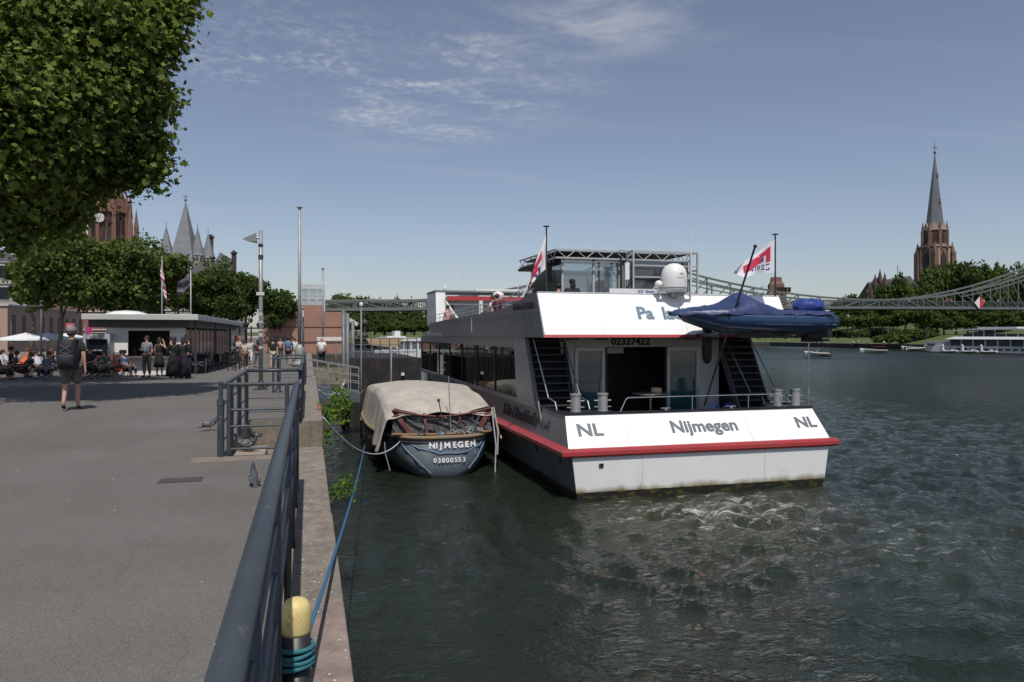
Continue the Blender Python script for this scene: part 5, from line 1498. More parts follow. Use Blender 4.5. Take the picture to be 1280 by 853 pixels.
# ------------------------------------------------------------------ foreground and promenade trees
def build_trees():
    rn = random.Random(3)
    bark = mat('plane_bark', (.13, .11, .085), .85, 0, .4, 4, bump=.02, bscale=10)
    lf = leaf_mat('plane_leaf', (.045, .078, .02), (.23, .30, .075), .45, .8)
    lf2 = leaf_mat('tree_leaf', (.05, .085, .022), (.14, .185, .05), .38, .35)
    lf3 = leaf_mat('dark_tree_leaf', (.03, .055, .016), (.10, .145, .04), .35, .2)
    # big plane tree overhanging the promenade
    T = thing('plane_tree', 'big plane tree whose leafy boughs hang over the promenade beside the walking man', 'tree', (-9.5, 20, QZ))

    def L(px, py, D, r, w=1.0, f=1.0):
        if px > 140: px -= 22
        p = at(px, D, y=py); r *= .80; return (p.x, p.y, p.z, r, r, r * f, w)
    lob = [L(40, 40, 16, 2.2), L(120, 30, 16.5, 1.7), L(165, 12, 17, 1.1, 1.2), L(212, 8, 17.5, .42, 1.4), L(196, 42, 17.3, .45, 1.3),
           L(165, 75, 17, .85, 1.2), L(110, 110, 16.5, 1.7), L(30, 120, 16, 2.1), L(182, 112, 17.2, .42, 1.2),
           L(162, 150, 17.2, .85, 1.2), L(188, 178, 17.5, .48, 1.3), L(184, 206, 17.5, .55, 1.2), L(130, 170, 17, 1.1), L(60, 180, 16.3, 1.5),
           L(146, 206, 17.5, .38), L(96, 212, 17.2, .5), L(30, 205, 16.6, .9), L(88, 250, 17.2, .42, 1.2), L(10, 250, 16.8, .55), L(45, 230, 17, .4), L(6, 280, 16.8, .4), L(28, 268, 16.9, .3), L(80, 282, 17.3, .25, 1.3), L(64, 262, 17.3, .2, 1.2),
           L(50, -80, 17, 2.8, .7), L(140, -60, 18, 1.6, .8), L(-80, 60, 17, 3.2, .5), L(-75, 190, 17, 2.0, .6)]
    twigs = [L(px, py, 17.3, r, 1.5) for px, py, r in ((238, 14, .42), (247, 4, .3), (228, 50, .36), (214, 78, .34), (206, 100, .32), (220, 128, .26), (208, 142, .3), (215, 176, .3), (212, 204, .34), (218, 222, .2), (196, 218, .28), (172, 226, .24),
             (150, 228, .26), (122, 230, .26), (98, 256, .26), (92, 276, .22), (78, 288, .18), (24, 290, .3), (12, 298, .22), (40, 276, .2), (56, 246, .3), (4, 300, .2))]
    leaves('crown', lob + twigs, 92000, .138, lf, T, 7, star=True, shell=.12, off=(-9.5, 20, QZ), clump=11, cr=.42, lump=.2)
    back = [(-10.5, 20, 13, 4.0, 4.5, 3.5), (-13, 17, 13, 5, 5, 4), (-12.5, 23, 12, 5, 4, 4), (-9, 22.5, 12.6, 2.6, 3.0, 2.6), (-11, 14, 14, 3.6, 3, 3)]
    leaves('crown', back, 11000, .2, lf, T, 8, star=True, shell=.35, off=(-9.5, 20, QZ), clump=8, cr=.5)
    trunk_mb((-9.9, 20, QZ - .05), (-9.5, 20, 14), .42, .12, [L(60, 190, 16.3, 1)[:3], L(130, 180, 17, 1)[:3], L(180, 75, 17, 1)[:3], L(110, 110, 16.5, 1)[:3], L(195, 15, 17, 1)[:3], (-13, 17, 13), (-12, 24, 12), L(90, 255, 17.2, 1)[:3]], 2).build('trunk', bark, T, smooth=True)
    # second tree shading the terrace
    T2 = thing('plane_tree', 'plane tree shading the seated crowd in front of the kiosk', 'tree', (-15.5, 27, gz(27)))
    lob = [(-14.5, 27.8, 12, 4.0, 3.2, 2.2), (-10.5, 27.2, 11.6, 3.4, 2.5, 1.6), (-7.6, 26.4, 12, 2.0, 2.0, 1.1), (-17, 24, 11.5, 4, 4, 3.2), L(4, 225, 27, 1.3, 1.2), L(-20, 250, 27, 1.4), L(60, 180, 27, 1.5)]
    leaves('crown', lob, 24000, .27, lf, T2, 9, star=True, shell=.3, off=(-15.5, 27, gz(27)), clump=9, cr=.5)
    trunk_mb((-15.5, 27, gz(27) - .05), (-14.5, 26, 12.5), .36, .1, [l[:3] for l in lob[:3]], 5).build('trunk', bark, T2, smooth=True)

    # trees behind the kiosk
    def tree(label, px, D, ytop, half_px, seed, m=lf2, cy=None, n=9000, lsz=.27, tr=True, yb=None, group='trees behind the kiosk', lift=0):
        g = at(px, D); zg = gz(g.y)
        ztop = EYE + (418 - ytop) * D / FOC
        zb = EYE + (418 - (yb or 400)) * D / FOC
        hw = half_px * D / FOC
        H = ztop - zb
        t = thing('plane_tree', label, 'tree', (g.x, g.y, zg), 0, group)
        r_ = random.Random(seed)
        lob = []
        for i in range(13):
            a = r_.uniform(0, 2 * PI); q = r_.uniform(.25, .68) * hw
            z = zb + H * r_.uniform(.25, .8)
            rr = hw * r_.uniform(.3, .46)
            lob.append((g.x + q * math.cos(a), g.y + q * math.sin(a), min(z, ztop - rr * .62), rr, rr, min(rr * .8, H * .36)))
        lob.append((g.x, g.y, zb + H * .6, hw * .55, hw * .5, H * .38))
        leaves('crown', lob, int(n * 2.1), lsz, m, t, seed, shell=.42, off=(g.x, g.y, zg), clump=12, cr=hw * .13, lump=.34)
        trunk_mb((g.x, g.y, zg - .1), (g.x + .3, g.y, zb + H * .7), max(.18, hw * .05), .06, [l[:3] for l in lob[:6]], seed, .3).build('trunk', bark, t, smooth=True)
        return t
    tree('broad tree with a dark trunk standing by the white parasols', 75, 62, 284, 62, 21, yb=392, n=15000)
    tree('tree rising behind the kiosk roof below the red sandstone tower', 140, 66, 303, 60, 22, yb=392, n=15000)
    tree('rounded tree behind the striped flag and kiosk roof', 192, 70, 308, 46, 23, yb=394, n=12000)
    tree('tree beneath the slate spires between the two flagpoles', 222, 84, 330, 28, 24, yb=394, n=8000)
    tree('darker green tree between the second flagpole and the lamp post', 272, 88, 330, 42, 25, m=lf3, yb=400, n=12000)
    tree('low dark tree just behind the triangular street lamp', 307, 96, 345, 32, 26, m=lf3, yb=404, n=9000)
    tree('compact dark tree in front of the red sandstone building', 348, 88, 362, 28, 27, m=lf3, yb=418, n=8000)
    tree('light green tree at the frame edge in front of the white facade', 40, 70, 310, 34, 28, yb=395, n=7000)


def spire(mb, x, y, z0, z1, r, n=8, rot=0): mb.lathe([(r, z0), (r * .5, (z0 + z1) / 2), (.02, z1)], (x, y, 0), n, rot=rot)


def facade(name, label, x0, x1, y0, y1, z0, z1, m, rows, cols, win, side='E', roof=None, cat='building', group=None):
    """box building with window parts on its promenade side (E) and near side (S)"""
    B = thing(name, label, cat, ((x0 + x1) / 2, (y0 + y1) / 2, z0), 0, group)
    MB().box(x0, x1, y0, y1, z0, z1).build('wall', m, B)
    H = (z1 - z0) / rows
    fm = mat('window_frame_pale', (.5, .49, .46), .6)
    for f in side:
        L_ = (y1 - y0) if f == 'E' else (x1 - x0)
        c = cols if f == 'E' else max(2, int(round(cols * L_ / (y1 - y0))))
        for r in range(rows):
            for k in range(c):
                w = L_ / c * .42; h = H * .58
                if f == 'E':
                    yc = y0 + L_ * (k + .5) / c; zc = z0 + H * (r + .52)
                    a = MB().box(x1 - .02, x1 + .07, yc - w / 2 - .09, yc + w / 2 + .09, zc - h / 2 - .1, zc + h / 2 + .1)
                    b = MB().box(x1 + .0, x1 + .085, yc - w / 2, yc + w / 2, zc - h / 2, zc + h / 2)
                else:
                    xc = x0 + L_ * (k + .5) / c; zc = z0 + H * (r + .52)
                    a = MB().box(xc - w / 2 - .09, xc + w / 2 + .09, y0 - .07, y0 + .02, zc - h / 2 - .1, zc + h / 2 + .1)
                    b = MB().box(xc - w / 2, xc + w / 2, y0 - .085, y0 + .0, zc - h / 2, zc + h / 2)
                w_ = a.build('window', fm, B); b.build('pane', win, w_)
    mb = MB()
    for r in range(1, rows + 1): mb.box(x0 - .15, x1 + .15, y0 - .15, y1 + .15, z0 + H * r - .12, z0 + H * r + .06)
    mb.build('cornice', fm, B)
    if roof:
        MB().add([(x0 - .2, y0 - .2, z1 + .07), (x1 + .2, y0 - .2, z1 + .07), (x1 + .2, y1 + .2, z1 + .07), (x0 - .2, y1 + .2, z1 + .07), ((x0 + x1) / 2, y0 + 1.5, z1 + roof), ((x0 + x1) / 2, y1 - 1.5, z1 + roof)],
                 [(0, 1, 4), (1, 2, 5, 4), (2, 3, 5), (3, 0, 4, 5), (0, 3, 2, 1)]).build('roof', mat('slate_roof', (.07, .07, .08), .7, 0, .2, 2), B)
    return B


def build_left_bank():
    win = glass_mat('window_dark', (.025, .03, .035), .1)
    red = mat('red_sandstone', (.165, .082, .06), .85, 0, .25, 1.2, bump=.03, bscale=3, dirt_or_glint=(.09, .045, .036), dscale=.6, dthr=(.45, .7))
    slate = mat('slate_pale', (.2, .21, .22), .6, 0, .2, .9, dirt_or_glint=(.13, .14, .15), dscale=2, bump=.02, bscale=5)
    slated = mat('slate_dark', (.09, .095, .105), .7, 0, .2, 1.2)
    # kiosk
    K = thing('kiosk', 'long low white kiosk with flat overhanging roof and open serving counter', 'kiosk', (-7.6, 40, gz(38)))
    zk = gz(36.5) - .02
    zr = 4.86
    wh = mat('kiosk_white', (.8, .8, .79), .55, 0, .06, 1, dirt_or_glint=(.68, .67, .64), dscale=.8)
    dkm = mat('kiosk_dark', (.02, .02, .022), .6)
    rf = mat('kiosk_roof', (.55, .55, .53), .5, .1, .1, 1)
    MB().box(-9.6, -4.85, 36.2, 60, zr - .02, zr + .24).build('roof', rf, K, bevel=.02)
    MB().box(-9.4, -5.3, 36.5, 59.6, zr - .35, zr - .024).build('roof_beam', mat('kiosk_beam', (.07, .07, .075), .6), K)
    MB().lathe([(.9, 0), (.85, .1), (.5, .2), (.02, .24)], (-8.1, 37.6, zr + .2), 24).build('skylight_dome', mat('dome_pale', (.75, .76, .76), .3), K, smooth=True)
    # front wall in pieces round the counter opening
    y = 36.8
    f = MB().box(-8.75, -7.88, y, y + .12, zk, zr - .36).box(-7.88, -6.14, y, y + .12, zk, zk + .8).box(-6.14, -5.53, y, y + .12, zk, zr - .36).box(-7.88, -6.14, y, y + .12, zr - .5, zr - .36)
    f.build('front_wall', wh, K)
    MB().box(-8.7, -8.62, y + .12, 59, zk, zr - .36).box(-8.62, -5.9, 58.9, 59, zk, zr - .36).build('rear_wall', wh, K)
    MB().box(-8.6, -5.7, y + 1.6, y + 1.7, zk, zr - .4).build('counter_back', dkm, K)
    MB().box(-8.0, -6.0, y - .35, y + .2, zk + .81, zk + .87).build('counter', mat('counter_steel', (.4, .4, .41), .3, .7), K)
    MB().box(-7.4, -6.5, y - .03, y - .002, zr - .48, zr - .41).build('strip_lamp', mat('strip_lamp_white', (.8, .8, .78), .4), K)
    MB().box(-8.55, -8.15, y - .03, y - .002, zk + .62, zk + 1.05).build('vent_panel', mat('vent_grey', (.22, .22, .22), .5), K)
    MB().box(-6.12, -5.86, y - .04, y - .002, zk + .9, zk + 1.75).build('pink_poster', mat('pink_poster', (.6, .06, .2), .5), K)
    text('EIS', 'lettering', mat('poster_white', (.8,) * 3, .5), (-5.99, y - .05, zk + 1.5), (1, 0, 0), (0, 0, 1), .18, K)
    # glazed river side
    sidex = -5.60
    for i in range(14):
        y0 = 37.6 + i * 1.5
        fr = MB().box(sidex - .05, sidex + .05, y0 - .06, y0 + .06, zk, zr - .36).build('window', mat('post_grey', (.3, .3, .3), .5), K)
        MB().box(sidex - .02, sidex + .02, y0 + .06, y0 + 1.44, zk + .1, zr - .45).build('pane', glass_mat('kiosk_glass', (.02, .022, .025), .2, .4), fr)
    MB().box(sidex - .03, sidex + .03, 37.0, 37.55, zk, zr - .36).build('side_wall', wh, K)
    for yy in (36.5, 44, 52, 59): MB().tube((-5.0, yy, zk), (-5.0, yy, zr), .05, 8).build('column', mat('column_dark', (.05, .05, .055), .5), K)
    # back-bar shelf cart left of the kiosk
    C = thing('bottle_cart', 'white framed display cart with dark bottles beside the kiosk wall', 'cart', (-9.1, 36, gz(36)))
    z = gz(36)
    MB().box(-9.5, -8.45, 36.1, 36.75, z + 1.62, z + 1.85).box(-9.5, -9.4, 36.1, 36.75, z + .1, z + 1.62).box(-8.55, -8.45, 36.1, 36.75, z + .1, z + 1.62).build('frame', mat('cart_grey', (.42, .43, .43), .5), C)
    MB().box(-9.4, -8.55, 36.6, 36.7, z + .1, z + 1.62).build('back_panel', dkm, C)
    MB().box(-9.4, -8.55, 36.12, 36.4, z + 1.1, z + 1.16).build('shelf', mat('shelf_pale', (.5, .5, .5), .5), C)
    bm_ = mat('bottle_blue', (.03, .08, .11), .2, 0, .5, 20)
    for n_, z_, d_ in ((8, 1.16, .09), (6, .5, .12)):
        for i in range(n_):
            b_ = MB().lathe([(.035, 0), (.035, .17), (.012, .22), (.012, .27)], (-9.3 + i * d_, 36.28, z + z_), 8).build('bottle', bm_)
            tag(b_, 'dark bottle standing on the %s shelf of the white display cart' % ('upper' if z_ > 1 else 'lower'), 'bottle', 'bottles on the %s cart shelf' % ('upper' if z_ > 1 else 'lower'))
    MB().box(-9.4, -8.55, 36.12, 36.5, z + .44, z + .5).build('shelf', mat('shelf_pale', (.5, .5, .5), .5), C)
    # pink vertical banner
    b = thing('banner', 'tall magenta and red banner beside the bottle cart', 'banner', at(107, 39, z=gz(39)))
    p = at(107, 39, z=gz(36))
    MB().tube(p, p + Vector((0, 0, 2.4)), .03, 6).build('pole', mat('pole_grey', (.35, .35, .35), .4, .4), b)
    MB().grid(lambda u, v: (p.x + .03 + .28 * u, p.y + .04 * math.sin(u * 5), p.z + .9 + 1.4 * v - .1 * u * v), 5, 8).build('cloth', mat('banner_pink', (.42, .04, .18), .7, 0, .5, 4, dirt_or_glint=(.4, .06, .03), dscale=3), b)
    # wc sign board
    w = thing('sign_board', 'dark A-frame board with white letters WC at the kiosk corner', 'sign', foot(248, 467))
    wp = foot(248, 467)
    for s in (-1, 1):
        MB().prism([(wp.x - .38, wp.y + s * .05, wp.z + .72), (wp.x + .38, wp.y + s * .05, wp.z + .72), (wp.x + .38, wp.y + s * .32, wp.z + .04), (wp.x - .38, wp.y + s * .32, wp.z + .04)], (0, .03, 0)).build('panel', mat('board_black', (.02, .018, .016), .7), w)
    text('WC', 'lettering', mat('chalk_white', (.75, .6, .55), .8), (wp.x, wp.y - .19, wp.z + .46), (1, 0, 0), (0, .27, .68), .32, w, bold=.008)
    mb = MB()
    for h, l_ in ((.26, .2), (.18, .14)): mb.box(wp.x - .1, wp.x - .1 + l_, wp.y - .30 + (h - .18) * .4, wp.y - .285 + (h - .18) * .4, wp.z + h, wp.z + h + .02)
    mb.build('chalk_line', mat('chalk_white', (.75, .6, .55), .8), w)
    # small tables and chairs in the shade of the kiosk side
    G = 'bistro chairs along the kiosk side'
    bc = thing('bistro_chair', 'black bistro chair in the shade along the glazed kiosk side', 'chair', (-5.1, 40, gz(40)), 0, G)
    dm = mat('bistro_black', (.02, .02, .022), .5)
    MB().box(-.22, .22, -.22, .22, .44, .48).build('seat', dm, bc, local=True)
    MB().prism([(-.22, -.22, .48), (.22, -.22, .48), (.22, -.27, .9), (-.22, -.27, .9)], (0, .03, 0)).build('backrest', dm, bc, local=True)
    for a in (-.19, .19):
        for c_ in (-.19, .19): MB().box(a - .015, a + .015, c_ - .015, c_ + .015, 0, .44).build('leg', dm, bc, local=True)
    rn = random.Random(6)
    for i in range(11):
        c = copy_tree(bc); yy = 41 + i * 1.25
        c.location = (-4.9 + (i % 2) * .9, yy, gz(yy)); c.rotation_euler = (0, 0, rn.uniform(0, 6))
    # seated pair by the far kiosk corner
    make_person('person in black sitting at the far end of the kiosk side', (-4.3, 49, gz(49)), 1.0, 1.72, 'sit', top=(.02,) * 3, seed=70)
    # round red and white number signs on thin posts
    for (px, D, ysgn, lab) in ((88, 40, 409, 'square red and white sign on a post behind the walking man'), (297, 52, 423.5, 'square pinkish red sign on a post near the walkers')):
        p = at(px, D); z0 = gz(p.y); zt = EYE + (418 - ysgn) * D / FOC
        s = thing('square_sign', lab, 'sign', (p.x, p.y, z0))
        MB().tube((p.x, p.y, z0), (p.x, p.y, zt), .03, 6).build('post', mat('pole_grey', (.35,) * 3, .4, .4), s)
        MB().box(p.x - .2, p.x + .2, p.y - .05, p.y - .03, zt - .2, zt + .2).build('panel', mat('sign_pink', (.62, .16, .16), .5), s)
        mk = MB()
        for q in (-.09, .05): mk.box(p.x + q, p.x + q + .06, p.y - .056, p.y - .051, zt - .1, zt + .1)
        mk.box(p.x - .09, p.x + .11, p.y - .056, p.y - .0515, zt + .06, zt + .1)
        mk.build('mark', mat('sign_white', (.78, .7, .7), .5), s)
    # parasols
    for i, (px, D, lab) in enumerate(((32, 62, 'white parasol at the pink facade nearest the frame edge'), (60, 66, 'white parasol between the tree trunk and the pink facade'), (84, 70, 'greyish parasol furthest behind, near the square sign'))):
        p = at(px, D); z0 = gz(p.y); zt = EYE + (418 - 416.5) * D / FOC
        u = thing('parasol', lab, 'parasol', (p.x, p.y, z0), 0, 'parasols at the pink facade')
        MB().lathe([(2.3, -.62), (2.28, -.52), (.05, .0), (.01, .08)], (p.x, p.y, zt), 8, rot=.3).build('canopy', mat('parasol_white', (.72, .73, .75), .7), u)
        MB().tube((p.x, p.y, z0), (p.x, p.y, zt), .04, 6).build('pole', mat('pole_grey', (.35,) * 3, .4, .4), u)
    # terrace fence with planter wall below parasols
    tf = MB().box(-32, -14, 58, 58.3, gz(58), gz(58) + .8)
    tag(tf.build('terrace_wall', mat('terrace_stone', (.3, .27, .23), .8, 0, .2, 2)), 'low pale stone wall in front of the parasols', 'wall')
    G = 'chairs on the parasol terrace'
    for i in range(16):
        c = copy_tree(bc); c.location = (-29.5 + i * .95, 57.2, gz(57)); c.rotation_euler = (0, 0, rn.uniform(0, 6)); c['group'] = G; c['label'] = 'dark terrace chair in front of the low stone wall by the parasols'
    # buildings behind the trees
    facade('apartment_building', 'white rendered apartment house with dark windows at the frame edge', -60, -37.5, 80, 104, 2.2, 15.4, mat('render_white', (.5, .5, .48), .7, 0, .08, .5), 4, 7, win, 'ES', 4)
    facade('pink_building', 'pink ground floor facade with tall brown windows behind the parasols', -37.4, -29.5, 86, 112, 2.2, 7.2, mat('render_pink', (.42, .29, .23), .7, 0, .1, .5), 1, 9, mat('window_brown', (.06, .03, .025), .4), 'ES')
    facade('brick_building', 'red-brown building behind the large trees and the kiosk', -36, -24, 122, 170, 2.2, 13, mat('brick_red', (.25, .11, .08), .8, 0, .2, 1), 4, 12, win, 'ES', 4)
    facade('stone_building', 'pale stone building half hidden behind the trees near the lamp post', -22, -12.5, 128, 165, 2.2, 11, mat('stone_pale', (.36, .33, .28), .8, 0, .15, 1), 3, 10, win, 'ES', 5)
    facade('long_house', 'long pale house row seen under the tree crowns', -80, -38.5, 126, 160, 2.2, 15, mat('render_grey', (.36, .34, .31), .7, 0, .1, .5), 4, 10, win, 'ES', 5)
    # museum and slate tower
    D = 150
    c = at(232, D)
    R_ = thing('slate_spired_tower', 'grey stone tower with tall slate spire and corner turrets rising above the trees', 'tower', (c.x, c.y, 2.2))
    def zz(y_): return EYE + (418 - y_) * D / FOC
    st = mat('tower_stone', (.34, .31, .26), .85, 0, .15, 1)
    MB().box(c.x - 2.6, c.x + 2.6, c.y - 2.6, c.y + 2.6, 2.2, zz(329)).build('shaft', st, R_)
    MB().lathe([(3.5, zz(329)), (3.0, zz(320)), (1.25, zz(281)), (.05, zz(252))], (c.x - .0, c.y, 0), 4, rot=.55).build('spire', slate, R_)
    MB().tube((c.x, c.y, zz(254)), (c.x, c.y, zz(243)), .07, 6).ball((c.x, c.y, zz(250)), .3).box(c.x - .5, c.x + .5, c.y - .03, c.y + .03, zz(246) - .08, zz(246) + .08).build('finial', mat('finial_grey', (.2, .2, .2), .5), R_)
    for px, yt, yb, dy in ((209, 283, 318, 0), (247, 284, 320, -.6), (258, 289, 322, 1.5), (220, 288, 318, 3.0)):
        q = at(px, D); q.y = c.y + dy
        t = MB().lathe([(1.5, zz(yb)), (1.35, zz(yb - 2)), (.6, zz((yt + yb) / 2 - 2)), (.04, zz(yt))], (q.x, q.y, 0), 8).build('turret_roof', slated if px in (246, 220) else slate, R_)
        MB().lathe([(1.2, zz(yb + 12)), (1.35, zz(yb + 3)), (1.3, zz(yb) - .02)], (q.x, q.y, 0), 12).build('turret', st, R_)
        mb = MB()
        for k in range(5): mb.obox((q.x + 1.34 * math.cos(-2.6 + k * .55), q.y + 1.34 * math.sin(-2.6 + k * .55), zz(yb + 4)), .1, .4, .7, -2.6 + k * .55)
        mb.build('turret_window', win, t); MB().tube((q.x, q.y, zz(yt)), (q.x, q.y, zz(yt - 5)), .05, 5).build('finial', slated, t)
    # gabled hall beside the tower
    G_ = thing('gabled_hall', 'dark slate roofed hall with dormer and chimney beside the spired tower', 'building', at(280, 158, z=2.2))
    a = at(262, 156); b_ = at(292, 158)
    def zh(y_): return EYE + (418 - y_) * 156 / FOC
    MB().box(a.x, b_.x, a.y, a.y + 12, 2.2, zh(345)).build('wall', red, G_)
    MB().prism([(a.x - .3, a.y - .2, zh(345)), (b_.x + .3, a.y - .2, zh(345)), (b_.x - .6, a.y + 5, zh(321)), (a.x + 1.5, a.y + 5, zh(312))], (0, .2, 0)).add([(a.x - .3, a.y, zh(345)), (a.x + 1.5, a.y + 5, zh(312)), (a.x - .3, a.y + 11, zh(345))], [(0, 1, 2)]).build('roof', slated, G_)
    for px, y0, y1 in ((263, 293, 312), (292, 313, 332)):
        q = at(px, 156)
        MB().box(q.x - .45, q.x + .45, q.y + .3, q.y + 1.3, zh(345), zh(y0 + 4)).box(q.x - .62, q.x + .62, q.y + .1, q.y + 1.5, zh(y0 + 4), zh(y0 + 2)).box(q.x - .28, q.x + .28, q.y + .4, q.y + 1.3, zh(y0 + 2), zh(y0)).build('chimney', mat('chimney_dark', (.05, .035, .035), .8), G_)
    # red sandstone cathedral tower
    D = 330
    c = at(138, D)
    def zc(y_): return EYE + (418 - y_) * D / FOC
    Cn = thing('cathedral_tower', 'red sandstone gothic tower with clock rising above the trees under the plane boughs', 'tower', (c.x, c.y, 2.2))
    MB().box(c.x - 9, c.x + 9, c.y - 9, c.y + 9, 2.2, zc(305)).build('base_storey', red, Cn)
    MB().lathe([(8.0, zc(306)), (7.0, zc(262)), (7.3, zc(261)), (7.3, zc(259))], (c.x, c.y, 0), 8, rot=PI / 8).build('octagon', red, Cn)
    MB().lathe([(7.2, zc(260)), (6.2, zc(248)), (4.2, zc(238)), (2.0, zc(230)), (1.6, zc(222)), (.1, zc(205))], (c.x, c.y, 0), 8, rot=PI / 8).build('lantern_roof', red, Cn)
    bt = mat('buttress_red', (.20, .10, .078), .85, 0, .2, 1)
    for k in range(8):
        a = PI / 8 + k * PI / 4
        bx, by = c.x + 7.9 * math.cos(a), c.y + 7.9 * math.sin(a)
        m_ = MB().obox((bx, by, (2.2 + zc(258)) / 2 + 20), 1.5, 1.5, zc(258) - 2.2 - 40, a)
        spire(m_, bx, by, zc(258), zc(238), .95, 4, a)
        for q in range(3): spire(m_, bx + .9 * math.cos(a + q * 2), by + .9 * math.sin(a + q * 2), zc(272 - q * 2), zc(262 - q * 3), .4, 4)
        m_.build('buttress', bt, Cn)
    for sx, sy in ((-1, -1), (1, -1), (1, 1), (-1, 1)):
        bx, by = c.x + sx * 9.3, c.y + sy * 6
        m_ = MB().box(bx - .9, bx + .9, by - .9, by + .9, 2.2, zc(283)); spire(m_, bx, by, zc(283), zc(257), 1.15, 8)
        m_.build('corner_pinnacle', bt, Cn)
    for k in range(8):
        a = k * PI / 4
        ux, uy = math.cos(a), math.sin(a); r_ = 7.45
        t = MB()
        ce = Vector((c.x + ux * r_, c.y + uy * r_, 0)); tg = Vector((-uy, ux, 0))
        for o_ in (-1.1, 1.1):
            P = [ce + tg * (o_ - .65) + Vector((0, 0, zc(303))), ce + tg * (o_ + .65) + Vector((0, 0, zc(303))), ce + tg * (o_ + .65) + Vector((0, 0, zc(274))), ce + tg * o_ + Vector((0, 0, zc(269))), ce + tg * (o_ - .65) + Vector((0, 0, zc(274)))]
            t.prism(P, (ux * .15, uy * .15, 0))
        t.build('lancet_window', mat('lancet_dark', (.035, .02, .018), .6), Cn)
        g = MB()
        P = [ce + tg * s_ * 2.9 + Vector((ux * .3, uy * .3, z_)) for s_, z_ in ((-1, zc(268)), (1, zc(268)), (0, zc(250)))]
        g.prism(P, (ux * .3, uy * .3, 0)); g.build('gable', bt, Cn)
    ck = Vector((c.x - 2.3, c.y - 8.3, zc(276)))
    cl = MB().lathe([(2.0, 0), (2.0, .3)], (0, 0, 0), 28)
    cl.v = [(ck.x + v[0], ck.y - v[2], ck.z + v[1]) for v in cl.v]
    clo = cl.build('clock', mat('clock_face', (.55, .53, .48), .6), Cn)
    MB().beam(ck + Vector((0, -.34, 0)), ck + Vector((.5, -.34, 1.3)), .28, .06).beam(ck + Vector((0, -.34, 0)), ck + Vector((-.5, -.34, -.9)), .3, .06).build('hands', mat('clock_hand', (.03,) * 3, .5), clo)

    # red sandstone building at the bridge foot
    D = 96
    def z9(y_, d=D): return EYE + (418 - y_) * d / FOC
    a, b_ = at(345, 100), at(432, 93)
    x0, x1, ya = -5.2, 4.4, 92.0
    W = thing('sandstone_building', 'plain red sandstone block with flat top at the bridge foot', 'building', (-8, 96, 2.2))
    rw = mat('red_block', (.34, .19, .145), .85, 0, .14, .6, bump=.01, bscale=5, dirt_or_glint=(.27, .15, .115), dscale=.4)
    MB().box(x0, x1, ya, ya + 18, 1.9, z9(392)).build('wall', rw, W)
    MB().box(x0, 1.6, ya + .8, ya + 18, z9(392), z9(384)).build('upper_wall', rw, W)
    MB().box(x0, x1 + .05, ya - .06, ya, z9(428), z9(426.4)).box(x0, x1 + .05, ya - .06, ya, z9(410), z9(409.3)).build('ledge', mat('ledge_dark', (.12, .05, .04), .8), W)
    MB().box(-4.3, -2.5, ya - .07, ya - .01, 2.2, z9(421)).build('door', mat('gate_grey', (.1, .11, .11), .6), W)
    # light steel tower top
    L_ = thing('glass_lift_tower', 'white steel and glass roof turret on the sandstone building', 'tower', at(391, 96, z=z9(392)))
    pa, pb = at(377, 95), at(405, 95)
    m_ = MB()
    X0, X1, Y0, Y1 = pa.x, pb.x, ya + 2, ya + 5
    for xx in np.linspace(X0, X1, 4):
        for yy in (Y0, Y1): m_.box(xx - .06, xx + .06, yy - .06, yy + .06, z9(392), z9(360))
    for z_ in (z9(360), z9(364), z9(376)): m_.box(X0, X1, Y0 - .05, Y0 + .05, z_ - .08, z_ + .08).box(X0, X1, Y1 - .05, Y1 + .05, z_ - .08, z_ + .08)
    for i in range(3):
        u = X0 + (X1 - X0) / 3 * i; m_.beam((u, Y0, z9(388)), (u + (X1 - X0) / 3, Y0, z9(376)), .08)
    m_.build('frame', mat('steel_white', (.5, .52, .52), .5), L_)
    MB().box(X0 + .1, X1 - .1, Y0 + .1, Y1 - .1, z9(392), z9(364)).build('pane', clear_mat('clear_glass'), L_)
    # signs on the wall
    s = thing('notice_board', 'white notice board on a post by the gangway', 'sign', at(412, 60, z=2.18))
    q = at(412, 60)
    MB().box(q.x - 1.0, q.x + .95, q.y - .05, q.y, EYE - 60 * 8 / FOC, EYE - 60 * 3.5 / FOC).build('panel', mat('sign_pale', (.7, .7, .68), .5), s)
    for e_ in (-.5, .5): MB().tube((q.x + e_, q.y + .04, 2.18), (q.x + e_, q.y + .04, EYE - .3), .04, 6).build('post', mat('pole_grey', (.35,) * 3, .4, .4), s)

    # lamp posts and flagpoles
    p = at(326, 21.6); zg = QZ
    ML = mat('mast_grey', (.3, .31, .31), .45, .3, .15, 5, dirt_or_glint=(.4, .4, .4), dscale=6, dthr=(.62, .7))
    S_ = thing('street_lamp', 'grey street lamp with a triangular sail-shaped head by the railing box', 'street lamp', (p.x, p.y, zg))
    def zl(y_): return EYE + (418 - y_) * 21.6 / FOC
    MB().tube((p.x, p.y, zg), (p.x, p.y, zl(288)), .062, 14, .055).build('pole', ML, S_, smooth=True)
    MB().box(p.x - .2, p.x + .2, p.y - .2, p.y + .2, zg + .002, zg + .03).lathe([(.09, .03), (.09, .25), (.065, .27)], (p.x, p.y, zg), 14).build('base_plate', mat('base_dark', (.05, .05, .05), .6), S_)
    q0 = at(302.5, 21.2)
    MB().add([(q0.x, q0.y, zl(301)), (p.x - .13, p.y - .02, zl(291.5)), (p.x - .11, p.y - .22, zl(303.5)), (p.x - .11, p.y + .22, zl(303.5)), (q0.x + .1, q0.y, zl(303.2))],
             [(0, 2, 1), (0, 1, 3), (1, 2, 3), (0, 4, 2), (0, 3, 4), (4, 3, 2)]).build('lamp_head', mat('lamp_head_grey', (.10, .105, .105), .5), S_)
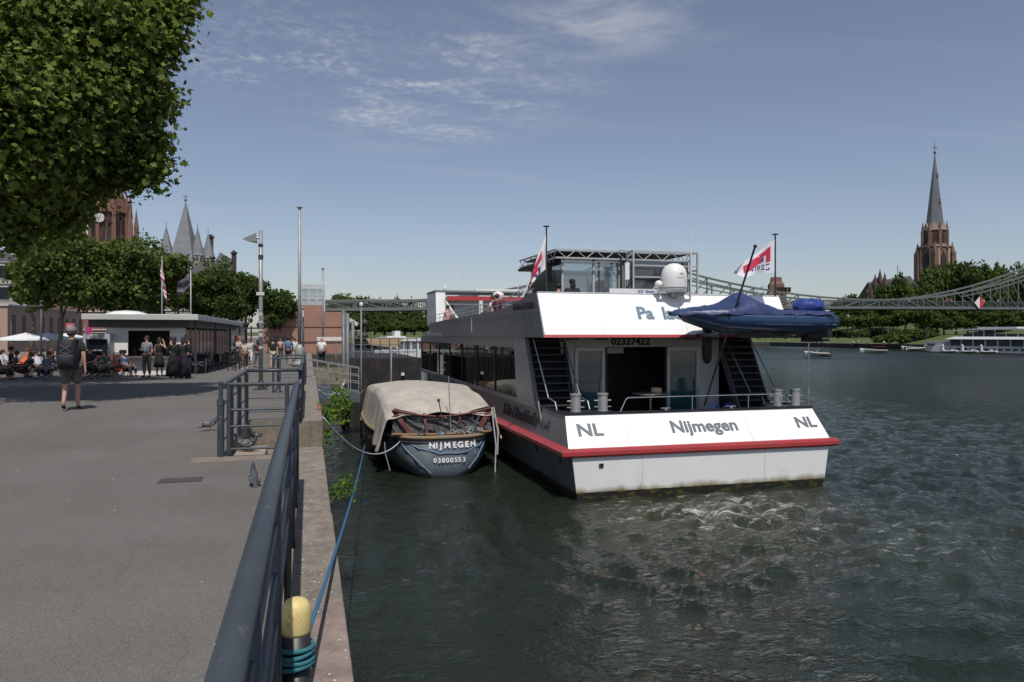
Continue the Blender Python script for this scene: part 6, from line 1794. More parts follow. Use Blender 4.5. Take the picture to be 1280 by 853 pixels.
    MB().tube((p.x - .14, p.y, zl(298)), (p.x, p.y, zl(298)), .03, 8).build('arm', ML, S_)
    MB().lathe([(.075, 0), (.075, .05)], (p.x, p.y, zl(308)), 14).ball((p.x, p.y - .06, zl(306)), .035).lathe([(.072, 0), (.072, .12)], (p.x, p.y, zl(324)), 14).build('collar', mat('collar_dark', (.06, .06, .06), .5), S_)
    MB().box(p.x - .12, p.x + .1, p.y - .075, p.y - .06, zl(369.5), zl(365.5)).build('sign', mat('small_sign', (.6, .57, .54), .5), S_)
    tr_ = MB(); 
    for z_, h_ in ((zl(395), .09), (zl(404), .06), (zl(414), .05), (zl(421), .1), (zl(436), .07)): tr_.lathe([(.0635, 0), (.0635, h_)], (p.x, p.y, z_), 14)
    tr_.build('sticker', mat('sticker_pale', (.5, .5, .5), .5), S_)

    def pole(label, px, D, ytop, r, cat='flagpole', col=ML, base=None, name='flagpole'):
        q = at(px, D); z0 = gz(q.y); zt = EYE + (418 - ytop) * D / FOC
        o = thing(name, label, cat, (q.x, q.y, z0))
        MB().tube((q.x, q.y, z0), (q.x, q.y, zt), r, 10, r * .8).build('pole', col, o, smooth=True)
        MB().lathe([(r * 1.6, -.04), (r * 1.7, .0), (r * .8, .06)], (q.x, q.y, zt), 10).build('cap', col, o)
        if base: MB().lathe(base, (q.x, q.y, z0), 14).build('base', col, o, smooth=True)
        return o, q, zt
    pole('tall pale mast with a stout turned base beside the walkers', 374.5, 46, 259, .11, 'mast', mat('mast_pale', (.34, .35, .33), .5, .2, .15, 4), [(.02, 0), (.45, .0), (.45, .25), (.3, .4), (.36, .5), (.26, .9), (.30, 1.1), (.17, 1.3), (.1, 1.4)])
    pole('shorter mast before the sandstone building with a small arm', 403.5, 62, 336, .08, 'mast', ML)
    pole('slim lamp post in front of the steel lift tower', 379, 50, 385, .07, 'post', ML)
    o, q, zt = pole('flagpole with a red and white striped flag rising beyond the kiosk roof', 202.5, 58, 322, .06)
    stripes = MB().grid(lambda u, v: (q.x + .05 + .35 * u - .25 * (1 - v), q.y + .1 * math.sin(9 * v + 3 * u), zt - .5 - 2.2 * v - .9 * u), 8, 16)
    stripes.build('flag_cloth', stripe_mat(), o, smooth=True)
    o, q, zt = pole('flagpole with a dark flag beyond the kiosk roof nearer the spired tower', 238.5, 56, 335, .06)
    MB().grid(lambda u, v: (q.x - .05 - .9 * u, q.y + .12 * math.sin(9 * v + 5 * u), zt - .2 - 1.1 * v - 1.5 * u * (1 - .4 * u)), 10, 10).build('flag_cloth', mat('dark_flag', (.06, .05, .07), .8, 0, .4, 3, dirt_or_glint=(.45, .42, .44), dscale=2.2, dthr=(.55, .62)), o, smooth=True)
    # lamp by the big trunk
    o, q, zt = pole('dark lamp post with a flat double arm beside the tree by the parasols', 51.5, 40, 377, .06, 'street lamp', mat('lamp_dark', (.07, .075, .08), .5), None, 'street_lamp')
    MB().box(q.x - .65, q.x + .1, q.y - .12, q.y + .12, zt - .28, zt - .2).build('lamp_head', mat('lamp_dark', (.07, .075, .08), .5), o)
    # white railing posts and ornate lantern group before the pale house
    o = thing('ornate_lantern', 'dark ornate lantern rack with several lamps behind the walkers', 'lantern', at(314, 80, z=gz(80)))
    q = at(314, 80, z=gz(80)); mb = MB().tube(q, q + Vector((0, 0, 2.9)), .08, 8).box(q.x - 1.5, q.x + 1.5, q.y - .06, q.y + .06, q.z + 2.6, q.z + 2.75)
    for k in range(5): mb.lathe([(.08, 0), (.2, .35), (.05, .5), (.02, .6)], (q.x - 1.4 + .7 * k, q.y, q.z + 2.75 + (.5 if k == 2 else 0)), 8)
    mb.build('frame', mat('iron_black', (.02, .025, .022), .5), o)


def stripe_mat():
    m = bpy.data.materials.new('striped_flag'); m.use_nodes = True
    nt = m.node_tree; N, L = nt.nodes, nt.links
    tc = N.new('ShaderNodeTexCoord'); w = N.new('ShaderNodeTexWave'); w.inputs['Scale'].default_value = 1.4; w.inputs['Distortion'].default_value = 2; w.bands_direction = 'DIAGONAL'
    L.new(tc.outputs['Object'], w.inputs['Vector']); r = N.new('ShaderNodeValToRGB'); r.color_ramp.interpolation = 'CONSTANT'
    r.color_ramp.elements[0].color = (.3, .04, .05, 1); r.color_ramp.elements[1].position = .5; r.color_ramp.elements[1].color = (.55, .52, .55, 1)
    L.new(w.outputs['Fac'], r.inputs[0]); L.new(r.outputs[0], N['Principled BSDF'].inputs['Base Color'])
    return m


# ------------------------------------------------------------------ landing stage and moored things behind the boat
def build_landing():
    dk = mat('landing_black', (.018, .017, .017), .7, 0, .35, 1.2, dirt_or_glint=(.07, .045, .035), dscale=1.5, dthr=(.5, .75), bump=.02, bscale=4)
    G = thing('landing_stage', 'black steel landing stage with tall posts behind the covered boat', 'landing stage', (3.4, 38, 0))
    MB().box(1.9, 5.2, 36, 46, -.3, 3.05).build('hull', dk, G)
    mb = MB()
    for i in range(12): mb.box(1.9 + i * .29, 1.96 + i * .29, 35.93, 36.0, 0, 3.0)
    mb.build('ribs', dk, G)
    pm = mat('pile_grey', (.16, .17, .18), .5, .2, .2, 3, dirt_or_glint=(.06, .05, .05), dscale=3)
    for px, D, yt in ((429.5, 33, 388), (434.5, 33.6, 392), (441.0, 37, 402)):
        q = at(px, D); MB().tube((q.x, q.y, -.5), (q.x, q.y, EYE + (418 - yt) * D / FOC), .085, 10).build('pile', pm, G, smooth=True)
    for px, D, yt, yb in ((451.5, 30, 383, 476), (489, 31, 432, 474)):
        q = at(px, D); MB().tube((q.x, q.y, 0), (q.x, q.y, EYE + (418 - yt) * D / FOC), .036, 8).build('mast', mat('mast_pale2', (.17, .18, .18), .5, .2), G, smooth=True)
    q = at(451.5, 30); MB().ball((q.x, q.y, EYE + (418 - 381) * 30 / FOC), .08, .08, .10).build('lantern', mat('lantern_white', (.7, .7, .7), .4), G)
    q = at(456, 37.5); MB().tube((q.x, q.y, 2.9), (q.x, q.y, EYE + (418 - 398) * 38 / FOC), .06, 8).ball((q.x, q.y, EYE + (418 - 404) * 38 / FOC), .16).ball((q.x, q.y, EYE + (418 - 420) * 38 / FOC), .18).build('signal_mast', mat('signal_dark', (.05, .05, .05), .5), G)
    # camera posts
    q = at(440, 38)
    mb = MB().tube((q.x, q.y, 2.9), (q.x, q.y, EYE + (418 - 404) * 38 / FOC), .05, 8).obox((q.x + .05, q.y, EYE + (418 - 403) * 38 / FOC), .5, .2, .2, .3, 0, .5)
    mb.build('camera_post', mat('support_white', (.6,) * 3, .5), G)
    rl = MB()
    for z in (3.35, 3.7, 4.0): rl.tube((2.0, 36.1, z), (5.1, 36.1, z), .02, 6)
    for i in range(8): rl.tube((2.0 + i * .44, 36.1, 3.05), (2.0 + i * .44, 36.1, 4.0), .02, 6)
    rl.build('railing', mat('rail_dark', (.05, .055, .06), .5), G)
    # rusty ledges, tyres
    for k, (x, z) in enumerate(((3.9, .55), (4.35, 1.6))):
        MB().box(x - .5, x + .5, 35.6, 35.92, z, z + .25).build('rusty_ledge', mat('rust_pale', (.2, .1, .075), .8, 0, .3, 5), G)
    MB().box(4.3, 4.45, 35.85, 35.92, 2.2, 2.34).build('small_notice', mat('sign_pale', (.7, .7, .68), .5), G)
    # gangway
    W = thing('gangway', 'steel gangway with railings reaching from the quay to the landing stage', 'gangway', (.9, 33, 2.2))
    MB().prism([(-.1, 30.6, 2.18), (2.1, 31.4, 1.75), (2.1, 31.4, 1.35), (-.1, 30.6, 1.7)], (0, 1.6, 0)).build('deck', mat('gangway_blue', (.12, .15, .19), .5, .2), W)
    mb = MB()
    for h in (.35, .65, .98):
        mb.tube((-.1, 30.65, 2.2 + h), (2.1, 31.45, 1.78 + h), .022, 6)
        mb.tube((-.1, 32.15, 2.2 + h), (2.1, 32.95, 1.78 + h), .022, 6)
    for i in range(6):
        t = i / 5
        for d in (0, 1.5): mb.tube((-.1 + 2.2 * t, 30.65 + .8 * t + d, 2.2 - .42 * t), (-.1 + 2.2 * t, 30.65 + .8 * t + d, 3.18 - .42 * t), .022, 6)
    mb.build('railing', mat('gangway_rail', (.3, .31, .32), .5, .3), W)
    MB().box(.2, 1.6, 31.9, 32.0, 2.1, 2.8).build('mesh_panel', mat('panel_camo', (.22, .19, .14), .9, 0, .6, 4), W)
    # tan awning boat beyond
    A = thing('awning_boat', 'moored white boat with long tan awning beyond the landing stage', 'boat', (5.2, 60, 0))
    q0, q1 = at(459, 58), at(502, 60)
    zt = EYE - 58 * 5 / FOC
    MB().prism([(q0.x, q0.y, zt - .1), (q1.x, q0.y, zt + .05), (q1.x - .5, q0.y, zt - .75), (q0.x + .2, q0.y, zt - .55)], (0, 6, 0)).build('awning', mat('tan_awning', (.42, .3, .18), .8, 0, .1, 1), A)
    MB().box(q0.x + .3, q1.x + 1.5, q0.y + .5, q0.y + 7, .2, 2.3).build('hull', mat('boat_dark', (.03, .035, .06), .5), A)
    MB().box(q0.x + .6, q1.x + 1.8, q0.y + .2, q0.y + .4, 2.35, 3.0).build('cabin', mat('boat_white', (.62, .63, .63), .5), A)
    for i in range(4): MB().tube((q0.x + .4 + i * .85, q0.y + .1, 2.3), (q0.x + .4 + i * .85, q0.y + .1, zt - .3), .04, 6).build('post', mat('pole_grey', (.35,) * 3, .4, .4), A)
    # small white craft tied ahead of the tender
    K = thing('moored_boat', 'small white boat with green fittings moored between landing stage and ship', 'boat', (5.6, 42, 0))
    a = at(490, 41); b_ = at(519, 41)
    MB().prism([(a.x, a.y, 0), (b_.x, a.y, 0), (b_.x, a.y, 1.7), (a.x, a.y, 1.7)], (0, 5, 0)).build('hull', mat('hull_dark_grey', (.07, .08, .08), .5), K)
    MB().box(a.x - .0, b_.x, a.y - .06, a.y + 5, 1.7, 1.8).build('gunwale', mat('boat_white', (.62, .63, .63), .5), K)
    MB().prism([(a.x + .7, a.y + .8, 1.8), (a.x + 1.1, a.y + .8, 1.8), (a.x + 1.05, a.y + .8, 3.0), (a.x + .8, a.y + .8, 3.0)], (0, .4, 0)).build('mast_fin', mat('boat_white', (.62, .63, .63), .5), K)
    MB().box(a.x, a.x + .75, a.y + .8, a.y + 1.2, 1.8, 2.15).build('green_locker', mat('green_locker', (.05, .22, .15), .5), K)
    MB().box(a.x - .3, b_.x + .3, a.y + 3, a.y + 3.1, 3.2, 3.27).build('canopy_bar', mat('boat_white', (.62, .63, .63), .5), K)
    MB().box(a.x + .55, a.x + .85, a.y - .12, a.y - .06, .2, 1.7).build('fender_board', mat('rust_brown', (.25, .1, .05), .8), K)
    rl = MB()
    for z in (2.2, 2.6, 3.2): rl.tube((a.x, a.y, z), (b_.x, a.y, z), .02, 5)
    for i in range(5): rl.tube((a.x + (b_.x - a.x) * i / 4, a.y, 1.8), (a.x + (b_.x - a.x) * i / 4, a.y, 3.2), .02, 5)
    rl.build('railing', mat('boat_white', (.62, .63, .63), .5), K)
    V = thing('white_river_boat', 'white excursion boat with stacked decks moored far beyond the landing stage', 'boat', (9, 85, 0))
    a = at(485, 84); b_ = at(532, 84)
    m = mat('boat_white', (.62, .63, .63), .5)
    MB().box(a.x, b_.x, a.y, a.y + 20, .1, 1.6).build('hull', m, V)
    MB().box(a.x + .3, b_.x - .3, a.y + .5, a.y + 18, 1.6, 3.4).build('lower_cabin', glass_mat('boat_window', (.1, .12, .13), .2), V)
    MB().box(a.x, b_.x, a.y + .3, a.y + 18.5, 3.4, 3.75).box(a.x + .3, b_.x - 1.6, a.y + 4, a.y + 14, 3.75, 3.95).box(a.x + 1.4, b_.x - 2.0, a.y + 6, a.y + 9, 3.95, 4.6).build('deck', m, V)
    for i in range(6): MB().box(a.x + .25 + i * .78, a.x + .45 + i * .78, a.y + .45, a.y + .49, 1.6, 3.4).build('window_post', m, V)
    # ropes lying on the ship side quay and life rings omitted


# ------------------------------------------------------------------ bridge
def build_bridge():
    B = 100.0
    Wd = 5.4
    S = thing('footbridge', 'grey-green steel truss footbridge spanning the river behind the ship', 'bridge', (86, B, 0))
    M_ = mat('bridge_green', (.14, .165, .155), .6, .2, .12, .5)
    zd = lambda x: 7.25 + 1.45 * math.sin(min(PI / 2, max(0, (x + 5) / 150 * PI / 2))) ** .8
    P1, P2 = 44.0, 135.0

    def ztop(x):
        if x < P1: z = 8.45 + max(0, x - 6) ** 2 * .0046
        elif x < P2: z = 9.75 + (abs(x - 88)) ** 2 * (.0033 if x < 88 else .0046)
        else: z = 9.75 + max(0, (182 - x)) ** 2 * .0046
        return max(z, zd(x) + 1.15)
    for side, y in (('', B), ('', B + Wd)):
        ch = MB(); web = MB()
        xs = np.arange(2, 176, 4.0)
        for a, b in zip(xs, xs[1:]):
            ch.beam((a, y, ztop(a)), (b, y, ztop(b)), .22, .28)
            if ztop(a) - zd(a) > 2.2: ch.beam((a, y, ztop(a) - .7), (b, y, ztop(b) - .7), .15, .16)
            ch.beam((a, y, zd(a)), (b, y, zd(b)), .3, .42)
            ch.beam((a, y, zd(a) + 1.1), (b, y, zd(b) + 1.1), .07, .07)
            web.beam((a, y, zd(a)), (a, y, ztop(a)), .16)
            mid = (a < P1) or (a > 86 and a < P2)
            if mid: web.beam((a, y, ztop(a)), (b, y, zd(b)), .13)
            else: web.beam((a, y, zd(a)), (b, y, ztop(b)), .13)
        ch.build('chord', M_, S); web.build('truss_web', M_, S)
        for x in (P1, P2):
            t = MB().box(x - .5, x + .5, y - .4, y + .4, zd(x), ztop(x) + .3).build('pylon', M_, S)
        # railing bars dense with padlocks
        mb = MB()
        for i in range(0, 680):
            x = 2 + i * .255
            if x > 174: break
            mb.box(x - .035, x + .035, y + .1, y + .14, zd(x) + .1, zd(x) + 1.05)
        mb.build('railing_bars', mat('lock_dark', (.05, .055, .055), .7, 0, .5, 4), S)
    dk = MB()
    xs = np.arange(-6, 176, 7.0)
    for a, b in zip(xs, xs[1:]): dk.beam((a, B + Wd / 2, zd(a) - .05), (b, B + Wd / 2, zd(b) - .05), Wd - .2, .18)
    dk.build('deck', mat('bridge_deck', (.09, .09, .085), .8), S)
    stn = mat('pier_stone', (.22, .12, .09), .85, 0, .2, 1)
    for x in (P1, P2): MB().prism([(x - 2, B - 1, -2), (x, B - 3, -2), (x + 2, B - 1, -2), (x + 2, B + Wd + 1, -2), (x, B + Wd + 3, -2), (x - 2, B + Wd + 1, -2)], (0, 0, zd(x) + 1.6)).build('pier', stn, S)
    MB().box(.5, 5, B - .8, B + Wd + .8, 1.9, 6.9).build('abutment', stn, S)
    # red and white diamond sign
    q = at(1226, 129)
    x = q.x; z = EYE + (418 - 373) * 124 / FOC
    x = 111.0; 
    for t in np.linspace(90, 128, 400):   # point on the bridge seen in that column
        pxl = 640 + FOC * (CS * t - SN * (B - .5)) / (SN * t + CS * (B - .5))
        if pxl > 1225: x = t; break
    D = SN * x + CS * B; z = EYE + (418 - 379) * D / FOC
    s = thing('diamond_sign', 'red and white diamond navigation sign hung on the bridge railing', 'sign', (x, B - .4, z))
    r = 1.05
    MB().prism([(x, B - .4, z - r), (x, B - .4, z + r), (x - r, B - .4, z)], (0, .05, 0)).build('white_half', mat('sign_white', (.78, .7, .7), .5), s)
    MB().prism([(x + .01, B - .4, z - r), (x + r, B - .4, z), (x + .01, B - .4, z + r)], (0, .05, 0)).build('red_half', mat('sign_red', (.55, .04, .05), .5), s)
    # people crossing
    G = 'people crossing the footbridge'
    src = make_person('person in white shirt crossing the footbridge close to the red and white diamond', (x + 4, B + 2.5, zd(x) + .1), 1.57, 1.75, 'walk', top=(.6, .6, .6), legs=(.05, .05, .1), seed=80, group=G)
    src2 = make_person('person in red top crossing the footbridge near the diamond sign', (x - 3.5, B + 2, zd(x) + .1), -1.57, 1.7, 'walk', top=(.4, .08, .08), legs=(.04, .04, .06), seed=81, group=G)
    rn = random.Random(9)
    for i in range(16):
        X = 8 + i * 7 + rn.uniform(-2, 2)
        c = copy_tree(src if i % 2 else src2); c.location = (X, B + rn.uniform(1, 4), zd(X) + .1); c.rotation_euler = (0, 0, rn.choice([1.57, -1.57]))
        c['label'] = ('person in white shirt' if i % 2 else 'person in red top') + ' walking over the footbridge away from the diamond sign'


# ------------------------------------------------------------------ far bank
def build_far_bank():
    lf3 = leaf_mat('dark_tree_leaf', (.03, .055, .016), (.10, .145, .04), .35, .2)
    lf4 = leaf_mat('bank_leaf', (.045, .075, .022), (.12, .165, .045), .35, .15)
    lf5 = leaf_mat('hedge_leaf', (.04, .075, .018), (.08, .13, .03), .25, .3)
    bark = mat('plane_bark', (.13, .11, .085), .85)
    g = MB()
    prof = [(160, 1.35), (166, 1.4), (176, 4.0), (190, 4.3), (205, 8.0), (600, 12.0)]
    ys = [60, 140, 232]
    grass = mat('bank_grass', (.075, .10, .028), .9, 0, .25, .2, bump=.05, bscale=4)
    quayc = mat('bank_quay', (.14, .13, .115), .85, 0, .2, .4, dirt_or_glint=(.08, .075, .065), dscale=.5)
    w = MB().box(159.5, 160, 40, 232, -2, 1.36).box(2, 160, 231.5, 232, -2, 1.36)
    tag(w.build('bank_wall', mat('bank_wall', (.045, .042, .038), .85, 0, .3, .5)), kind='structure')
    pth = MB().box(160.002, 166, 40, 238, 1.0, 1.37)
    tag(pth.build('bank_path', quayc), kind='structure')
    pth = MB().box(2, 160, 232.002, 238, 1.0, 1.368)
    tag(pth.build('bank_path', quayc), kind='structure')
    for a, b in zip(prof[1:], prof[2:]): g.quad((a[0], 40, a[1] - .03), (b[0], 40, b[1] - .03), (b[0], 420, b[1] - .03), (a[0], 420, a[1] - .03))
    g.quad((2, 238, 1.37), (166, 238, 1.37), (166, 248, 4.0), (2, 248, 4.0)); g.quad((2, 248, 4.0), (166, 248, 4), (166, 420, 6), (2, 420, 6))
    g.quad((-260, 420, gz(99)), (600, 420, 6), (600, 1500, 8), (-260, 1500, 8))
    tag(g.build('far_bank', grass), kind='structure')

    protos = []
    for i in range(5):
        r_ = random.Random(100 + i)
        t = thing('bank_tree', 'tree', 'tree', (0, 0, 0))
        lob = []
        for k in range(11):
            a = r_.uniform(0, 6.28); q = r_.uniform(.2, .62); z = r_.uniform(.35, .82); rr = r_.uniform(.22, .4)
            lob.append((q * math.cos(a) * 5, q * math.sin(a) * 5, z * 10, rr * 5, rr * 5, rr * 4.2))
        lob.append((0, 0, 6, 3, 3, 3))
        leaves('crown', lob, 5200, .52, lf4 if i % 2 else lf3, t, 50 + i, shell=.5, clump=10, cr=.7, lump=.22)
        trunk_mb((0, 0, -.3), (.2, 0, 6), .28, .1, [l[:3] for l in lob[:4]], i).build('trunk', bark, t)
        protos.append(t)
    rn = random.Random(12)
    used = [0]
    kinds = ['dark round-crowned', 'mid green full-crowned', 'dark uneven-crowned', 'mid green spreading', 'dark broad-crowned']

    def bt(px, D, ytop, zg, wpx, label, group):
        k = rn.randrange(5)
        k = used[0] % 5; used[0] += 1
        c = protos[k] if used[0] <= 5 else copy_tree(protos[k])
        H = EYE + (418 - ytop) * D / FOC - zg
        q = at(px, D)
        c.location = (q.x, q.y, zg); c.scale = (wpx * D / FOC / 9.0, wpx * D / FOC / 9.0, H / 9.6); c.rotation_euler = (0, 0, rn.uniform(0, 6))
        c['label'] = kinds[k] + ' tree ' + label; c['group'] = group
    G = 'trees on the far bank'
    for px, yt, w_ in ((1108, 352, 34), (1128, 345, 36), (1150, 348, 36), (1172, 330, 40), (1196, 326, 44), (1222, 326, 46), (1246, 333, 40), (1268, 330, 44), (1290, 328, 50), (1140, 362, 44), (1185, 345, 50), (1235, 346, 50), (1275, 350, 50), (1310, 330, 50)):
        bt(px, 262 + rn.uniform(-18, 18), yt, 7.5, w_, 'around the foot of the pointed church, above the bridge line' if px < 1200 else 'on the far bank above the excursion boat', G)
    for px, yt, w_ in ((1065, 368, 26), (1050, 375, 30), (1080, 380, 30), (1040, 392, 30), (1100, 385, 34), (1125, 385, 36)):
        bt(px, 275, yt, 7, w_, 'by the dark gabled church front', G)
    for px, yt, w_ in ((1165, 388, 40), (1195, 390, 44), (1225, 388, 44), (1255, 389, 44), (1285, 388, 44), (1210, 380, 40), (1180, 382, 40), (1240, 380, 40)):
        bt(px, 215, yt, 4.3, w_, 'in the shade below the bridge deck', G)
    # clipped plane row
    G2 = 'clipped trees along the bank terrace'
    r_ = random.Random(7)
    src = None
    for i, px in enumerate(np.linspace(930, 1160, 17)):
        D = 238 - (px - 930) * .16
        big = px > 1125
        q = at(px, D); H = 5.4 if not big else 7.2
        if src is None:
            src = thing('clipped_tree', 'x', 'tree', (0, 0, 0))
            leaves('crown', [(0, 0, 3.3, 2.6, 2.2, 1.2), (1.3, 0, 3.5, 1.6, 1.6, 1.1), (-1.3, .3, 3.4, 1.6, 1.6, 1.0)], 2600, .4, lf5, src, 77, shell=.5, clump=8, cr=.5)
            MB().tube((0, 0, -.2), (0, 0, 3), .14, 6).build('trunk', bark, src)
            c = src
        else: c = copy_tree(src)
        c.location = (q.x, q.y, 4.0); c.rotation_euler = (0, 0, r_.uniform(0, 6)); c.scale = (1.15, 1.15, H / 4.6)
        c['label'] = 'low clipped tree of the row above the bank lawn' if not big else 'larger clipped tree at the bridge end of the bank row'
        c['group'] = G2
    # hedges and bushes
    for (pa, pb, D, yt, yb, lab) in ((940, 1090, 222, 414, 422, 'long dark clipped hedge above the lawn toward the dinghy'), (1090, 1170, 214, 412, 424, 'dark hedge above the lawn toward the excursion boat')):
        a, b = at(pa, D), at(pb, D)
        z0, z1 = EYE + (418 - yb) * D / FOC, EYE + (418 - yt) * D / FOC
        lob = []
        n = 22
        for i in range(n):
            p = a.lerp(b, (i + .5) / n); lob.append((p.x, p.y, (z0 + z1) / 2, 1.6, 1.2, (z1 - z0) / 2 * 1.05))
        t = thing('hedge', lab, 'hedge', (a.x, a.y, z0))
        leaves('leaves', lob, 9000, .4, lf3, t, 5, shell=.4, off=(a.x, a.y, z0), clump=6, cr=.4)
    for i, (px, r) in enumerate(((1112, 11), (1128, 8), (1098, 6))):
        D = 200; q = at(px, D); z0 = EYE - 9 * D / FOC
        t = thing('bush', ['large round bush in the middle of the bank lawn', 'smaller bush touching the large round one', 'low bush at the lawn side nearer the dinghy'][i], 'bush', (q.x, q.y, z0))
        leaves('leaves', [(q.x, q.y, z0 + r * .09, r * .22, r * .22, r * .13), (q.x + .8, q.y, z0 + r * .1, r * .13, r * .13, r * .12)], 1500, .4, lf4, t, i, shell=.4, off=(q.x, q.y, z0), clump=6, cr=.3)
    # trees beyond the bridge on the near side of the bend
    G3 = 'trees beyond the bridge'
    for px, D, yt, w_ in ((420, 172, 398, 32), (445, 172, 396, 34), (468, 172, 398, 34), (493, 172, 399, 34), (518, 172, 398, 34), (543, 172, 400, 34), (457, 168, 404, 34), (482, 168, 405, 34), (507, 168, 404, 34), (533, 168, 405, 34), (433, 190, 366, 34), (452, 200, 370, 28), (470, 205, 372, 30), (492, 215, 374, 30), (515, 215, 378, 30), (540, 215, 378, 30), (480, 180, 392, 34), (505, 180, 392, 34), (455, 180, 390, 34), (530, 180, 392, 34), (415, 190, 378, 26)):
        bt(px, D + 55, yt, 4, w_, 'seen beneath and above the bridge behind the landing stage', G3)
    for px in range(560, 960, 22):
        bt(px, 290, 372 + rn.uniform(-3, 6), 4.5, 32, 'on the distant bank largely behind the passenger ship', G3)
    # pointed church
    D = 306
    c = at(1168.5, D)
    def z(y_): return EYE + (418 - y_) * D / FOC
    red = mat('church_stone', (.21, .125, .095), .85, 0, .25, .5, dirt_or_glint=(.10, .06, .05), dscale=.5, dthr=(.45, .65))
    pale = mat('church_pale', (.36, .29, .23), .8, 0, .15, .6)
    sl = mat('spire_slate', (.12, .13, .145), .55, 0, .15, .6)
    C = thing('church_tower', 'sandstone church tower with a very tall slim slate spire across the river', 'church', (c.x, c.y, 8))
    MB().box(c.x - 4.3, c.x + 4.3, c.y - 4.3, c.y + 4.3, 6, z(308)).build('lower_tower', red, C)
    MB().lathe([(4.6, z(308)), (4.4, z(284))], (c.x, c.y, 0), 8, rot=PI / 8).build('octagon', red, C)
    MB().box(c.x - 4.7, c.x + 4.7, c.y - 4.7, c.y + 4.7, z(309.5), z(307.5)).build('gallery', pale, C)
    MB().lathe([(3.9, z(285)), (3.4, z(279)), (.12, z(192))], (c.x, c.y, 0), 8, rot=PI / 8).build('spire', sl, C)
    MB().ball((c.x, c.y, z(191)), .6).tube((c.x, c.y, z(191)), (c.x, c.y, z(179)), .13, 6).box(c.x - 1.4, c.x + 1.4, c.y - .1, c.y + .1, z(185) - .12, z(185) + .12).build('cross', mat('cross_dark', (.1, .09, .07), .5), C)
    for k in range(8):
        a = PI / 8 + k * PI / 4
        m_ = MB(); x_, y_ = c.x + 4.7 * math.cos(a), c.y + 4.7 * math.sin(a)
        m_.obox((x_, y_, (z(312) + z(290)) / 2), 1.1, 1.1, z(290) - z(312), a); spire(m_, x_, y_, z(290), z(277), .75, 4, a)
        m_.build('pinnacle', red, C)
        a = k * PI / 4; ux, uy = math.cos(a), math.sin(a)
        ce = Vector((c.x + ux * 4.15, c.y + uy * 4.15, 0)); tg = Vector((-uy, ux, 0))
        MB().prism([ce + tg * s_ * 1.7 + Vector((0, 0, z_)) for s_, z_ in ((-1, z(289)), (1, z(289)), (0, z(279)))], (ux * .5, uy * .5, 0)).build('gable', pale, C)
        MB().prism([ce + tg * q + Vector((0, 0, z_)) for q, z_ in ((-.7, z(304)), (.7, z(304)), (.7, z(294)), (0, z(291)), (-.7, z(294)))], (ux * .3, uy * .3, 0)).build('lancet_window', mat('lancet_dark', (.035, .02, .018), .6), C)
    for sx in (-1, 1):
        for sy in (-1, 1):
            x_, y_ = c.x + sx * 4.4, c.y + sy * 4.4
            m_ = MB().box(x_ - 1, x_ + 1, y_ - 1, y_ + 1, 6, z(316)); spire(m_, x_, y_, z(316), z(303), 1.1, 4, PI / 4); m_.build('buttress', red, C)
    for ux, uy in ((0, -1), (-1, 0), (1, 0)):
        ce = Vector((c.x + ux * 4.32, c.y + uy * 4.32, 0)); tg = Vector((-uy, ux, 0))
        MB().prism([ce + tg * q + Vector((0, 0, z_)) for q, z_ in ((-1.3, z(338)), (1.3, z(338)), (1.3, z(322)), (0, z(315)), (-1.3, z(322)))], (ux * .2, uy * .2, 0)).build('belfry_window', mat('lancet_dark', (.035, .02, .018), .6), C)
        for q in (-2.5, 2.5): MB().prism([ce + tg * (q + e) + Vector((0, 0, z_)) for e, z_ in ((-.5, z(340)), (.5, z(340)), (.5, z(312)), (-.5, z(312)))], (ux * .4, uy * .4, 0)).build('pale_pilaster', pale, C)
    for k, yy in ((0, 255), (1, 222)): MB().prism([(c.x - .5, c.y - 2.8 + k * 1.2, z(yy)), (c.x + .5, c.y - 2.8 + k * 1.2, z(yy)), (c.x, c.y - 2.8 + k * 1.2, z(yy - 5))], (0, 1, 0)).build('spire_dormer', red, C)
    N_ = thing('church_nave', 'dark slate roofed nave with pinnacled gable front beside the pointed church tower', 'church', at(1120, 300, z=7))
    a, b = at(1098, 300), at(1152, 306)
    def zn(y_): return EYE + (418 - y_) * 300 / FOC
    d = (b - a).normalized(); pn = Vector((-d.y, d.x, 0))
    q = [a + Vector((0, 0, 6)), b + Vector((0, 0, 6))]
    MB().prism([a + Vector((0, 0, 6)), a + pn * 12 + Vector((0, 0, 6)), a + pn * 12 + Vector((0, 0, zn(372))), a + Vector((0, 0, zn(372)))], b - a).build('wall', red, N_)
    MB().prism([a + Vector((0, 0, zn(372))), a + pn * 12 + Vector((0, 0, zn(372))), a + pn * 6 + Vector((0, 0, zn(352)))], (b - a) + Vector((0, 0, 3.2))).build('roof', mat('nave_roof', (.055, .05, .055), .7, 0, .2, .5), N_)
    dr_ = mat('church_dark', (.08, .05, .045), .85)
    for i, (px, yt) in enumerate(((1089, 358), (1094, 346), (1100, 340), (1106, 344), (1085, 370))):
        t = at(px, 297); m_ = MB().box(t.x - .9, t.x + .9, t.y - .9, t.y + .9, 6, zn(yt + 12)); spire(m_, t.x, t.y, zn(yt + 12), zn(yt - 3), 1.1, 4, PI / 4); m_.build('pinnacle', dr_, N_)
    t = at(1097, 298); MB().prism([(t.x - 4, t.y, 6), (t.x + 3.6, t.y, 6), (t.x + 3.6, t.y, zn(366)), (t.x, t.y, zn(348)), (t.x - 4, t.y, zn(366))], (0, 2, 0)).build('gable_front', dr_, N_)
    MB().tube((b.x - 12, b.y, zn(350)), (b.x - 12, b.y, zn(331)), .12, 5).build('ridge_spike', dr_, N_)
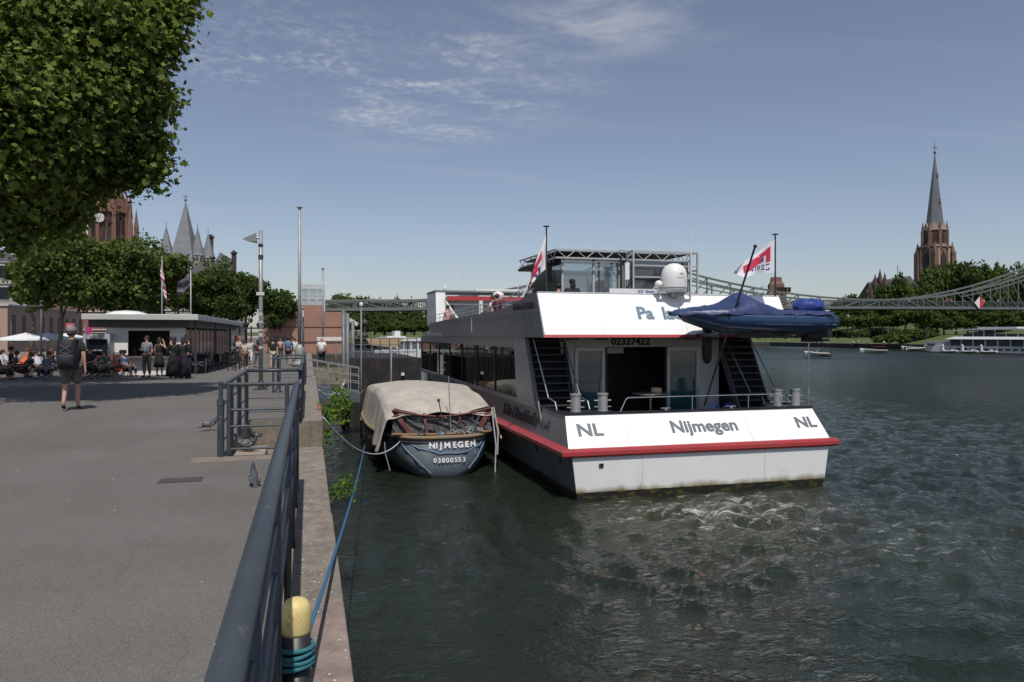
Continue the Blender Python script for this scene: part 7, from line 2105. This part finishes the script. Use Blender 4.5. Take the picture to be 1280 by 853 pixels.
    for i in range(5):
        p = a.lerp(b, .1 + .17 * i) - pn * .1
        MB().box(p.x - .7, p.x + .7, p.y - .25, p.y + .1, zn(402), zn(378)).build('window', mat('lancet_dark', (.035, .02, .018), .6), N_)
    # distant red tower behind the flag
    D = 700
    c = at(970, D); z7 = lambda y_: EYE + (418 - y_) * D / FOC
    K = thing('distant_tower', 'squat red-brown tower with a sloped cap on the horizon behind the white flag', 'tower', (c.x, c.y, 8))
    MB().lathe([(11.5, 6), (11.5, z7(368)), (9.5, z7(364)), (9, z7(356)), (6.5, z7(352)), (6, z7(347))], (c.x, c.y, 0), 4, rot=.35).build('wall', mat('distant_red', (.17, .09, .075), .85, 0, .3, .2), K)
    mb = MB()
    for i in range(5): mb.box(c.x - 8 + i * 3.6, c.x - 6.5 + i * 3.6, c.y - 11.6, c.y - 9, z7(366), z7(360))
    mb.build('window', mat('lancet_dark', (.035, .02, .018), .6), K)
    # low houses behind trees on the bank
    win = glass_mat('window_dark', (.025, .03, .035), .1)
    for i, (px, D_, yt, wd) in enumerate(((1240, 250, 398, 22), (1275, 252, 396, 18), (1200, 250, 400, 16))):
        q = at(px, D_)
        facade('bank_house', ['pale house glimpsed beneath the trees above the excursion boat', 'cream house near the frame edge beneath the far trees', 'sandy house wall under the trees before the tall spire'][i],
               q.x - wd / 2, q.x + wd / 2, q.y, q.y + 9, 4.5, EYE + (418 - yt) * D_ / FOC, mat('house_pale', (.45, .38, .29), .8, 0, .15, .3), 2, 3, win, 'S', 2.5)
    # lamp posts and small figures on the path
    for i, px in enumerate((1036, 1110, 1158)):
        q = at(px, 203); o = thing('bank_lamp', ['slim lamp post on the bank path beside the dinghy motor', 'slim lamp post in front of the round bush', 'slim lamp post near the moored speedboats'][i], 'street lamp', (q.x, q.y, 1.4))
        MB().tube((q.x, q.y, 1.4), (q.x, q.y, 6.0 if i else 4.5), .07, 6).build('pole', mat('pole_grey', (.35,) * 3, .4, .4), o)
        MB().box(q.x - .35, q.x + .35, q.y - .1, q.y + .1, 6.0 if i else 4.5, 6.12 if i else 4.62).build('lamp_head', mat('pole_grey', (.35,) * 3), o)
    src = make_person('person in white sitting out on the far bank path', at(1066, 196, z=1.37), 2, 1.7, 'sit', top=(.6,) * 3, seed=90, group='people on the far bank path')
    for i, px in enumerate((1073, 1085, 1105, 1020, 1014, 1027, 985)):
        c = copy_tree(src); q = at(px, 196 + (1105 - px) * .35, z=1.37); c.location = q; c.rotation_euler = (0, 0, i)
        c['label'] = 'person in white resting on the far bank path ' + ('near the lawn bush' if px > 1060 else 'below the dinghy motor')

    # excursion boat
    D = 172
    a, b = at(1168, D), at(1300, D - 20)
    d = (b - a); Ln = d.length; rz = math.atan2(d.y, d.x)
    E = thing('excursion_boat', 'two-deck white excursion boat moored at the far bank', 'boat', (a.x, a.y, 0), rz)
    m = mat('boat_white', (.62, .63, .63), .5)
    s = D / FOC
    dkm = mat('boat_interior', (.05, .055, .06), .6)
    MB().prism([(0, -2.2, 0), (0, 2.5, 0), (-1.2, 2.5, 1.6), (-1.2, -2.2, 1.6)], (Ln + 3, 0, 0)).build('hull', m, E, local=True)
    MB().box(-.5, Ln + 3, -2.25, -2.15, 0, .25).build('boot_stripe', dkm, E, local=True)
    MB().box(-1, 4.5, -1.9, 2.2, 1.6, 2.6).build('bow_cabin', mat('boat_grey', (.35, .37, .4), .5), E, local=True)
    MB().box(4.5, Ln, -1.6, 2, 1.6, 3.3).build('lower_saloon', dkm, E, local=True)
    lr = MB().prism([(4.0, -2.6, 3.1), (4.0, 2.6, 3.1), (6.0, 2.4, 3.55), (6.0, -2.2, 3.65)], (Ln - 3, 0, 0)).build('lower_roof', m, E, local=True)
    MB().box(7.5, Ln - 2, -2.0, 2.0, 5.15, 5.35).box(5.5, 9, -1.6, 2.0, 4.95, 5.15).box(11, 19, -1.8, 2.0, 5.4, 5.75).build('upper_awning', m, E, local=True)
    MB().box(7, Ln, -1.0, 1.8, 3.7, 4.3).build('upper_deck_seats', mat('seat_dark', (.06, .06, .08), .7), E, local=True)
    for i in range(9):
        MB().box(4.6 + i * 2.6, 4.85 + i * 2.6, -1.75, -1.6, 1.6, 3.3).build('post', m, E, local=True); MB().box(7.6 + i * 2.3, 7.72 + i * 2.3, -1.8, -1.7, 3.6, 5.15).build('post', m, E, local=True)
    for i in range(16): MB().box(5 + i * 1.5, 5.9 + i * 1.5, -2.26, -2.22, .7, 1.15).build('window', dkm, E, local=True)
    MB().lathe([(.01, 0), (1.0, .0), (1.0, .1)], (.6, -2.0, 2.0), 14).build('anchor_disc', mat('disc_dark', (.06, .07, .1), .5), E, local=True)
    # swan-necked pedal boats
    G = 'white pedal boats by the excursion boat'
    src = None
    for i, px in enumerate((1187, 1212, 1236)):
        q = at(px, 163 - i * 3, z=0)
        if src is None:
            src = thing('pedal_boat', '', 'pedal boat', q, rz, G)
            MB().grid(lambda u, v: ((u - .5) * 3.4, (v - .5) * 1.7 * math.sin(PI * (.12 + .8 * u)), .1 + .7 * abs(v - .5) * 1.2 + .5 * (u - .4) ** 2), 10, 6).build('hull', m, src, local=True, solid=.1, smooth=True)
            MB().path([(-1.3, 0, .5), (-1.55, 0, 1.0), (-1.4, 0, 1.5), (-1.55, 0, 1.85), (-1.9, 0, 1.8)], [.3, .2, .15, .16, .07], 8).build('bow_neck', m, src, smooth=True, local=True)
            MB().box(-.2, .5, -.5, .5, .3, .5).box(.5, .62, -.5, .5, .3, 1.0).build('seat', mat('boat_grey', (.35, .37, .4), .5), src, local=True)
            c = src
        else: c = copy_tree(src); c.location = q
        c['label'] = ['white pedal boat with upright bow, closest to the speedboats', 'white pedal boat with upright bow, middle one before the excursion boat', 'white pedal boat with upright bow, farthest along toward the frame edge'][i]
    # speedboats
    def speedboat(label, px, D, L_, rz, top=None, name='motorboat'):
        q = at(px, D, z=0); o = thing(name, label, 'motorboat', q, rz)

        def h(u, v):
            w = .95 * math.sin(PI / 2 * min(1, (1 - u) * 1.7)) ** .8
            a = (v - .5) * 2
            return ((u - .5) * L_, a * w, .15 + .72 * min(1, abs(a) * 1.0) ** 1.6 + .28 * u ** 2 * abs(a))
        MB().grid(h, 14, 8).build('hull', m, o, smooth=True, local=True, solid=.04)
        MB().grid(lambda u, v: ((u * .5) * L_ - .02, (v - .5) * 1.75 * math.sin(PI / 2 * min(1, (1 - u) * 1.1)) ** .8, .86 + .25 * u + .1 * math.sin(PI * v)), 8, 6).build('foredeck', mat('deck_cream', (.6, .55, .45), .5), o, smooth=True, local=True, solid=.03)
        MB().prism([(.1, -.7, .95), (.1, .7, .95), (-.35, .6, 1.5), (-.35, -.6, 1.5)], (.04, 0, 0)).build('windscreen', glass_mat('screen_glass', (.03, .04, .05), .05), o, local=True)
        MB().box(-L_ * .42, -L_ * .1, -.7, .7, .4, .8).build('seats', mat('seat_brown', (.12, .05, .04), .7), o, local=True)
        MB().box(-L_ / 2 - .3, -L_ / 2, -.2, .2, .1, 1.1).build('outboard_motor', mat('rubber', (.012,) * 3, .6), o, local=True)
        if top: MB().box(-L_ * .45, .2, -.8, .8, 1.5, 1.56).build('sunshade', mat('shade_red', (.2, .03, .04), .7), o, local=True)
        return o
    speedboat('small motorboat under way nearest the dinghy, seen below its motor', 1021, 132, 4.2, PI - .5)
    speedboat('white and brown motorboat with red-brown cockpit in mid river', 1091, 158, 5.6, PI - .25, True)
    speedboat('white speedboat with dark stripe moored against the far bank wall', 1147, 176, 5.0, -.5)
    speedboat('small white motorboat tucked behind the striped speedboat at the bank', 1138, 190, 4.4, PI - .4)


# ------------------------------------------------------------------ light and camera
def build_world():
    w = bpy.data.worlds.new('World'); SC.world = w; w.use_nodes = True
    nt = w.node_tree; N, L = nt.nodes, nt.links
    bg = N['Background']; bg.inputs['Strength'].default_value = SKY
    sky = N.new('ShaderNodeTexSky'); sky.sky_type = 'NISHITA'; sky.sun_disc = False
    sky.sun_elevation = math.radians(SUN_EL); sky.sun_rotation = math.radians(180 + SUN_AZ)
    sky.altitude = 100; sky.air_density = 1.0; sky.dust_density = .7; sky.ozone_density = 2.2
    tc = N.new('ShaderNodeTexCoord')
    sx = N.new('ShaderNodeSeparateXYZ'); L.new(tc.outputs['Generated'], sx.inputs[0])
    zc = N.new('ShaderNodeMath'); zc.operation = 'MAXIMUM'; zc.inputs[1].default_value = .03; L.new(sx.outputs['Z'], zc.inputs[0])
    dv = N.new('ShaderNodeVectorMath'); dv.operation = 'DIVIDE'
    cm = N.new('ShaderNodeCombineXYZ')
    for i in range(3): L.new(zc.outputs[0], cm.inputs[i])
    L.new(tc.outputs['Generated'], dv.inputs[0]); L.new(cm.outputs[0], dv.inputs[1])

    def noise(scale, st, det=7, rough=.6, rot=0.0, dist=0.0):
        mp = N.new('ShaderNodeMapping'); mp.inputs['Scale'].default_value = st; mp.inputs['Rotation'].default_value = (0, 0, rot)
        L.new(dv.outputs[0], mp.inputs['Vector'])
        n = N.new('ShaderNodeTexNoise'); n.inputs['Scale'].default_value = scale; n.inputs['Detail'].default_value = det; n.inputs['Roughness'].default_value = rough; n.inputs['Distortion'].default_value = dist
        L.new(mp.outputs[0], n.inputs['Vector']); return n.outputs['Fac']

    def blob(cx, cy, rx, ry, rot, amt):
        s = N.new('ShaderNodeVectorMath'); s.operation = 'SUBTRACT'; s.inputs[1].default_value = (cx, cy, 1); L.new(dv.outputs[0], s.inputs[0])
        mp = N.new('ShaderNodeMapping'); mp.inputs['Rotation'].default_value = (0, 0, rot); mp.inputs['Scale'].default_value = (1, 1, 0); L.new(s.outputs[0], mp.inputs[0])
        m2 = N.new('ShaderNodeVectorMath'); m2.operation = 'MULTIPLY'; m2.inputs[1].default_value = (1 / rx, 1 / ry, 0); L.new(mp.outputs[0], m2.inputs[0])
        ln = N.new('ShaderNodeVectorMath'); ln.operation = 'LENGTH'; L.new(m2.outputs[0], ln.inputs[0])
        r = N.new('ShaderNodeMapRange'); r.interpolation_type = 'SMOOTHSTEP'; r.inputs['From Min'].default_value = 1; r.inputs['From Max'].default_value = 0; r.inputs['To Max'].default_value = amt
        L.new(ln.outputs['Value'], r.inputs['Value']); return r.outputs[0]

    def op(o, a, b, cl=False):
        n = N.new('ShaderNodeMath'); n.operation = o; n.use_clamp = cl
        for i, v in enumerate((a, b)):
            if isinstance(v, (int, float)): n.inputs[i].default_value = v
            else: L.new(v, n.inputs[i])
        return n.outputs[0]

    def rng(v, a, b, c=0, d=1):
        n = N.new('ShaderNodeMapRange'); n.interpolation_type = 'SMOOTHSTEP'
        n.inputs['From Min'].default_value = a; n.inputs['From Max'].default_value = b; n.inputs['To Min'].default_value = c; n.inputs['To Max'].default_value = d
        L.new(v, n.inputs['Value']); return n.outputs[0]
    ripl = rng(noise(22, (1, .8, 1), 4, .55, .3), .4, .66)
    wis = rng(noise(2.6, (1, 1.5, 1), 8, .62, .9, .4), .38, .72)
    m1 = blob(.52, 3.2, .85, 1.2, -.2, 1.5); m2 = blob(.88, 2.22, .6, .42, .1, .8); m3 = blob(.05, 2.8, .9, .8, .2, .9)
    c1 = op('MULTIPLY', op('MULTIPLY', m1, op('ADD', op('MULTIPLY', ripl, .55), .35)), wis)
    c2 = op('MULTIPLY', m2, wis)
    c3 = op('MULTIPLY', op('MULTIPLY', m3, ripl), wis)
    strk = rng(noise(1.1, (.35, 2.6, 1), 5, .55, 1.25), .5, .75)
    c = op('ADD', op('ADD', c1, c2), op('ADD', c3, op('MULTIPLY', strk, .10)), True)
    c = op('MULTIPLY', c, .6)
    # desaturate the clear sky a little and lay the cirrus in
    hs = N.new('ShaderNodeHueSaturation'); hs.inputs['Saturation'].default_value = SKYSAT; L.new(sky.outputs[0], hs.inputs['Color'])
    tn = N.new('ShaderNodeMix'); tn.data_type = 'RGBA'; tn.blend_type = 'MULTIPLY'; tn.inputs['Factor'].default_value = 1; tn.inputs['B'].default_value = SKYTINT
    L.new(hs.outputs[0], tn.inputs['A'])
    mx = N.new('ShaderNodeMix'); mx.data_type = 'RGBA'; mx.inputs['B'].default_value = CLOUD
    L.new(c, mx.inputs['Factor']); L.new(tn.outputs['Result'], mx.inputs['A']); L.new(mx.outputs['Result'], bg.inputs['Color'])

    s = bpy.data.lights.new('sun', 'SUN'); s.energy = SUNP; s.angle = math.radians(.55); s.color = (1.0, .95, .88)
    o = bpy.data.objects.new('sun', s); COL.objects.link(o)
    el, az = math.radians(SUN_EL), math.radians(SUN_AZ)
    to = Vector((-math.sin(az) * math.cos(el), -math.cos(az) * math.cos(el), math.sin(el)))
    o.rotation_euler = (-to).to_track_quat('-Z', 'Y').to_euler()
    o.location = to * 60


def build_camera():
    c = bpy.data.cameras.new('camera'); o = bpy.data.objects.new('camera', c); COL.objects.link(o)
    c.sensor_width = 36; c.lens = FOC / 1280 * 36
    c.clip_end = 4000; c.clip_start = .05
    c.shift_y = -8.5 / 1280
    o.location = (0, 0, EYE)
    o.rotation_euler = (PI / 2, 0, -TH)
    SC.camera = o


SUN_EL, SUN_AZ, SUNP, SKY, SKYSAT = 60, 3.5, 3.7, .09, .8
SKYTINT = (1.03, 1.0, 1.03, 1)
CLOUD = (6.5, 6.6, 7.0, 1)
import time as _t
_t0 = _t.time()
build_people(); build_lounge()
print('people', _t.time() - _t0)
build_ship(); build_boat(); build_setting(); build_pigeons(); build_plants(); build_landing()
print('near', _t.time() - _t0)
build_left_bank(); build_bridge(); build_far_bank(); build_trees(); build_water()
build_world(); build_camera()
print('all', _t.time() - _t0)
SC.view_settings.view_transform = 'Standard'
SC.view_settings.look = 'None'
SC.view_settings.exposure = 0
SC.render.engine = 'CYCLES'
SC.cycles.use_denoising = True
SC.cycles.max_bounces = 6
SC.cycles.diffuse_bounces = 3
SC.cycles.glossy_bounces = 3
SC.cycles.transmission_bounces = 4
SC.cycles.transparent_max_bounces = 8
SC.cycles.sample_clamp_indirect = 4
SC.cycles.caustics_reflective = False
SC.cycles.caustics_refractive = False
